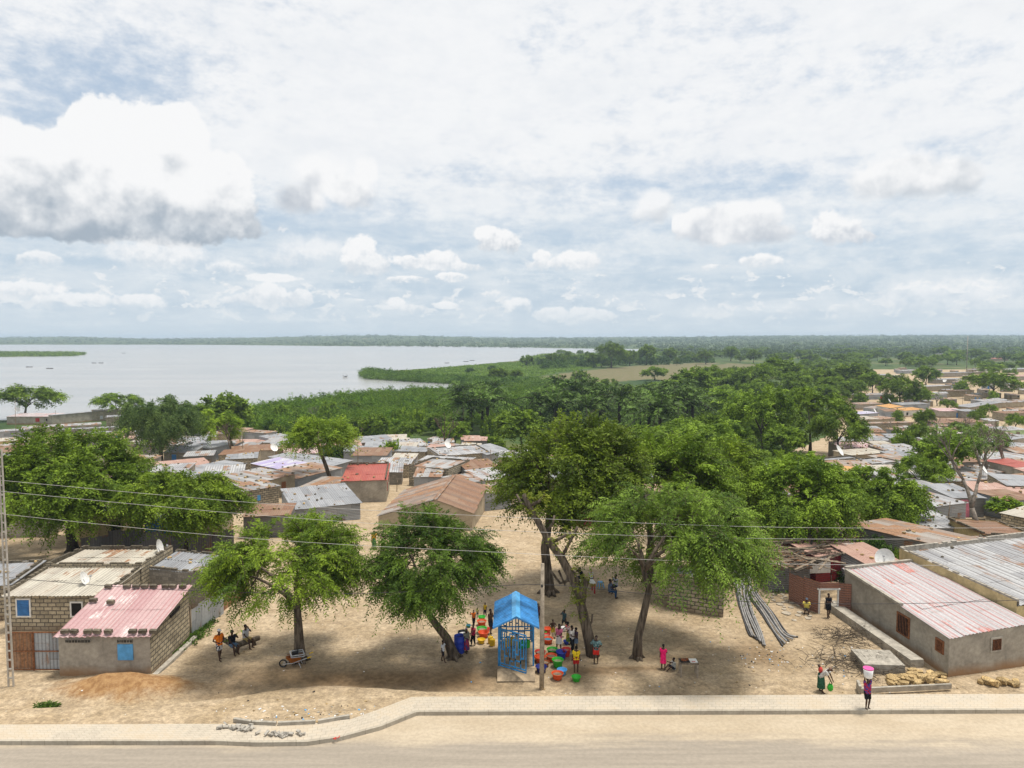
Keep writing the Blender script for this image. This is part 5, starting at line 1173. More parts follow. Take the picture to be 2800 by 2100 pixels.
# wood beyond: many alike
wood = [('umb', 0), ('umb', 1), ('umb', 2), ('round', 0), ('round', 1), ('round', 2), ('umb', 0), ('oliv', 0)]
def scatter(n, px0, px1, py0, py1, w, hgt, label, group, seed, kinds=wood, mind=.55, tries=6000):
    rr = random.Random(seed); got = 0
    for _ in range(tries):
        if got >= n: break
        py = py0 + (py1 - py0) * rr.random() ** 1.0; px = rr.uniform(px0, px1); b = PX(px, py, -10.0)
        b.z = TZ(b.x, b.y)
        if poly_in(LAKE, b.x, b.y) and not poly_in(ISLAND, b.x, b.y): continue
        W = rr.uniform(*w)
        if any(abs(b.x - x) < W * mind and abs(b.y - y) < W * mind for x, y in TREE_SPOTS) or not clear(b.x, b.y, 1.5): continue
        if poly_in(FIELD, b.x, b.y) and rr.random() < .93 or poly_in(FIELD2, b.x, b.y) and rr.random() < .85: continue
        kd, v = rr.choice(kinds); tm, cm = PR[kd][v % len(PR[kd])]
        s_ = W / PRW[kd]; h = rr.uniform(*hgt) / PRH[kd]
        TREE_SPOTS.append((b.x, b.y)); plant(tm, cm, b, label, 'bush' if kd == 'bush' else 'tree', KN[kd], group, s_, rr.uniform(0, 6.28), h); got += 1
    return got
n1 = scatter(66, 1820, 2360, 995, 1110, (8, 14), (6, 10), 'green tree in the crowded wood left of the right settlement', 'trees of the wood left of the right settlement', 1)
n2 = scatter(84, 1850, 2900, 950, 1000, (12, 24), (7, 13), 'distant green tree on the flat land below the right ridge', 'distant trees below the right ridge', 2)
n3 = scatter(44, 640, 1500, 1140, 1200, (4, 9), (3.5, 7.0), 'green bush in the scrub between the reed bed and the tin roofs', 'scrub bushes below the reed bed', 3, [('bush', 0), ('bush', 1), ('round', 0), ('round', 2), ('bush', 2)], .45)
n4 = scatter(26, 1480, 2120, 1066, 1098, (6, 11), (4, 6.5), 'green tree in the thicket around the palm grove', 'trees of the thicket around the palms', 4, [('round', 0), ('round', 1), ('bush', 0), ('umb', 1), ('bush', 2)], .5)
n9 = scatter(26, 1500, 1900, 984, 1006, (5, 10), (6, 12), 'dark tree of the row along the crest of the headland', 'dark trees along the crest of the headland', 9, [('round', 0), ('round', 1), ('umb', 0), ('round', 0)], .5)
n10 = scatter(44, 2250, 2900, 984, 1016, (9, 16), (6, 10), 'green tree on the flat land just beyond the right settlement', 'trees just beyond the right settlement', 10)
n5 = scatter(24, 1500, 2100, 960, 992, (10, 18), (6, 11), 'dark distant tree behind the headland fields', 'distant trees behind the headland fields', 5)
n6 = scatter(26, 2400, 2790, 1015, 1300, (3.5, 7), (3.5, 6), 'small green tree squeezed between houses of the right settlement', 'small trees between houses of the right settlement', 6, [('bush', 0), ('bush', 1), ('umb', 0), ('round', 1)], .6)
n7 = scatter(12, 380, 640, 1145, 1178, (5, 9), (3, 5.5), 'green bush on the near lake shore at the left', 'shore bushes at the left', 7, [('bush', 0), ('bush', 1), ('umb', 1), ('bush', 2)], .5)
n8 = scatter(34, 1800, 2200, 1110, 1330, (6, 10), (5, 8), 'feathery tree in the belt behind the great central tree', 'trees of the belt behind the great central tree', 8, [('umb', 0), ('umb', 1), ('round', 1), ('yel', 0)], .6)
# --- palms
def palm_proto(seed, H):
    g = np.random.default_rng(seed); rr = random.Random(seed); m = MB()
    m.tube([(0, 0, -.3), (.15, .1, H * .4), (.2, .15, H * .75), (.1, .1, H)], [.30, .25, .23, .26], 8)
    top = np.array([.1, .1, H]); O, Dr, Ln, Sh = [], [], [], []
    for i in range(24):
        an = i * 2.39996 + rr.uniform(-.2, .2); el = rr.uniform(-.1, 1.35)
        Dr.append((math.cos(an) * math.cos(el), math.sin(an) * math.cos(el), math.sin(el))); O.append(top); Ln.append(rr.uniform(4.4, 6.2)); Sh.append(rr.random())
        d = np.array(Dr[-1]); L = Ln[-1]
        m.tube([Vector(top + d * L * t - np.array([0, 0, .55 * L * t * t])) for t in (0, .35, .7, 1)], [.06, .045, .03, .012], 4, cap=False)
    cm = leaves_mesh('crown', np.array(O), np.array(Dr), np.array(Ln), 36, .24, .95, g, (.006, .020, .005), (.130, .215, .035), droop=.55, spread=1.0, material=MT['palm_leaf'], jit=.18, shade=np.array(Sh))
    return m.mesh('trunk', MT['bark_dark'], True), cm
PALMS = [palm_proto(51, 4.6), palm_proto(52, 3.6), palm_proto(53, 5.6)]
pr_ = random.Random(9); np_ = 0; psp = []
PALM_PX = [(1290, 1178), (1330, 1190), (1370, 1185), (1265, 1200), (1440, 1188), (1480, 1178), (1555, 1178), (1600, 1182), (1640, 1176), (1690, 1186), (1740, 1182), (1790, 1192), (1850, 1205), (1800, 1240), (1860, 1250), (1770, 1215)]
for i in range(420):
    if np_ >= 44: break
    if i < len(PALM_PX): px, py = PALM_PX[i]
    else: px, py = pr_.uniform(1260, 1900), pr_.uniform(1118, 1200) + 0
    b = PX(px, py, -10); b.z = TZ(b.x, b.y)
    if any(math.hypot(b.x - x, b.y - y) < 6.8 for x, y in psp) or not clear(b.x, b.y, 2): continue
    psp.append((b.x, b.y)); tm, cm = pr_.choice(PALMS)
    plant(tm, cm, b, 'dark oil palm with arching fronds in the dense grove by the inlet' if np_ >= 3 else ('foremost dark palm at the left edge of the grove, behind the plain grey shed', 'dark palm with bare grey trunk just right of the foremost palm', 'dark palm with hanging fronds above the light green tree')[np_], 'palm tree', 'palm_tree', None if np_ < 3 else 'oil palms of the grove by the inlet', pr_.uniform(1.45, 1.95), pr_.uniform(0, 6.28)); np_ += 1

# --- bare and pruned trees
def bare(seed, H, r0, spread=.55, depth=5, tufts=0, lean=(0, 0)):
    rr = random.Random(seed); m = MB(); ends = []
    def grow(p, d, L, r, k):
        q = [p]; dd = d.copy()
        for i in range(3):
            dd = (dd + Vector((rr.uniform(-.2, .2), rr.uniform(-.2, .2), .06))).normalized(); q.append(q[-1] + dd * (L / 3))
        m.tube(q, [r, r * .9, r * .8, r * .68], 7 if k == depth else 5)
        if k == 0: ends.append(q[-1]); return
        for i in range(2 if rr.random() < .55 else 3):
            v = Vector((rr.uniform(-1, 1), rr.uniform(-1, 1), rr.uniform(-.1, .7))); grow(q[-1], (dd + v * spread * 1.3).normalized(), L * rr.uniform(.6, .85), r * .62, k - 1)
    grow(Vector((0, 0, -.2)), Vector((lean[0], lean[1], 1)).normalized(), H * .34, r0, depth)
    cm = None
    if tufts:
        g = np.random.default_rng(seed); e = [ends[i] for i in range(0, len(ends), max(1, len(ends) // tufts))]
        O = np.array([tuple(p) for p in e for _ in range(4)]) + g.normal(0, .2, (len(e) * 4, 3))
        cm = leaves_mesh('crown', O, g.normal(0, 1, O.shape), g.uniform(.4, 1.0, len(O)), 8, .10, .26, g, *GREYG, droop=.4)
    return m.mesh('trunk', MT['bark_pale' if tufts or spread > .5 else 'bark'], True), cm
for (px, py, H_, r_, sp_, dp, tf, ln, lab) in ((2678, 1492, 10.5, .30, .36, 5, 30, (0, 0), 'tall pale tree cut to bare forked limbs beside the yellow shed'), (2692, 1325, 8.0, .28, .5, 5, 12, (0, 0), 'bare grey tree behind the tall cut one'), (2772, 1318, 8.5, .26, .62, 6, 0, (-.25, 0), 'bare branched tree without a leaf at the right edge'),
    (2562, 1110, 5.5, .25, .6, 4, 22, (0, 0), 'stubby tree on the sandy square with tufts of leaves on cut limbs'), (2435, 1186, 5.0, .16, .7, 5, 0, (0, 0), 'small leafless tree against the long block wall'), (2556, 1200, 6.0, .18, .7, 5, 0, (0, 0), 'leafless shrub in front of the low rust roof'), (2632, 1198, 6.0, .2, .65, 5, 0, (.1, 0), 'leafless shrub below the stone strewn rusted roof'),
    (1208, 1235, 8.0, .26, .35, 4, 0, (0, 0), 'bare forked trunk standing behind the red striped white roof'), (640, 1262, 8.0, .24, .5, 5, 0, (-.1, 0), 'dark bare branches of a pruned tree beside the rust roofed shack'), (985, 1225, 5.0, .2, .4, 3, 0, (0, 0), 'short cut trunk with two stubs left of the zinc roofed shed'), (2270, 1600 - 0, 3.0, .05, .5, 4, 0, (0, 0), 'thin dry sapling over the rust red tin gate'),
    (870, 1170, 6.5, .15, .7, 6, 0, (0, 0), 'grey leafless bush standing in the reed bed'), (1258, 1190, 7.0, .2, .7, 6, 0, (0, 0), 'grey leafless thicket left of the palms'), (2425, 1000, 10, .3, .6, 5, 10, (0, 0), 'thin leafed tree on the far flat land')):
    b = on(px, py); tm, cm = bare(int(px * 7 + py), H_, r_, sp_, dp, tf, ln); plant(tm, cm, b, lab, 'tree', 'bare_tree')
# papaya plants
for px, py in ((1362, 1240), (1378, 1236)):
    pass
# --- reeds, crops and far woods: nobody could count these
def stuff_leaves(name, pts, n_per, ln, lw, tint, g, mat_=None, up=1.0, K=3, droop=.15, jit=.3, label=None, spread_r=.5, patch=0.0):
    O = np.repeat(np.array(pts), n_per, 0) + g.normal(0, spread_r, (len(pts) * n_per, 3)) * np.array([1, 1, .0])
    S = len(O); Dr = g.normal(0, .35, (S, 3)); Dr[:, 2] = up
    Lh = g.uniform(ln[0], ln[1], S); shd = None
    if patch:
        w_ = np.sin(O[:, 0] / 7.3 + 2 * np.sin(O[:, 1] / 11.)) * np.sin(O[:, 1] / 9.1 + 1.7 * np.sin(O[:, 0] / 13.)) + .7 * np.sin(O[:, 0] / 2.9 + O[:, 1] / 4.1) * np.sin(O[:, 1] / 3.3 - O[:, 0] / 5.7)
        Lh = Lh * (1 + patch * .42 * w_); shd = np.clip(.5 + .25 * np.sin(O[:, 0] / 6.1 - O[:, 1] / 8.3) + g.normal(0, .22, S), 0, 1)
    me = leaves_mesh(name, O, Dr, Lh, K, lw, ln[1] * .42, g, tint[0], tint[1], droop=droop, jit=jit, material=mat_, shade=shd)
    return tag(link(name, me), label, None, None, 'stuff')
def rand_poly(P, n, g):
    P = np.array(P); lo_, hi = P.min(0), P.max(0); out = []
    while len(out) < n:
        q = g.uniform(lo_, hi, (4000, 2)); q = q[poly_in([tuple(p) for p in P], q[:, 0], q[:, 1])]; out.extend(map(tuple, q))
    return np.array(out[:n])
gg = np.random.default_rng(3)
REED = wpoly([(430, 1150), (540, 1141), (700, 1129), (850, 1109), (1000, 1091), (1150, 1083), (1345, 1081), (1500, 1079), (1480, 1130), (1330, 1160), (1200, 1180), (1000, 1196), (700, 1192), (520, 1180)])
q = rand_poly(REED, 15000, gg); q = np.array([p for p in q if clear(p[0], p[1], .5)])
hz_ = gg.uniform(0, 1, len(q))
stuff_leaves('reeds', np.c_[q, np.full(len(q), -10.2)], 4, (2.6, 5.4), .20, ((.045, .095, .012), (.19, .295, .028)), gg, K=5, droop=.22, patch=1.0, label='dense bright green reed bed along the near lake shore', spread_r=.7)
def lumps(name, P, n, g, r, h, tint, lw, label, per=46):
    c = rand_poly(P, n, g); c = np.array([p for p in c if clear(p[0], p[1], 1)]); n = len(c); R_ = g.uniform(r[0], r[1], (n, 1, 1)); H_ = g.uniform(h[0], h[1], (n, 1, 1))
    d = g.normal(0, 1, (n, per, 3)); d[..., 2] = np.abs(d[..., 2]); d /= np.linalg.norm(d, axis=2, keepdims=True)
    rad = g.uniform(.7, 1.05, (n, per, 1)); O = d * rad * np.concatenate([R_, R_, H_], 2) + np.concatenate([np.repeat(c[:, None], per, 1), np.full((n, per, 1), -10.2)], 2)
    tone = np.clip(np.repeat(g.uniform(.1, .9, (n, 1)), per, 1) + g.normal(0, .15, (n, per)), 0, 1)
    me = leaves_mesh(name, O.reshape(-1, 3), (d + np.array([0, 0, .5])).reshape(-1, 3), g.uniform(.5, 1.3, n * per), 6, lw, lw * 2.4, g, tint[0], tint[1], droop=.3, shade=tone.ravel())
    return tag(link(name, me), label, None, None, 'stuff')
lumps('mangroves', REED, 900, gg, (1.0, 2.6), (3.2, 6.0), ((.022, .060, .008), (.185, .310, .026)), .24, 'thicket of mangrove bushes rising from the reed bed')
BANK = wpoly([(1000, 1037), (1150, 1046), (1300, 1054), (1500, 1065), (1590, 1070), (1600, 1062), (1480, 1050), (1300, 1042), (1150, 1034), (1060, 1022), (1010, 1018), (985, 1027)])
q = rand_poly(BANK, 3600, gg)
stuff_leaves('reeds', np.c_[q, np.full(len(q), -10.2)], 4, (2.6, 5.2), .34, ((.04, .08, .014), (.13, .21, .03)), gg, K=4, droop=.2, patch=1.0, label='reeds along the near bank of the headland', spread_r=1.0)
lumps('mangroves', BANK, 160, gg, (1.2, 3.0), (2.6, 5.0), (DARK[0], (.12, .22, .03)), .34, 'dark bushes among the reeds of the headland bank', 36)
CROP = wpoly([(1050, 1024), (1200, 1008), (1440, 990), (1560, 985), (1700, 990), (1600, 1010), (1440, 1034), (1300, 1042), (1150, 1034)])
q = rand_poly(CROP, 4200, gg)
stuff_leaves('undergrowth', np.c_[q, np.full(len(q), -10.1)], 3, (1.2, 3.2), .55, ((.05, .105, .014), (.20, .30, .04)), gg, K=4, droop=.45, patch=1.0, label='banana plants and bright green crops covering the headland', spread_r=1.6)
lumps('mangroves', wpoly([(1440, 1000), (1600, 986), (1760, 980), (1950, 984), (1960, 992), (1700, 1002), (1500, 1012)], ZB), 150, gg, (2.5, 5.5), (4, 8), (DARK[0], (.10, .18, .026)), .8, 'dense dark trees closing the crest of the headland', 50)
SH2 = wpoly([(1440, 984), (1480, 972), (1650, 968), (1860, 961), (1900, 968), (1660, 985), (1560, 990)])
q = rand_poly(SH2, 1800, gg)
stuff_leaves('undergrowth', np.c_[q, np.full(len(q), -10.1)], 3, (3, 6), .9, (DARK[0], GREEN[1]), gg, K=4, droop=.3, label='dark bushes along the far shore of the headland', spread_r=2.5)
q = rand_poly(ISLAND, 2600, gg)
stuff_leaves('reeds', np.c_[q, np.full(len(q), -10.2)], 3, (3.0, 6.0), .8, (DARK[0], GREEN[1]), gg, K=4, droop=.15, label='low reed covered island at the left of the lake', spread_r=2.0)
THK = wpoly([(1480, 1090), (1560, 1074), (1900, 1060), (2080, 1062), (2130, 1090), (2060, 1170), (1900, 1200), (1500, 1190)])
q = rand_poly(THK, 5200, gg); q = np.array([p for p in q if clear(p[0], p[1], 1)])
stuff_leaves('undergrowth', np.c_[q, [TZ(*p) for p in q]], 3, (1.0, 2.4), .42, (DARK[0], (.15, .23, .035)), gg, K=5, droop=.4, label='tangled green undergrowth beneath the palms and trees', spread_r=1.2)
THK2 = [(5, 62), (34, 62), (60, 118), (66, 200), (20, 215), (-2, 150), (2, 100)]
q = rand_poly([(8, 88), (30, 80), (56, 125), (62, 205), (20, 210), (4, 150)], 4200, gg); q = np.array([p for p in q if clear(p[0], p[1], .8)])
stuff_leaves('undergrowth', np.c_[q, [TZ(*p) for p in q]], 3, (1.0, 2.6), .22, (GREEN[0], (.15, .23, .035)), gg, K=5, droop=.4, label='shrubs and weeds under the belt of trees', spread_r=.9)
# far shore woods and the dotted ridge
pts = []
while len(pts) < 9000:
    u, y = gg.uniform(-1.0, 1.1), 1000 * math.exp(gg.uniform(0, 1.5)); x = u * y
    if y < np.interp(u, (-.4, -.1, .1, .3), (2900, 2250, 1900, 1000)) or poly_in(LAKE, x, y): continue
    if gg.random() < (.25 if y < 2600 else .0) + .35 * (math.sin(x / 130.) * math.sin(y / 240. + x / 500.) > .1): continue
    pts.append((x, y, TZ(x, y) - 1))
pts = np.array(pts)
O = np.repeat(pts, 6, 0) + gg.normal(0, 1, (len(pts) * 6, 3)) * np.array([5, 5, 1.5]) + np.array([0, 0, 3.])
me_ = leaves_mesh('distant_woods', O, gg.normal(0, 1, O.shape) + np.array([0, 0, .6]), gg.uniform(3, 7, len(O)), 3, 3.0, 5.0, gg, (.030, .055, .018), (.10, .15, .045), droop=.2)
tag(link('distant_woods', me_), 'far woods dotting the low ridge beyond the lake', None, None, 'stuff')
print('TREES', len(TREE_SPOTS), n1, n2, n3, n4, n5, n6, n7, n8, 'palms', np_)
# ------------------------------------------------------------------ things on the open ground
def pc(name, c, rough=0.5, spec=0.4): return plain(name, c, 0.12, 4.0, rough, spec)
PL = {k: pc(k + '_plastic', c) for k, c in dict(orange=(.62, .075, .012), green=(.025, .36, .022), blue=(.015, .045, .38), lightblue=(.08, .36, .72), yellow=(.66, .42, .012), red=(.52, .03, .02), navy=(.012, .02, .16), brown=(.26, .075, .02), teal=(.01, .16, .22), white=(.75, .74, .72), black=(.012, .012, .014), pinklid=(.62, .08, .30)).items()}
MT['sandy_cement'] = plain('sandy_cement', (.33, .255, .17), .3, 3.0)
MT['watery'] = plain('wash_water', (.20, .17, .12), .2, 3, .1, .5)
MT['kblue'] = plain('kiosk_blue', (0.010, 0.17, 0.40), 0.32, 3.0, 0.42, 0.4)
MT['kblue2'] = plain('kiosk_roof_blue', (0.045, 0.23, 0.52), 0.32, 2.0, 0.4, 0.4)
# --- the water kiosk
def kiosk():
    X, Y0, Y1, zf = .22, 37.25, 40.3, .40
    root = empty('water_kiosk', (X, (Y0 + Y1) / 2, 0), 0, 'bright blue water kiosk with a gabled ribbed roof and an open lattice gate', 'kiosk'); o = root.location
    L = lambda x, y, z: Vector((x, y - o.y, z))
    m = MB(); m.box(L(0, (Y0 + Y1) / 2 - .1, zf - .45), (2.0, Y1 - Y0 + .5, .9)); m.quadm(L(-1.0, Y0 - 1.0, .02), L(1.0, Y0 - 1.0, .02), L(1.0, Y0 - .35, zf - .02), L(-1.0, Y0 - .35, zf - .02)); m.build('base', MT['sandy_cement'], root)
    he, hr, hw = 2.60, 3.20, 1.24; y0, y1 = Y0 - .38, Y1 + .32
    for s_ in (-1, 1):
        m = MB(); n = 17
        for i in range(n * 4):
            a, b = i / (n * 4), (i + 1) / (n * 4); h0, h1 = [.07 * (0, 0, 1, 1)[int(k) % 4] for k in (i, i + 1)]
            ya, yb = y0 + (y1 - y0) * a, y0 + (y1 - y0) * b
            q = [L(s_ * hw, ya, he + h0), L(s_ * hw, yb, he + h1), L(0, yb, hr + h1), L(0, ya, hr + h0)]
            m.face(q if s_ > 0 else q[::-1], [(0, 0)] * 4)
        m.quadm(L(s_ * hw, y0, he - .04), L(0, y0, hr - .04), L(0, y0, hr + .05), L(s_ * hw, y0, he + .05)); m.quadm(L(s_ * hw, y0, he - .04), L(s_ * hw, y1, he - .04), L(s_ * hw, y1, he + .01), L(s_ * hw, y0, he + .01))
        m.build('roof_sheet', MT['kblue2'], root)
    m = MB()
    for s_ in (-1, 1): q = [L(s_ * .23, y0 - .03, hr - .04), L(s_ * .23, y1 + .03, hr - .04), L(0, y1 + .03, hr + .085), L(0, y0 - .03, hr + .085)]; m.face(q if s_ > 0 else q[::-1], [(0, 0)] * 4)
    m.build('ridge_cap', MT['blue_light'], root)
    for x in (-.93, .93):
        for y in (Y0, Y1): m = MB(); m.box(L(x, y, (zf + he) / 2 + .05), (.09, .09, he - zf + .1)); m.build('post', MT['kblue'], root)
    m = MB()
    for z in (he - .05, he - .26): m.box(L(0, Y0, z), (1.77, .05, .05)); m.box(L(0, Y1, z), (1.77, .05, .05))
    for x in (-.93, .93): m.box(L(x, (Y0 + Y1) / 2, he - .05), (.05, Y1 - Y0 - .09, .05))
    m.build('beam', MT['kblue'], root)
    def lattice(w, h, to, t=.06):
        m = MB(); bar = lambda x0, z0, x1, z1: m.beam(to(x0, z0), to(x1, z1), t, t, up=(0, .3, 1) if x0 != x1 else (1, 0, 0))
        for x in (0, w): bar(x, 0, x, h)
        for z in (0, .14, h): bar(0, z, w, z)
        k = [w * f for f in (.09, .18, .29, .38, .50, .59, .71, .80, .91)]
        for i, (z0, z1) in enumerate(((.45, .95), (.30, .92), (.42, .84), (.20, .93), (.30, .80), (.25, .9), (.42, .94), (.2, .84), (.35, .92))): bar(k[i], z0 * h, k[i], z1 * h)
        for i, j, z in ((0, 2, .95), (1, 2, .30), (2, 3, .84), (3, 5, .93), (3, 4, .20), (4, 6, .80), (5, 6, .42), (6, 8, .94), (7, 8, .35), (1, 0, .66), (4, 5, .52), (6, 7, .58), (2, 3, .55), (7, 8, .72), (0, 1, .45), (5, 7, .25)): bar(k[i], z * h, k[j], z * h)
        for i in (1, 3, 5, 7): bar(k[i], .14, k[i], .30 * h)
        return m
    g0 = L(-.86, Y0 - .06, zf + .06); gd = Vector((1.40, -.95, 0)).normalized()
    lattice(1.66, 2.02, lambda x, z: g0 + gd * x + Vector((0, 0, z))).build('gate', MT['kblue'], root)
    for s_ in (-1, 1): lattice(Y1 - Y0 - .16, 1.05, lambda x, z, s_=s_: L(s_ * .93, Y0 + .08 + x, zf + 1.0 + z)).build('side_lattice', MT['kblue'], root)
    lattice(1.7, 1.9, lambda x, z: L(-.85 + x, Y1, zf + .1 + z)).build('rear_lattice', MT['kblue'], root)
    m = MB(); m.box(L(.05, 38.5, 1.0), (.22, .22, 1.2)); m.build('tap_stand', MT['cement'], root)
    for x, y, c in ((.35, 39.4, 'green'), (.65, 39.5, 'green'), (-.5, 39.6, 'yellow'), (-.2, 39.8, 'yellow')): jerrycan((X + x, y, zf), c, f'{c} jerrycan standing inside the blue kiosk, {"right" if x > .5 else "left" if x < -.4 else "towards the middle"} of its pair')
def jerrycan(p, c, label, rz=.3, grp=None):
    root = empty('jerrycan', p, rz, label, 'jerrycan', grp); m = MB(); prof = [(.15, 0), (.17, .03), (.17, .36), (.13, .42), (.05, .44)]
    m.lathe(prof, (0, 0, 0), 12, sx=1.0, sy=.72, cap_hi=True); m.build('body', PL[c], root, True)
    m = MB(); m.tube([(-.09, 0, .43), (-.08, 0, .50), (.02, 0, .50), (.04, 0, .43)], .018, 6); m.build('handle', PL[c], root)
    m = MB(); m.lathe([(.035, .44), (.035, .48)], (.09, 0, 0), 10, cap_hi=True); m.build('cap', PL['white'], root)
kiosk()
def basin(p, w, c, label, water=None, h=None):
    r = w / 2; h = h or w * .52; root = empty('basin', p, 0, label, 'basin', None)
    m = MB(); m.lathe([(r * .66, 0), (r * .74, h * .1), (r * .95, h * .93), (r * 1.03, h), (r * 1.0, h * 1.02), (r * .92, h * .97), (r * .72, h * .13), (0.01, h * .10)], (0, 0, 0), 24); m.build('bowl', PL[c], root, True)
    m = MB(); k = 24; m.tube([(r * 1.01 * math.cos(2 * math.pi * i / k), r * 1.01 * math.sin(2 * math.pi * i / k), h) for i in range(k + 1)], .016, 6, cap=False); m.build('rim', PL[c], root, True)
    if water: m = MB(); m.lathe([(.01, h * .72), (r * .88, h * .72)], (0, 0, 0), 24, cap_lo=False); m.build('water', MT['watery'] if water == 'w' else PL[water], root)
    for s_ in (-1, 1): pass
    return root
Z3 = lambda x, y: (1300 + x / 4.74, 1550 + y / 4.74)
Z2 = lambda x, y: (1230 + x / 8.73, 1640 + y / 8.73)
for (x, y, w, c, lab, wt_) in (
    (930, 790, 115, 'orange', 'orange basin farthest back in the right cluster, by the shirtless child', None), (888, 822, 70, 'green', 'small green basin half hidden behind the wooden pole', None), (918, 868, 105, 'red', 'orange red basin behind the one holding a blue bowl', 'w'),
    (940, 928, 135, 'orange', 'orange basin with a blue bowl set inside it', 'teal'), (840, 1097, 140, 'red', 'reddish basin just right of the kiosk gate post', 'w'), (997, 1070, 145, 'green', 'green basin at the feet of the girl in pink', 'w'),
    (838, 1165, 150, 'orange', 'orange basin tucked behind the wooden pole', None), (983, 1148, 145, 'orange', 'orange basin full of water between green and blue ones', 'w'), (905, 1215, 110, 'brown', 'brown basin of murky water beside the wooden pole', 'w'),
    (1112, 1122, 138, 'blue', 'tall royal blue tub in the middle of the cluster', None), (1178, 1088, 118, 'red', 'red basin behind the royal blue tub', 'w'), (1067, 1227, 150, 'green', 'large green basin in front of the royal blue tub', 'w'),
    (853, 1292, 150, 'navy', 'dark blue basin at the foot of the wooden pole', None), (1123, 1322, 130, 'lightblue', 'light blue basin touching the foremost orange one', None), (1063, 1380, 155, 'orange', 'foremost orange basin, nearest the pavement', 'w'), (1306, 1407, 122, 'green', 'lone green basin at the feet of the boy in yellow', None),
    (1178, 935, 80, 'blue', 'blue bucket behind the group of women', None)):
    p = on(*Z3(x, y), .30); w = w / 4.74 * p.y / FPX; p.z = TZ(p.x, p.y); basin(p, w, c, lab, wt_, .42 if 'tub' in lab else None)
for (x, y, w, c, lab, wt_) in ((765, 682, 245, 'green', 'green basin left of the kiosk, between two orange ones', 'w'), (805, 780, 262, 'orange', 'big orange basin left of the kiosk behind the yellow one', None), (750, 918, 190, 'yellow', 'yellow basin left of the kiosk', None),
    (765, 372, 170, 'green', 'farthest green basin left of the kiosk under the branches', None), (760, 505, 230, 'orange', 'orange basin behind the green one, left of the kiosk', 'w'), (890, 645, 150, 'red', 'red basin beside the shirtless man', None), (445, 545, 110, 'teal', 'teal bucket under the leaning tree', None), (1030, 560, 90, 'blue', 'blue bucket close to the kiosk roof corner', None)):
    p = on(*Z2(x, y), .30); w = w / 8.73 * p.y / FPX; p.z = TZ(p.x, p.y); basin(p, w, c, lab, wt_)
for (x, y, c, lab) in ((1015, 1095, 'yellow', 'yellow jerrycan in front, left of the kiosk'), (975, 1040, 'yellow', 'yellow jerrycan behind its twin, left of the kiosk')):
    p = on(*Z2(x, y)); jerrycan(p, c, lab)
def barrel(p, c, label, h=1.0, r=.30, lid=None):
    root = empty('barrel', p, 0, label, 'barrel'); m = MB(); m.lathe([(r * .96, 0), (r, .05), (r, h * .33), (r * 1.04, h * .35), (r, h * .37), (r, h * .66), (r * 1.04, h * .68), (r, h * .70), (r, h), (r * .93, h), (r * .92, h * .8)], (0, 0, 0), 20); m.build('drum', PL[c], root, True)
    m = MB(); m.lathe([(.01, h * .85), (r * .92, h * .85)], (0, 0, 0), 20, cap_lo=False); m.build('water', PL[lid or 'navy'], root)
barrel(on(1256, 1784), 'blue', 'blue plastic drum beside the leaning trunk'); barrel(on(1266, 1772), 'black', 'black drum with a pale lid behind the blue one', lid='white')

# --- people
SKIN = plain('brown_skin', (.060, .030, .018), .15, 5, .55, .3); SKIN2 = plain('light_skin', (.36, .20, .13), .1, 5, .55, .3)
HAIR = plain('black_hair', (.008, .007, .007), .2, 8, .8, .1); EYE = plain('eye_white', (.55, .52, .48), .05, 3, .3, .4)
CL = {}
def cloth(c, key=None):
    k = key or 'cloth_%02d%02d%02d' % tuple(int(x * 99) for x in c)
    if k not in CL: CL[k] = plain(k, c, .22, 6, .85, .1)
    return CL[k]
def printed(name, c1, c2, scale=9):
    return mat(name, lambda nt, uv, pos, obj: mixc(nt, nz(nt, obj, scale, 2, .6).step(.46, .54), c1, c2), rough=.85)
PRN = {'spots': printed('white_shorts_dark_print', (.70, .68, .66), (.03, .03, .05), 14), 'wrap': printed('blue_red_wrap', (.03, .05, .20), (.42, .03, .04)), 'plaid': printed('dark_checked_shirt', (.03, .09, .10), (.20, .30, .30), 16), 'redprint': printed('red_navy_shirt', (.40, .02, .05), (.05, .05, .22), 12), 'wrap2': printed('green_yellow_wrap', (.05, .18, .04), (.35, .30, .04)), 'wred': printed('white_red_top', (.65, .6, .58), (.5, .04, .05), 7)}
REM = []
def solid(bm_, vox, mats, name, parent):
    me_ = bm_.mesh(name, mats); o = bpy.data.objects.new(name, me_); COL.objects.link(o); o.parent = parent
    r_ = o.modifiers.new('r', 'REMESH'); r_.mode = 'VOXEL'; r_.voxel_size = vox; r_.use_smooth_shade = True
    s_ = o.modifiers.new('s', 'SMOOTH'); s_.factor = .5; s_.iterations = 2
    REM.append(o); return o
def ik(a, b, l1, l2, pole):
    a, b, pole = Vector(a), Vector(b), Vector(pole); d = b - a; L = min(d.length, (l1 + l2) * .999); d.normalize()
    x = (l1 * l1 - l2 * l2 + L * L) / (2 * L); h = math.sqrt(max(l1 * l1 - x * x, 0)); n = (pole - d * pole.dot(d)).normalized()
    return a + d * x + n * h, a + d * L
HANDS = {'hang': ((.25, -.05, .82), (0, 1, -.2)), 'hip': ((.15, -.08, 1.02), (1, .6, 0)), 'up': ((.17, -.02, 1.98), (1, 0, .3)), 'face': ((.06, -.16, 1.52), (.5, -.3, -1)), 'front': ((.10, -.32, 1.08), (.6, .4, -1)), 'reach': ((.12, -.52, 1.15), (.5, .2, -1)), 'down': ((.12, -.45, .60), (1, .2, 0)), 'knee': ((.14, -.34, .55), (1, .2, .3)), 'cross': ((-.10, -.20, 1.16), (1, -.1, -.6)), 'wave': ((.42, -.10, 1.45), (.3, .2, -1))}
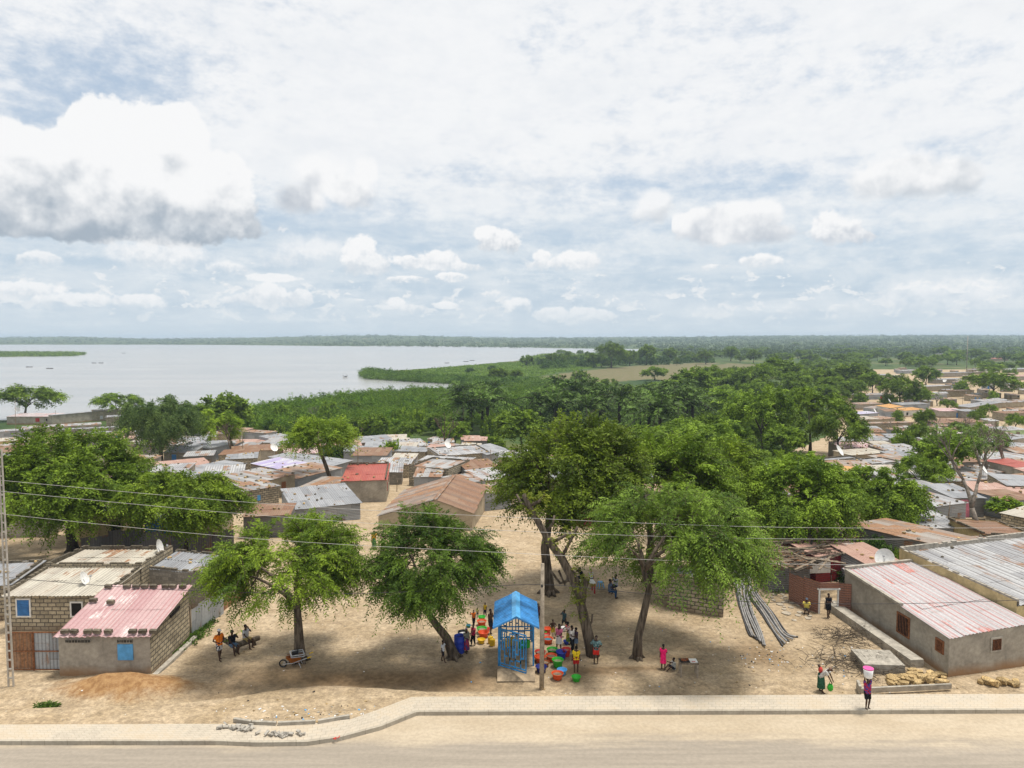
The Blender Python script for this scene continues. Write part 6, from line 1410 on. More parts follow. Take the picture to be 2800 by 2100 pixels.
def person(px, py, top_py, label, rz=0.0, shirt=(.3, .3, .3), low=('shorts', (.05, .05, .06)), hands=('hang', 'hang'), step=.10, lean=0.0, pose='stand', hair=None, skin=None, cap=None, hgt=None, loc=None, scarf=None, bag=None, sleeve=True):
    p = loc or on(px, py); Hh = hgt or (py - top_py) * p.y / FPX * 1.02
    k = Hh / 1.72; root = empty('person', p, rz, label, 'person'); root.scale = (k, k, k); sk = skin or SKIN
    pz = {'stand': .90, 'sit': .50, 'crouch': .30, 'ground': .14}[pose]
    pel = Vector((0, 0.02, pz)); cl_, sl = math.cos(lean), math.sin(lean)
    T = lambda x, y, z: Vector((x, pel.y + y * cl_ - (z - .90) * sl, pel.z + (z - .90) * cl_ + y * sl))
    b, sh, lo_ = MB(), MB(), MB()
    hip = [pel + Vector((s_ * .09, 0, 0)) for s_ in (-1, 1)]; sho = [T(s_ * .175, .01, 1.38) for s_ in (-1, 1)]
    feet = {'stand': [(-.10, -step, .07), (.10, step, .07)], 'sit': [(-.12, -.42, .07), (.12, -.38, .07)], 'crouch': [(-.13, -.12, .07), (.13, -.08, .07)], 'ground': [(-.16, -.62, .07), (.05, -.50, .07)]}[pose]
    # torso
    for s_ in (-1, 1):
        tp = [T(s_ * .075, 0, .88), T(s_ * .065, -.01, 1.05), T(s_ * .09, 0, 1.25), T(s_ * .10, .01, 1.37)]
        b.tube(tp, [.105, .095, .105, .07], 10); b.blob(sho[0 if s_ < 0 else 1], .068, 1, 0, 1, 0)
        if shirt is not None: sh.tube([T(s_ * .075, 0, .84), T(s_ * .068, -.01, 1.05), T(s_ * .09, 0, 1.25), T(s_ * .105, .01, 1.395)], [.125, .118, .124, .075], 10)
    b.tube([T(0, .01, 1.36), T(0, 0, 1.50)], [.065, .052], 8); b.tube([T(-.17, .01, 1.38), T(.17, .01, 1.38)], [.055, .055], 8)
    hc = T(0, -.02, 1.60); b.blob(hc, (.078, .096, .115), 0, 0, 2, 0); b.blob(hc + Vector((0, -.06, -.06)), (.05, .045, .05), 0, 0, 1, 0)
    b.blob(hc + Vector((0, -.105, -.015)), (.016, .022, .024), 0, 0, 1, 0)
    for s_ in (-1, 1): b.blob(hc + Vector((s_ * .08, .01, -.01)), (.014, .022, .032), 0, 0, 1, 0)
    for i, s_ in enumerate((-1, 1)):
        (hx, hy, hz_), pole = HANDS[hands[i]]; tgt = Vector((s_ * hx, hy, hz_)) if pose != 'stand' else T(s_ * hx, hy, hz_) if hands[i] not in ('down', 'hang') else Vector((s_ * hx, hy + (-.9 * sl * .3), hz_))
        if pose in ('sit', 'crouch', 'ground'): tgt.z = min(tgt.z, pz + .62) if hands[i] != 'knee' else pz + .12
        el, wr = ik(sho[i], tgt, .29, .25, (s_ * pole[0], pole[1], pole[2]))
        b.tube([sho[i], sho[i].lerp(el, .5), el, el.lerp(wr, .35), wr], [.052, .047, .038, .038, .026], 8)
        f = (wr - el).normalized(); b.blob(el, .038, 0, 0, 1, 0)
        sd = f.cross(Vector((0, -1, .2))).normalized(); pn = f.cross(sd); pm_ = wr + f * .045; b.tube([wr, wr + f * .085], [.028, .036], 8)
        for q in range(4):                                   # four fingers, slightly curled, and a thumb
            r0 = wr + f * .08 + sd * (.028 - .0185 * q); ln = (.070, .080, .075, .058)[q]
            b.tube([r0, r0 + f * ln * .55, r0 + f * ln * .9 + pn * .022], [.0105, .010, .009], 5)
        b.tube([wr + f * .03 + sd * .03, wr + f * .065 + sd * .058, wr + f * .095 + sd * .062 + pn * .01], [.013, .011, .010], 5)
        if shirt is not None and sleeve: e = sho[i].lerp(el, .62 if sleeve is True else .98); sh.tube([sho[i], e], [.072, .068], 8); sh.blob(sho[i], .074, 0, 0, 1, 0)
        ft = Vector(feet[i]); kn, an = ik(hip[i], ft, .43, .415, (s_ * .12, -1, .1)) if pose != 'ground' else ik(hip[i], ft, .43, .415, (s_ * .5, -.3, 1))
        b.tube([hip[i], hip[i].lerp(kn, .5), kn, kn.lerp(an, .3), an], [.088, .076, .052, .054, .034], 9); b.blob(kn, .054, 0, 0, 1, 0)
        b.tube([an + Vector((0, .035, -.035)), an + Vector((0, -.08, -.04)), an + Vector((s_ * .01, -.16, -.052))], [.036, .036, .022], 7)
        if low[0] in ('shorts', 'trousers'):
            e = hip[i].lerp(kn, .82) if low[0] == 'shorts' else kn
            lo_.tube([hip[i] + Vector((0, 0, .08)), hip[i], e] + ([an + Vector((0, 0, .03))] if low[0] == 'trousers' else []), [.115, .112, .095] + ([.062] if low[0] == 'trousers' else []), 9)
    body = solid(b, .0115, sk, 'body', root)
    if shirt is not None: solid(sh, .018, PRN[shirt] if isinstance(shirt, str) else cloth(shirt), 'shirt', root)
    if low[0] in ('skirt', 'wrap', 'dress'):
        fx = (Vector(feet[0]) + Vector(feet[1])) / 2; bot = {'skirt': .50, 'wrap': .22, 'dress': .42}[low[0]]
        if pose == 'stand': lo_.tube([pel + Vector((0, 0, .14)), pel, Vector((fx.x * .5, fx.y * .5, (bot + .9) / 2)), Vector((fx.x, fx.y, bot))], [.145, .175, .195, .215], 14)
        else:
            for i in (0, 1): kn, an = ik(hip[i], Vector(feet[i]), .43, .415, (0, -1, .1)); lo_.tube([pel + Vector((0, 0, .1)), hip[i], kn, kn.lerp(an, .4)], [.13, .14, .11, .10], 10)
    elif low[0] in ('shorts', 'trousers'): lo_.tube([pel + Vector((-.05, 0, .10)), pel + Vector((.05, 0, .10))], [.12, .12], 9); lo_.blob(pel, (.175, .125, .12), 0, 0, 1, 0)
    nm = {'shorts': 'shorts', 'trousers': 'trousers', 'skirt': 'skirt', 'wrap': 'wrap', 'dress': 'dress_skirt'}[low[0]]
    solid(lo_, .018, PRN[low[1]] if isinstance(low[1], str) else cloth(low[1]), nm, root)
    hm = MB(); hm.blob(hc + Vector((0, .022, .028)), (.088, .098, .105) if hair != 'big' else (.115, .12, .125), 3, 0, 2, .12); hm.build('headscarf' if scarf else 'hair', cloth(scarf) if scarf else HAIR, root, True)
    if hair == 'braids':
        hm = MB(); [hm.tube([hc + Vector((x, .06, .02)), hc + Vector((x * 1.2, .09, -.10)), hc + Vector((x * 1.2, .07, -.20))], [.022, .02, .012], 5) for x in (-.07, -.03, .03, .07)]; hm.build('braids', HAIR, root)
    if cap: hm = MB(); hm.blob(hc + Vector((0, .0, .055)), (.095, .105, .075), 0, 0, 2, 0); hm.box(hc + Vector((0, -.13, .05)), (.13, .10, .015)); hm.build('cap', cloth(cap), root)
    em = MB(); [em.blob(hc + Vector((s_ * .033, -.085, .012)), (.013, .010, .009), 0, 0, 1, 0) for s_ in (-1, 1)]; em.build('eyes', EYE, root)
    mm = MB(); mm.box(hc + Vector((0, -.103, -.062)), (.045, .012, .010)); mm.build('mouth', cloth((.10, .03, .03)), root)
    return root
S2 = lambda x, y, ox, oy, f: (ox + x / f, oy + y / f)
N_ = math.pi
person(*Z3(1005, 925), Z3(0, 675)[1], 'shirtless child in yellow shorts with hands on hips', .2, None, ('shorts', (.45, .33, .03)), ('hip', 'hip'))
person(*Z3(1082, 1088), Z3(0, 730)[1], 'girl in a pink shirt and white skirt with long braids', -.5, (.55, .14, .24), ('skirt', (.62, .58, .55)), ('hang', 'front'), hair='braids')
person(*Z3(1150, 812), Z3(0, 545)[1], 'person in a dark teal jacket striding away with a hand at the face', -1.0, (.035, .075, .09), ('shorts', (.012, .014, .02)), ('face', 'hang'), step=.26, sleeve=2)
person(*Z3(1208, 1000), Z3(0, 700)[1], 'woman in a white and red top and green wrap, reaching into a white bucket', -1.3, 'wred', ('wrap', 'wrap2'), ('reach', 'front'), hair='big', lean=.15)
person(*Z3(1252, 1095), Z3(0, 750)[1], 'woman in a white top and long black trousers in the middle of the group', .9, (.60, .57, .54), ('trousers', (.012, .012, .014)), ('front', 'hang'))
person(*Z3(1300, 1062), Z3(0, 780)[1], 'girl in a dark purple top and denim skirt beside the thick trunk', -.9, (.05, .035, .07), ('skirt', (.15, .22, .33)), ('front', 'cross'), hair='big')
yb = person(*Z3(1305, 1368), Z3(0, 1008)[1], 'boy in a yellow printed shirt and red shorts seen from behind', N_, (.72, .52, .02), ('shorts', (.42, .02, .02)), ('hang', 'hang'), step=.02)
m = MB()
for dx_, dz_, w_, h_ in ((-.02, 1.27, .02, .16), (.0, 1.06, .19, .018), (.0, 1.01, .19, .018), (.0, .97, .15, .014)): m.box((dx_, .145, dz_), (w_, .006, h_))
m.build('shirt_print', PL['black'], yb)
person(*Z3(1563, 1248), Z3(0, 880)[1], 'boy in a checked shirt and red shorts with hands on hips under the pollarded tree', -.2, 'plaid', ('shorts', (.55, .03, .02)), ('hip', 'hip'), step=.05, sleeve=2)
person(*Z3(1500, 255), Z3(0, 25)[1], 'person in a white shirt with a chest strap by the white topped table', .4, (.60, .60, .64), ('shorts', (.015, .018, .03)), ('face', 'hang'), skin=SKIN2)
person(*Z3(1385, 215), 0, 'person in dark clothes hunched at the white topped table', -1.2, (.012, .013, .018), ('trousers', (.02, .02, .03)), ('front', 'front'), pose='sit', hgt=1.7, lean=.35)
person(*Z3(1745, 395), 0, 'person in blue jeans sitting under the drooping branches', 1.2, (.10, .13, .20), ('trousers', (.02, .06, .14)), ('knee', 'knee'), pose='sit', hgt=1.7)
person(*Z3(1815, 330), 0, 'person in a pale shirt sitting behind the one in blue jeans', -1.0, (.4, .42, .48), ('trousers', (.02, .03, .05)), ('knee', 'front'), pose='sit', hgt=1.7)
person(*Z3(812, 705), Z3(0, 470)[1], 'bare shouldered person half hidden by the wooden pole', .5, (.10, .05, .06), ('shorts', (.05, .02, .03)), ('hang', 'front'))
person(*Z3(985, 312), Z3(0, 95)[1], 'person in teal leaning against the big central trunk', -.8, (.03, .09, .10), ('trousers', (.02, .05, .08)), ('hang', 'hang'))
person(*Z2(975, 822), Z2(0, 200)[1], 'shirtless man in dark shorts left of the kiosk', .9, None, ('shorts', (.012, .012, .03)), ('hang', 'front'))
person(*Z2(400, 1258), Z2(0, 660)[1], 'woman with a lilac headscarf and a blue and red wrap beside the black drum', .6, (.20, .20, .16), ('wrap', 'wrap'), ('front', 'hang'), scarf=(.38, .22, .52))
person(*Z2(560, 1085), Z2(0, 570)[1], 'child in a crimson shirt and black leggings left of the basins', -.7, (.50, .03, .09), ('trousers', (.012, .012, .014)), ('hang', 'reach'))
person(*Z2(570, 602), Z2(0, 235)[1], 'person in an orange shirt and black trousers under the branches', .4, (.60, .14, .02), ('trousers', (.012, .012, .014)), ('wave', 'front'))
person(*Z2(660, 420), Z2(0, 180)[1], 'child in a pale yellow shirt behind the farthest basin', .3, (.45, .40, .15), ('shorts', (.05, .05, .06)), ('front', 'front'))
person(*Z2(842, 385), Z2(0, 60)[1], 'person in a mustard shirt standing at the back of the left queue', -.6, (.50, .34, .03), ('trousers', (.02, .02, .03)), ('hang', 'hang'))
person(*S2(1415, 855, 700, 1500, 2.766), S2(0, 688, 700, 1500, 2.766)[1], 'child in a white shirt and black shorts leaning on the tree with the blue drum', 1.2, (.58, .60, .63), ('shorts', (.012, .013, .02)), ('hang', 'reach'), step=.2)
person(*S2(1662, 842, 0, 1500, 2.766), S2(0, 600, 0, 1500, 2.766)[1], 'person in an orange shirt, spotted white shorts and a white cap', 1.0, (.75, .19, .015), ('shorts', 'spots'), ('hip', 'hip'), step=.14, cap=(.7, .7, .72))
lg = on(*S2(1790, 798, 0, 1500, 2.766))
person(0, 0, 0, 'person in a black shirt and denim shorts sitting on the leaning log', .9, (.015, .015, .018), ('shorts', (.10, .17, .27)), ('knee', 'front'), pose='sit', hgt=1.75, loc=lg + Vector((-.30, .15, 0)), cap=(.05, .04, .03))
person(0, 0, 0, 'person in a pale shirt and khaki shorts sitting behind the one in black', 1.1, (.48, .48, .50), ('shorts', (.34, .26, .10)), ('knee', 'face'), pose='sit', hgt=1.75, loc=lg + Vector((.18, .95, 0)))
m = MB(); m.tube([(-.95, .1, .95), (-.4, .15, .62), (.1, .35, .40), (.5, 1.0, .35), (.85, 1.5, .30)], [.13, .15, .17, .16, .14], 8); m.tube([(.1, .35, .4), (-.02, .25, .0)], [.13, .10], 7); m.tube([(.6, 1.2, .34), (.7, 1.2, -.02)], [.12, .1], 7)
o = m.build('log', MT['bark'], None, True); o.location = lg + Vector((-.1, 0, 0)); tag(o, 'forked log propped up as a bench at the left edge of the bare ground', 'log')
person(*S2(945, 992, 1500, 1500, 3.017), S2(0, 780, 1500, 1500, 3.017)[1], 'girl in a hot pink dress near the small selling table', 2.6, (.85, .02, .16), ('dress', (.85, .02, .16)), ('front', 'hang'), step=.04)
person(*S2(1030, 1002, 1500, 1500, 3.017), 0, 'small child in a pale shirt sitting on the ground beside the selling table', -1.3, (.40, .42, .40), ('shorts', (.02, .02, .03)), ('knee', 'reach'), pose='ground', hgt=1.25)
wb = person(*S2(400, 1083, 2100, 1500, 2.766), 0, 'woman bending forward with a baby on her back and a green bag', .9, (.45, .43, .40), ('wrap', (.03, .10, .06)), ('down', 'down'), lean=.75, hgt=1.62, scarf=(.25, .16, .12))
m = MB(); m.blob((0, .05, 1.22), (.13, .12, .17), 4, 0, 2, .05); m.build('baby_sling', cloth((.45, .06, .05)), wb, True); m = MB(); m.blob((-.02, .12, 1.42), .075, 2, 0, 2, 0); m.build('baby', SKIN, wb, True)
o = tag(MB().build('bag', PL['green']), 'bright green bag hanging from the bending woman\'s hands', 'bag'); bm_ = MB(); bm_.blob((0, 0, 0), (.16, .11, .20), 7, 0, 2, .2); bm_.tube([(-.08, 0, .17), (0, 0, .34), (.08, 0, .17)], .02, 5); o.data = bm_.mesh('bag', PL['green'], True); o.location = wb.location + Vector((.30, -.38, .42))
cp = person(*S2(750, 1218, 2100, 1500, 2.766), S2(0, 975, 2100, 1500, 2.766)[1], 'child in a red and navy shirt carrying a white bucket on the head', .15, 'redprint', ('shorts', (.01, .01, .012)), ('up', 'up'), step=.04, loc=PX(2371, 1937, ZP))
k = cp.scale.x; bp_ = cp.location + Vector((0, 0, 1.73 * k)); root = empty('bucket', bp_, 0, 'white lidded bucket with a pink rim balanced on the child\'s head', 'bucket')
m = MB(); m.lathe([(.17, 0), (.19, .05), (.225, .44), (.20, .44)], (0, 0, 0), 20); m.build('pail', PL['white'], root, True); m = MB(); m.lathe([(.01, .46), (.235, .46), (.235, .42)], (0, 0, 0), 20, cap_lo=False); m.build('lid', PL['pinklid'], root); m = MB(); m.tube([(-.22, -.05, .40), (-.12, -.20, .24), (.10, -.21, .22), (.22, -.05, .40)], .008, 5); m.build('handle', PL['white'], root)
person(*S2(290, 490, 2100, 1500, 2.766), 0, 'person in white and yellow crouching by the rust red tin wall', -.3, (.62, .50, .10), ('shorts', (.03, .03, .04)), ('knee', 'knee'), pose='crouch', hgt=1.6, cap=(.10, .12, .16))
person(*S2(455, 520, 2100, 1500, 2.766), S2(0, 335, 2100, 1500, 2.766)[1], 'person in dark clothes standing with crossed arms in the open tin doorway', .1, (.012, .012, .014), ('shorts', (.012, .012, .014)), ('cross', 'cross'))
person(*S2(355, 1142, 2030, 1440, 6.91), S2(0, 888, 2030, 1440, 6.91)[1], 'child in dark clothes walking up the stone footpath', N_ - .4, (.03, .04, .06), ('trousers', (.012, .012, .014)), ('hang', 'hang'), step=.16)
person(*S2(1170, 1328, 600, 1020, 2.765), S2(0, 1190, 600, 1020, 2.765)[1], 'woman in a yellow top and green wrap raising one arm, far back', .2, (.55, .30, .03), ('wrap', (.05, .14, .05)), ('hang', 'wave'))
person(*S2(1238, 1333, 600, 1020, 2.765), S2(0, 1195, 600, 1020, 2.765)[1], 'woman in a pale pink shirt and long dark wrap, far back', -.2, (.50, .26, .38), ('wrap', (.05, .04, .04)), ('hip', 'hang'))
person(*S2(1305, 1318, 600, 1020, 2.765), S2(0, 1190, 600, 1020, 2.765)[1], 'person all in black at the edge of the tree shade, far back', .3, (.012, .012, .014), ('trousers', (.012, .012, .014)), ('hang', 'hang'))
for px, py, c, lab in ((884, 1346, (.10, .30, .20), 'person in green sitting by the leaning long trunk'), (897, 1345, (.40, .10, .10), 'person in red sitting by the leaning long trunk')): person(px, py, 0, lab, .4, c, ('trousers', (.03, .03, .05)), ('knee', 'knee'), pose='crouch', hgt=1.7)
dg = bpy.context.evaluated_depsgraph_get(); dg.update()
_new = []
for o in REM: _new.append((o, bpy.data.meshes.new_from_object(o.evaluated_get(dg))))
for o, me_ in _new: o.modifiers.clear(); o.data = me_
# white bucket beside the women
p = on(*Z3(1140, 905)); root = empty('bucket', p + Vector((0, 0, .35)), 0, 'small white bucket held between the girl in pink and the women', 'bucket'); m = MB(); m.lathe([(.11, 0), (.15, .26), (.14, .26), (.10, .03)], (0, 0, 0), 16); m.build('pail', PL['white'], root, True)

# --- small furniture
def table(p, w, d, h, label, top, legs, rz=0.0):
    root = empty('table', p, rz, label, 'table'); m = MB(); m.box((0, 0, h - .03), (w, d, .06)); m.build('tabletop', top, root)
    for x in (-1, 1):
        for y in (-1, 1): m = MB(); m.box((x * (w / 2 - .07), y * (d / 2 - .07), (h - .06) / 2 - .05), (.09, .09, h - .06 + .1)); m.build('leg', legs, root)
    return root
tp_ = on(1882, 1846); table(tp_, 1.0, .62, .78, 'rough wooden selling table beside the girl in hot pink', MT['wood'], MT['wood_pale'], -.05)
m = MB(); m.box((0, 0, .03), (.50, .40, .05)); [m.blob((random.Random(i).uniform(-.2, .2), random.Random(i + 50).uniform(-.14, .14), .07), .04, i, 1, 1, .2) for i in range(16)]; o = m.build('tray', [PL['black'], PL['brown']]); o.location = tp_ + Vector((-.22, 0, .78)); tag(o, 'dark tray of small goods on the selling table', 'tray')
m = MB(); m.box((0, 0, .012), (.40, .46, .02)); [m.box((.05 * i - .1, -.15, .03), (.04, .05, .02), mi=1) for i in range(4)]; o = m.build('sheet', [PL['white'], PL['red']]); o.location = tp_ + Vector((.26, .02, .78)); tag(o, 'white sheet with small red goods on the selling table', 'sheet')
table(on(1597, 1620), 1.5, .8, .80, 'white topped table under the trees behind the pollarded trunk', MT['white_paint'], MT['red_paint'], .15)
p = on(1642, 1607); root = empty('stool', p, .3, 'blue plastic stool beside the drooping branches', 'stool'); m = MB(); m.box((0, 0, .43), (.32, .32, .04)); m.build('seat', PL['lightblue'], root)
for x in (-1, 1):
    for y in (-1, 1): m = MB(); m.beam((x * .20, y * .20, 0), (x * .13, y * .13, .42), .05); m.build('leg', PL['lightblue'], root)
# wheelbarrow
p = on(806, 1822); root = empty('wheelbarrow', p, .1, 'orange wheelbarrow loaded with tools at the foot of the tree', 'wheelbarrow')
m = MB(); a = [(-.42, -.28, .62), (.42, -.28, .62), (.42, .28, .62), (-.42, .28, .62)]; b_ = [(-.20, -.17, .28), (.28, -.17, .28), (.28, .17, .28), (-.20, .17, .28)]
for i in range(4): j = (i + 1) % 4; m.quadm(b_[i], b_[j], a[j], a[i]); m.quadm(a[i], a[j], b_[j], b_[i])
m.quadm(*b_); m.build('tray', pc('barrow_orange', (.45, .15, .02)), root)
m = MB(); [m.tube([(-.62, y * .12, .20), (-.1, y * .20, .26), (.45, y * .24, .45), (.85, y * .28, .60)], .02, 6) for y in (-1, 1)]; [m.tube([(.25, y * .2, .3), (.38, y * .24, 0)], .018, 5) for y in (-1, 1)]; m.build('frame', MT['grey_metal'], root)
m = MB(); k = 18; m.tube([(-.62 + .19 * math.cos(2 * math.pi * i / k), 0, .20 + .19 * math.sin(2 * math.pi * i / k)) for i in range(k + 1)], .04, 6, cap=False); m.build('wheel', PL['black'], root)
m = MB(); [m.tube([(.72, y * .27, .55), (.95, y * .29, .64)], .028, 6) for y in (-1, 1)]; m.build('grip', PL['yellow'], root)
m = MB(); m.box((0, 0, .25), (.34, .30, .42), .3); o = m.build('crate', PL['black']); o.location = p + Vector((.02, .05, .40)); tag(o, 'black bin standing in the orange wheelbarrow', 'bin')
for i in range(2):
    m = MB(); [m.beam(*q_, .035) for q_ in (((-.35, -.2, 0), (.35, -.2, 0)), ((.35, -.2, 0), (.35, .2, .06)), ((.35, .2, .06), (-.35, .2, .06)), ((-.35, .2, .06), (-.35, -.2, 0)))]; o = m.build('metal_frame', MT['grey_metal']); o.location = p + Vector((.16, -.06, .66 + .1 * i)); o.rotation_euler = (.15, .1, .5 + .1 * i); tag(o, ('lower', 'upper')[i] + ' square metal frame lying on the wheelbarrow load', 'frame')
for i, (y, z) in enumerate(((-.12, .66), (.1, .64))): m = MB(); m.tube([(-1.1, y, z), (.75, y + .06, z + .02)], .016, 6); o = m.build('shovel_handle', MT['wood_pale']); o.location = p; tag(o, ('nearer', 'farther')[i] + ' long tool handle sticking out over the wheelbarrow', 'tool')

# --- poles, wires, dishes
p = Vector((-25.95, 35.75, .2)); root = empty('concrete_pole', p, 0, 'pale concrete lattice utility pole at the left edge of the road', 'utility pole'); m = MB()
for x in (-.13, .13): m.tube([(x, 0, -.6), (x * .55, 0, 12.2)], [.05, .04], 6)
for i in range(25): z = .25 + i * .48; m.box((0, 0, z), (.26 * (1 - .45 * z / 12.2) - .02, .09, .06))
m.build('shaft', plain('pole_concrete', (.46, .42, .36), .2, 3), root)
p = on(1481, 1884); root = empty('wooden_pole', p, 0, 'tall weathered wooden pole standing just right of the kiosk', 'utility pole'); m = MB(); m.tube([(0, 0, -.5), (.02, 0, 3), (.03, 0, 6.6)], [.13, .12, .095], 10); m.build('shaft', MT['wood_pale'], root, True)
m = MB(); m.lathe([(.05, 0), (.06, .1), (.03, .14)], (.0, -.14, 5.42), 8); m.build('insulator', MT['iron'], root)
def wire(pts, Y, r, m_, label):
    P = [atY(px, py, Y) for px, py in pts]; Q = []
    for i in range(len(P) - 1):                       # smooth through the points
        p0, p1, p2, p3 = P[max(i - 1, 0)], P[i], P[i + 1], P[min(i + 2, len(P) - 1)]
        for t in np.linspace(0, 1, 10)[:-1]: Q.append(.5 * ((2 * p1) + (p2 - p0) * t + (2 * p0 - 5 * p1 + 4 * p2 - p3) * t * t + (3 * p1 - p0 - 3 * p2 + p3) * t ** 3))
    Q.append(P[-1]); m = MB(); m.tube(Q, r, 5); tag(m.build('wire', m_), label, 'wire', 'wires strung along the road')
MT['wire_pale'] = plain('pale_wire', (.50, .48, .46), .1, 2, .4, .5); MT['wire_dark'] = plain('dark_cable', (.03, .03, .035), .1, 2, .5, .4)
wire([(-300, 1283), (0, 1313), (700, 1375), (1270, 1408), (2050, 1440), (2800, 1443), (3300, 1436)], 36.2, .009, MT['wire_pale'], 'topmost of the three pale power wires along the road')
wire([(-300, 1312), (0, 1343), (700, 1408), (1300, 1447), (2050, 1472), (2800, 1472), (3300, 1465)], 35.7, .009, MT['wire_pale'], 'middle one of the three pale power wires along the road')
wire([(-300, 1372), (0, 1405), (700, 1473), (1400, 1512), (2050, 1540), (2800, 1546), (3300, 1540)], 35.9, .0095, MT['wire_pale'], 'lowest of the three pale power wires along the road')
wire([(-300, 1545), (0, 1577), (350, 1606), (700, 1621), (1000, 1622), (1250, 1611), (1481, 1598), (1750, 1622), (2050, 1645), (2420, 1651), (2800, 1640), (3200, 1615)], 36.1, .014, MT['wire_dark'], 'black cable sagging to the wooden pole beside the kiosk')
for px, py, tp, lab in ((664, 1262, 1178, 'thin pole by the pruned tree and the rust roof'), (978, 1288, 1205, 'thin pole right of the leaning long trunk'), (1342, 1288, 1228, 'dark post with an arm left of the great central tree'), (2408, 1482, 1428, 'grey post at the sandy yard below the round drooping tree'), (2464, 1505, 1440, 'thin post beside the dark tin shack'), (2594, 1440, 1369, 'dark post among the stone strewn white roofs'), (2535, 1408, 1340, 'thin post left of the white edged shack'),
    (45, 1205, 1095, 'dark pole carrying a meter box by the lakeside houses'), (152, 1160, 1121, 'thin mast on the grey lakeside wall'), (2632, 1112, 1076, 'thin post on the sandy square'), (1085, 1345, 1312, 'crooked thin pole by the pale side wall'), (2090, 1570, 1500, 'leaning thin pole at the footpath'), (940, 1400, 1330, 'thin stick beside the wide pale tin roof')):
    b = on(px, py); h = (py - tp) * b.y / FPX; m = MB(); r_ = .07 if h > 3 else .05
    m.tube([(0, 0, -.4), (random.Random(px).uniform(-.1, .1), 0, h * .5), (random.Random(px + 1).uniform(-.15, .15), 0, h)], [r_, r_ * .9, r_ * .75], 6); o = m.build('post', MT['wood'], None, True); o.location = b; tag(o, lab, 'pole')
b = on(2643, 1008); m = MB(); m.tube([(0, 0, -1), (0, 0, (1008 - 918) * b.y / FPX)], [.36, .26], 8); o = m.build('tall_pole', MT['cement'], None, True); o.location = b; tag(o, 'tall pale pole far back beside the big grey building', 'pole')
def dish(p, r, face, label):
    root = empty('satellite_dish', p, 0, label, 'satellite dish'); f = Vector(face).normalized(); M3 = f.to_track_quat('Z', 'Y').to_matrix(); c = Vector((0, 0, r * 1.25)); m = MB(); n = 22; prof = [(.01, -.22), (.4, -.18), (.75, -.08), (1, .04)]
    P = [[c + M3 @ Vector((a * r * math.cos(2 * math.pi * i / n), a * r * math.sin(2 * math.pi * i / n) * 1.06, z * r)) for i in range(n)] for a, z in prof]
    for a in range(3):
        for i in range(n): j = (i + 1) % n; m.face((P[a][i], P[a][j], P[a + 1][j], P[a + 1][i]))
    m.build('bowl', MT['white_paint'], root, True); m = MB(); m.tube([(0, 0, -.3), (0, 0, r * .8), c - f * r * .2], [.03, .03, .025], 6); m.build('mast', MT['grey_metal'], root); m = MB(); tip = c + f * r * .9; m.tube([c + M3 @ Vector((0, -r, .05)), tip - Vector((0, 0, .1)), tip], .015, 5); m.box(tip, (.1, .1, .1)); m.build('receiver', MT['grey_metal'], root)
dish(atY(2418, 1556, 47.9), .62, (-.5, -.7, .45), 'large white satellite dish at the back corner of the long grey house')
dish(atY(438, 1524, 50.6), .58, (.97, .12, .25), 'satellite dish seen edge on, on the back parapet of the cream roofed house'); dish(atY(232, 1606, 44.2), .45, (.8, .1, .35), 'small dish on the front slope of the cream roof with blue louvres')
for px, py, h, r_, lab in ((2296, 1250, 2.7, .9, 'dish on the block yard wall behind the bare orange sheet roof'), (2688, 1300, 2.5, .8, 'dish on the long pale block wall house'), (2762, 1186, 1.0, .9, 'dish in front of the lime green wing'), (2392, 1130, 2.4, .8, 'dish beside the lilac plastic sheet'), (2432, 1102, 2.2, .8, 'dish at the foot of the sandy square tree'), (2583, 1046, 2.8, 1.0, 'dish on the block house with a small white roof'), (750, 1237, 2.7, .7, 'dish behind the rust roofed shack with a dark doorway'), (1224, 1228, 2.9, .7, 'dish tilted on the red striped white roof'), (48, 1128, 3.2, .8, 'dish on the white and pink lakeside roof')):
    dish(on(px, py, h), r_, (-.6 if px % 2 else .6, -.5, .5), lab)

# --- fences and gates
def sheet_wall(pts, h, m_, label, name='tin_fence', posts=True, zoff=0.0, hv=.15, cat='fence'):
    P = [Vector((p[0], p[1], TZ(p[0], p[1]) + zoff)) for p in pts]; base = P[0].copy(); root = empty(name, base, 0, label, cat); rr = random.Random(int(base.x * 100)); m = MB(); pm_ = MB()
    for a, b in zip(P, P[1:]):
        L = (b - a).length; n = max(1, int(round(L / .9))); e = (b - a) / L; nn = Vector((e.y, -e.x, 0)).normalized()
        for i in range(n):
            q0, q1 = a.lerp(b, i / n), a.lerp(b, (i + 1.04) / n); hh = h + rr.uniform(-hv, hv); o_ = nn * (.02 * (i % 2)); k = 12
            for s_ in range(k):
                c0, c1 = q0.lerp(q1, s_ / k) - base + o_ + nn * (.018 * (s_ % 2)), q0.lerp(q1, (s_ + 1) / k) - base + o_ + nn * (.018 * ((s_ + 1) % 2)); u = i * .9 + s_ * .075
                m.face((c0 - Vector((0, 0, .2)), c1 - Vector((0, 0, .2)), c1 + Vector((0, 0, hh)), c0 + Vector((0, 0, hh))), [(u, 0), (u + .075, 0), (u + .075, hh), (u, hh)])
            if posts and i % 2 == 0: pm_.tube([q0 - base - nn * .08 - Vector((0, 0, .3)), q0 - base - nn * .08 + Vector((0, 0, h + .15))], .05, 5)
    m.build('sheeting', m_, root)
    if posts: pm_.build('post', MT['wood'], root)
    return root
RM['tinf'] = mat('grey_fence_tin', lambda nt, uv, pos, obj: f_tin(nt, uv, pos, obj, base=(.38, .40, .42), alt=(.28, .30, .32), amount=.35), rough=.5, spec=.3)
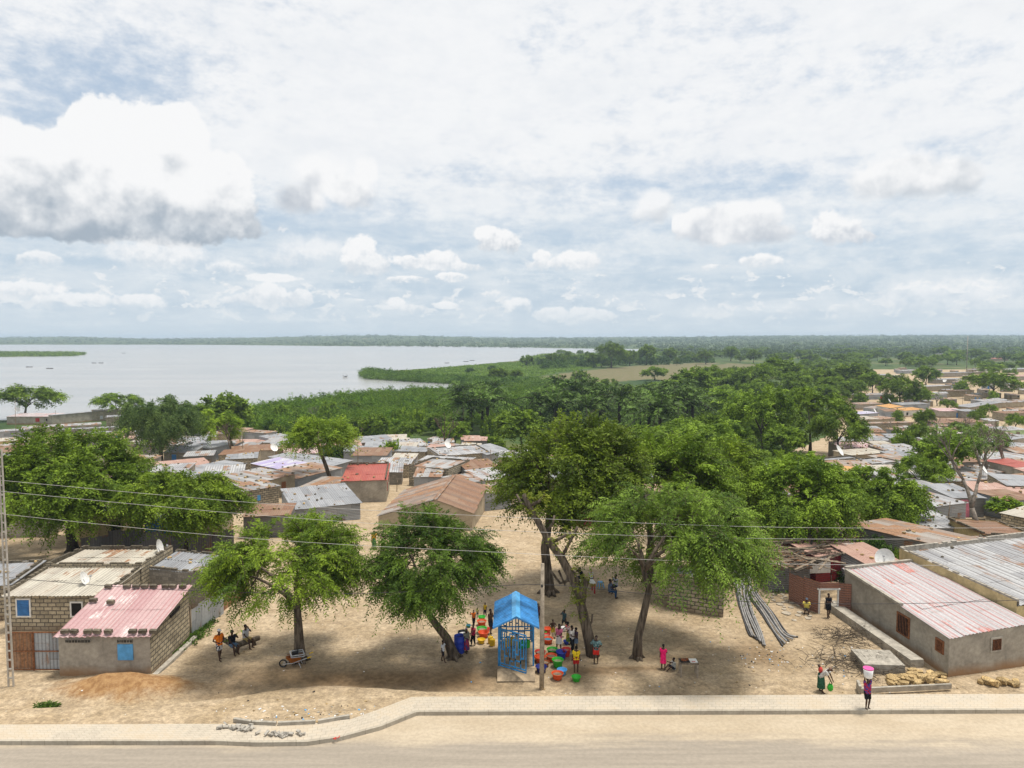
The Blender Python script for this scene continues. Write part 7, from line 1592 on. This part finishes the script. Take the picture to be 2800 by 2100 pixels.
RM['tinr'] = mat('rust_fence_tin', lambda nt, uv, pos, obj: f_tin(nt, uv, pos, obj, base=(.34, .19, .10), alt=(.38, .30, .22), amount=.7), rough=.6)
RM['tind'] = mat('dark_fence_tin', lambda nt, uv, pos, obj: f_tin(nt, uv, pos, obj, base=(.13, .13, .14), alt=(.18, .17, .17), amount=.4), rough=.6)
sheet_wall([(-19.35, 41.9), (-19.1, 44.2), (-18.95, 45.6)], 1.75, RM['tinf'], 'leaning grey corrugated fence running back from the pink roofed house'); sheet_wall([(-19.2, 44.6), (-19.0, 47.0), (-18.6, 49.2)], 2.15, RM['tinr'], 'rust brown corrugated fence behind the leaning grey one')
root = empty('yard_gate', (-25.9, 37.5, TZ(-25.9, 37.5)), 0, 'tall double gate of rusty and grey tin sheets beside the pink roofed house', 'gate')
for i, (x0, x1, mm) in enumerate(((-1.35, -.02, 'tinr'), (.02, 1.55, 'tinf'))):
    m = MB(); k = 16
    for s_ in range(k):
        a, b = x0 + (x1 - x0) * s_ / k, x0 + (x1 - x0) * (s_ + 1) / k; m.face(((a, .02 * (s_ % 2), .05), (b, .02 * ((s_ + 1) % 2), .05), (b, .02 * ((s_ + 1) % 2), 2.15), (a, .02 * (s_ % 2), 2.15)), [(a + 3, 0), (b + 3, 0), (b + 3, 2.1), (a + 3, 2.1)])
    lf = m.build('gate_leaf', RM[mm], root); m = MB()
    for x in (x0, x1): m.box((x, -.03, 1.1), (.05, .05, 2.14))
    for z in (.08, 1.1, 2.14): m.box(((x0 + x1) / 2, -.03, z), (x1 - x0 - .05, .04, .05))
    m.build('frame', MT['rust_iron'], lf)
q = lambda px, py: tuple(on(px, py).xy)
sheet_wall([q(225, 1542), q(300, 1520), q(392, 1500)], 2.0, RM['tind'], 'dark corrugated fence slanting across the left yard'); sheet_wall([q(392, 1528), q(500, 1532), q(640, 1530)], 2.4, RM['tind'], 'black patched tin fence in the shade of the rounded tree', hv=.25)
w1 = sheet_wall([q(2156, 1640), q(2196, 1662), q(2239, 1678)], 2.0, MT['tin_rustwall'], 'rust red tin wall left of the open doorway by the footpath'); w2 = sheet_wall([q(2290, 1676), q(2325, 1679)], 2.0, MT['tin_rustwall'], 'rust red tin wall right of the open doorway by the footpath')
a, b = on(2239, 1678), on(2290, 1676); root = empty('tin_doorway', a, 0, 'white framed open doorway in the rust red tin wall', 'doorway'); d = b - a; m = MB()
for p_ in (Vector(), d): m.box(p_ + Vector((0, 0, .8)), (.09, .09, 1.75))
m.box(d / 2 + Vector((0, 0, 1.62)), (d.length + .2, .1, .1)); m.build('frame', MT['white_paint'], root); m = MB(); m.box(d / 2 + Vector((0, 0, 1.86)), (d.length, .04, .38)); m.build('lintel_sheet', MT['tin_rustwall'], root); m = MB(); m.quadm(Vector((.08, 0, 0)), Vector((.25, .55, 0)), Vector((.25, .55, 1.55)), Vector((.08, 0, 1.55))); m.build('door', MT['white_paint'], root)
m = MB(); c = on(2230, 1600); m.box(Vector((0, 0, 1.5)), (1.7, .9, .9), .1); o = m.build('water_tank', MT['white_paint']); o.location = c; tag(o, 'white cube shaped tank behind the rust red tin wall', 'tank')

# --- pipes, planks, stones, rubble
A = [(2030, 1530), (2020, 1560), (2042, 1590), (2048, 1640), (2075, 1700), (2110, 1770)]
for i in range(16):
    rr = random.Random(100 + i); off = (i - 7.5) * 4.2; fan = 1 if i < 9 else 1.75; pts = []
    for j, (x, y) in enumerate([(2032, 1515), (2010 + 8 * math.sin(i), 1548), (2030 + 10 * math.cos(i * 1.3), 1585), (2040, 1625), (2060 + (14 if i > 8 else -2), 1680), (2085 + (22 if i > 8 else -4), 1735), (2100 + (30 if i > 8 else -8), 1772 - 4 * abs(i - 8))]):
        p = on(x + off * (.6 + .55 * j / 6 * fan) + rr.uniform(-3, 3), y); p.z = TZ(p.x, p.y) + .06 + .05 * (i % 3); pts.append(p)
    Q = []
    for a in range(len(pts) - 1):
        p0, p1, p2, p3 = pts[max(a - 1, 0)], pts[a], pts[a + 1], pts[min(a + 2, len(pts) - 1)]
        for t in np.linspace(0, 1, 6)[:-1]: Q.append(.5 * ((2 * p1) + (p2 - p0) * t + (2 * p0 - 5 * p1 + 4 * p2 - p3) * t * t + (3 * p1 - p0 - 3 * p2 + p3) * t ** 3))
    Q.append(pts[-1]); m = MB(); m.tube(Q, .055, 6); tag(m.build('pipe', plain('pipe_grey_%s' % ('dark' if i % 3 == 0 else 'pale'), (.05, .05, .055) if i % 3 == 0 else (.27, .26, .25), .25, 3, .5, .4), None, True), 'long grey plastic pipe lying in the loose bundle beside the footpath', 'pipe', 'pipes in the loose bundle beside the footpath')
rr = random.Random(4)
for i in range(70):
    p = on(rr.uniform(2105, 2275), rr.uniform(1492, 1560), 2.0); L = rr.uniform(1.2, 3.2); an = rr.gauss(.1, .5); m = MB(); m.box((0, 0, 0), (L, rr.uniform(.08, .2), .04)); o = m.build('plank', MT['wood' if i % 3 else 'bark_dark']); o.location = (p.x, p.y, TZ(p.x, p.y) + 2.15 + rr.uniform(0, .35)); o.rotation_euler = (rr.gauss(0, .12), rr.gauss(0, .12), an); tag(o, 'weathered scrap plank heaped on the dark shack by the footpath', 'plank', 'scrap planks heaped on the dark shack')
def brush(cx, cy, n, w, label, seed):
    rr = random.Random(seed); b = on(cx, cy); m = MB()
    for i in range(n):
        a = Vector((rr.gauss(0, w), rr.gauss(0, w * .55), rr.uniform(.03, .3))); an = rr.gauss(.3, .9); L = rr.uniform(.7, 2.0); e = a + Vector((math.cos(an) * L, math.sin(an) * L, rr.uniform(-.1, .25))); md = a.lerp(e, .5) + Vector((0, 0, rr.uniform(.0, .25))); m.tube([a, md, e], [.018, .013, .005], 4)
        for _ in range(6): t = md.lerp(e, rr.random()); m.tube([t, t + Vector((rr.gauss(0, .3), rr.gauss(0, .3), rr.uniform(0, .3)))], [.008, .003], 3)
    o = m.build('brushwood', plain('dry_twig', (.075, .058, .042), .3, 5)); o.location = b; tag(o, label, 'brushwood')
brush(2300, 1750, 60, .9, 'dark heap of dry branches on the path in front of the long grey house', 1); brush(2285, 1815, 60, 1.0, 'heap of thin dry branches left of the concrete slab', 2); brush(2385, 1838, 36, .8, 'loose branches thrown across the concrete slab', 3)
m = MB(); m.box((0, 0, .22), (2.1, 1.9, .62)); o = m.build('concrete_slab', MT['cement']); c = on(2398, 1822); o.location = (c.x, c.y, TZ(c.x, c.y)); o.rotation_euler.z = -.08; tag(o, 'raised concrete slab of a covered pit beside the long grey house', 'slab')
m = MB(); a, b = PX(2352, 1888, .15), PX(2600, 1876, .15); m.beam(a, b, .13, .26); m.beam(a, PX(2345, 1870, .2), .13, .45); tag(m.build('low_wall', MT['cement']), 'low broken concrete edging behind the child with the bucket', 'wall')
STP = []
def stones(lst, label, group, cat='stone', name='stone', m_=None, flat=.75):
    if not STP:
        for i in range(6): m = MB(); m.blob((0, 0, 0), (1, .85, flat), i * 3 + 1, 0, 1, .55); STP.append(m.mesh('stone', MT['stone'] if i % 2 else MT['darkstone']))
    P = STP if name == 'roof_stone' else [x for x in STP[1::2]] * 2
    rr = random.Random(len(lst))
    for p, s_ in lst:
        o = link(name, P[rr.randrange(6)]); o.location = (p[0], p[1], p[2] + s_ * .3); k = s_ * .62; o.scale = (k * rr.uniform(.8, 1.3), k * rr.uniform(.8, 1.2), k); o.rotation_euler.z = rr.uniform(0, 6.28); tag(o, label, cat, group)
rr = random.Random(12); L = []
for i in range(60):
    px, py = rr.uniform(2432, 2590), rr.uniform(1846, 1880); p = on(px, py); L.append(((p.x, p.y, TZ(p.x, p.y) + rr.uniform(0, .25) * (1 - abs(px - 2510) / 90)), rr.uniform(.22, .45)))
for i in range(12):
    px = rr.uniform(2680, 2790); p = on(px, rr.uniform(1868, 1878)); L.append((tuple(p), rr.uniform(.3, .55)))
stones(L, 'rough ochre building stone in the pile at the corner of the long grey house', 'ochre building stones piled by the long grey house')
# blocks weighing down the pink roof
zr = lambda y: 2.28 + (y - 36.85) / 4.75 * .80 + .16
bl = [(-23.75 + i * .60 + random.Random(i).uniform(-.08, .08), 36.78) for i in range(9) if i != 5] + [(-24.0 + i * .55 + random.Random(i + 9).uniform(-.1, .1), 41.45) for i in range(9) if i not in (1,)] + [(-22.9, 39.7), (-24.0, 39.9)]
bm_ = MB(); bm_.box((0, 0, .095), (.40, .19, .19)); bme = bm_.mesh('concrete_block', MT['darkstone'])
for i, (x, y) in enumerate(bl):
    o = link('concrete_block', bme); o.location = (x, y, zr(y) + TZ(-21.7, 39.2) - .02); o.rotation_euler = (.17, 0, random.Random(i).uniform(-.2, .2))
    front = y < 38; tag(o, 'weathered concrete block holding down the front eave of the pink roof' if front else ('weathered concrete block holding down the back edge of the pink roof' if y > 41 else ('lone concrete block in the middle of the pink roof' if x > -23.5 else 'concrete block on the left edge of the pink roof')), 'block', 'blocks along the front eave of the pink roof' if front else ('blocks along the back edge of the pink roof' if y > 41 else None))
# stones on the other roofs: the nearest as things, the rest as one
STONES.sort(key=lambda s_: s_[0].y); byh = {}
for p, s_, h in STONES[:285]: byh.setdefault(h, []).append((p, s_))
for h, l in byh.items():
    core = ' '.join(h.split()[:9]); core = core.rstrip(',');
    for w_ in (' with', ' a', ' the', ' and', ' of', ' its', ' behind', ' under', ' in', ' by', ' beside', ' at', ' two', ' one', ' below'):
        for _ in range(2):
            if core.endswith(w_): core = core[:-len(w_)]
    stones(l, 'stone on the roof of the ' + core, 'stones on the roof of the ' + core, 'stone', 'roof_stone')
m = MB()
for i, (p, s_, h) in enumerate(STONES[285:]): m.blob((p.x, p.y, p.z + s_ * .3), (s_ * .7, s_ * .6, s_ * .45), i, i % 2, 1, .4)
tag(m.build('roof_stones', [MT['stone'], MT['darkstone']]), 'loose stones weighing down the far tin roofs', None, None, 'stuff')
# rubble and loose pavers at the bend of the kerb
rr = random.Random(31)
for cx, cy, n, w, lab, grp in ((650, 1992, 26, 30, 'loose grey paver in the heap at the start of the bend', 'loose pavers heaped at the start of the bend'), (775, 2010, 22, 30, 'loose grey paver lying on the pavement in the bend', 'loose pavers lying in the bend')):
    bm_ = MB(); bm_.box((0, 0, .03), (.24, .11, .07)); me_ = bm_.mesh('paver', plain('paver_grey', (.40, .37, .32), .2, 4))
    for i in range(n):
        p = PX(cx + rr.gauss(0, w), cy + rr.gauss(0, 3.2), ZP); o = link('paver', me_); o.location = p + Vector((0, 0, rr.uniform(0, .12))); o.rotation_euler = (rr.gauss(0, .3), rr.gauss(0, .3), rr.uniform(0, 3.1)); tag(o, lab, 'paver', grp)
m = MB(); a = [PX(px, py, ZP + .06) for px, py in ((640, 1968), (690, 1976), (760, 1979), (870, 1974), (962, 1958))]
for i in range(4): m.beam(a[i], a[i].lerp(a[i + 1], .93), .14, .18)
tag(m.build('kerbstones', MT['cement']), 'row of loose kerbstones along the back of the pavement bend', 'kerbstones')
root = tag(MB().build('red_mark', PL['red']), 'red painted arrow on the kerb at the bend', 'marking'); m = MB()
k0 = PX(925, 2018, ZP + .01)
for a, b in (((0, 0), (-.22, -.06)), ((-.22, -.06), (-.10, .06)), ((0, 0), (.03, .16)), ((-.22, -.06), (-.06, -.13))): m.beam(k0 + Vector((a[0], a[1], .012)), k0 + Vector((b[0], b[1], .012)), .035, .006)
root.data = m.mesh('red_mark', PL['red'])
# litter, weeds, flagstones
rr = np.random.default_rng(8); m = MB(); cols = [PL['white'], PL['black'], MT['stone'], PL['lightblue'], MT['cement']]
for i in range(520):
    if i < 260: px, py = rr.uniform(0, 2800), rr.uniform(1560, 1985)
    elif i < 360: px, py = rr.normal(2080, 60), rr.normal(1800, 22)
    elif i < 420: px, py = rr.normal(2300, 60), rr.normal(1830, 22)
    else: px, py = rr.normal(860, 90), rr.normal(1955, 14)
    p = on(px, py)
    if not clear(p.x, p.y, .3): continue
    s_ = rr.uniform(.02, .07); m.box((p.x, p.y, TZ(p.x, p.y) + s_ * .3), (s_ * rr.uniform(.8, 2.2), s_, s_ * .5), rr.uniform(0, 3), int(rr.choice(5, p=[.3, .15, .27, .03, .25])))
tag(m.build('litter', cols), 'scraps of litter and pebbles on the bare ground', None, None, 'stuff')
g = np.random.default_rng(6)
for cx, cy, n, wx, wy, lab in ((128, 1938, 60, .38, .25, 'small green weed patch by the road at the left'), (530, 1740, 160, .5, 1.6, 'green weeds along the foot of the leaning tin fence'), (560, 1705, 100, .4, 1.0, 'weeds farther along the tin fence'), (2115, 1590, 200, .7, 2.0, 'dark weeds beside the footpath')):
    c = on(cx, cy); pts = np.c_[g.normal(c.x, wx * .6, n), g.normal(c.y, wy * .6, n)]; pts = np.c_[pts, [TZ(*p_) for p_ in pts]]
    stuff_leaves('weeds', pts, 2, (.15, .45), .07, (GREEN[0], (.12, .2, .03)), g, K=6, droop=.4, label=lab, spread_r=.1)
m = MB(); rr = random.Random(3); FL = []
for i in range(700):
    t = rr.random() ** .8; px, py = 2112 + 78 * t + rr.uniform(-34, 34), 1592 + 98 * t + rr.uniform(-10, 8); p = on(px, py); r0 = rr.uniform(.14, .34); n = rr.randint(5, 7)
    if any((p.x - x_) ** 2 + (p.y - y_) ** 2 < (1.2 * (r0 + r_)) ** 2 for x_, y_, r_ in FL): continue
    FL.append((p.x, p.y, r0)); q = [Vector((p.x + r0 * math.cos(6.28 * j / n + .3) * rr.uniform(.7, 1.2), p.y + r0 * math.sin(6.28 * j / n + .3) * rr.uniform(.7, 1.2), TZ(p.x, p.y) + .05)) for j in range(n)]; m.face(q)
    for j in range(n): a, b = q[j], q[(j + 1) % n]; m.face((a - Vector((0, 0, .1)), b - Vector((0, 0, .1)), b, a))
tag(m.build('path', plain('flagstone', (.36, .31, .24), .25, 3)), kind='structure')
# boats
def boat(px, py, L, label, people=1):
    p = PX(px, py, WATER_Z); root = empty('canoe', p, .1, label, 'boat'); m = MB(); n = 9
    S_ = [(-L / 2 + L * i / (n - 1)) for i in range(n)]; W_ = [.35 * math.sin(math.pi * (i + .35) / (n - .3)) + .03 for i in range(n)]
    for i in range(n - 1):
        a, b = (S_[i], W_[i]), (S_[i + 1], W_[i + 1]); z0, z1 = .45 + .25 * abs(i - 4) ** 2 / 16, .45 + .25 * abs(i - 3) ** 2 / 16
        for s_ in (-1, 1): m.face(((a[0], 0, -.1), (b[0], 0, -.1), (b[0], s_ * b[1], z1), (a[0], s_ * a[1], z0)))
    m.build('hull', MT['bark_dark'], root)
    for i in range(people): m = MB(); x = -L * .2 + i * L * .4; m.tube([(x, 0, .1), (x, 0, .6), (x, 0, 1.0)], [.22, .2, .1], 7); m.blob((x, 0, 1.2), .14, 0, 0, 1, 0); o = m.build('person', cloth((.03, .03, .04)), None, True); o.location = p; tag(o, 'dark figure at the ' + ('left' if i == 0 else 'right') + ' end of the ' + label.replace(' on the lake', '') if people > 1 else 'dark figure sitting in the ' + label.replace(' on the lake', ''), 'person')
for px, py, L, n, lab in ((80, 1004, 6, 1, 'dark canoe nearest the left edge, low on the lake'), (136, 1008, 6, 2, 'dark canoe carrying two people on the lake'), (257, 993, 5, 1, 'left canoe of the close pair beyond the reed island'), (276, 993, 5, 1, 'right canoe of the close pair beyond the reed island'), (338, 966, 6, 0, 'tiny far canoe right of the reed island'), (1222, 993, 5, 0, 'tiny canoe left of the pair off the headland'), (1274, 989, 6, 1, 'lone canoe near the headland skyline'), (1291, 986, 6, 0, 'farthest canoe off the headland')): boat(px, py, L, lab, n)
p = PX(944, 1033, WATER_Z); root = empty('houseboat', p, .1, 'small flat roofed white boat moored off the tip of the headland', 'boat'); m = MB(); m.box((0, 0, .3), (3.4, 1.5, .8)); m.build('hull', MT['white_paint'], root); m = MB(); m.box((0, 0, 2.2), (3.2, 1.5, .12)); m.build('roof', MT['grey_metal'], root)
for x in (-1.4, 1.4):
    for y in (-.6, .6): m = MB(); m.box((x, y, 1.45), (.1, .1, 1.5)); m.build('post', MT['iron'], root)
m = MB(); m.box((.2, 0, .95), (1.6, 1.0, .6)); m.build('cabin', MT['iron'], root)

# ------------------------------------------------------------------ air
hm_ = bpy.data.materials.new('haze_air'); hm_.use_nodes = True; nt_ = hm_.node_tree; nt_.nodes.clear()
ho = nt_.nodes.new('ShaderNodeOutputMaterial'); hv = nt_.nodes.new('ShaderNodeVolumePrincipled'); hv.inputs['Color'].default_value = (.68, .84, 1.0, 1); hv.inputs['Density'].default_value = 0.00015; hv.inputs['Anisotropy'].default_value = 0.0
nt_.links.new(hv.outputs[0], ho.inputs['Volume'])
m = MB(); m.box((0, 3700, 17), (21000, 8000, 66)); o = m.build('haze', hm_); tag(o, 'thin haze over the lake and the far ridge', None, None, 'stuff')
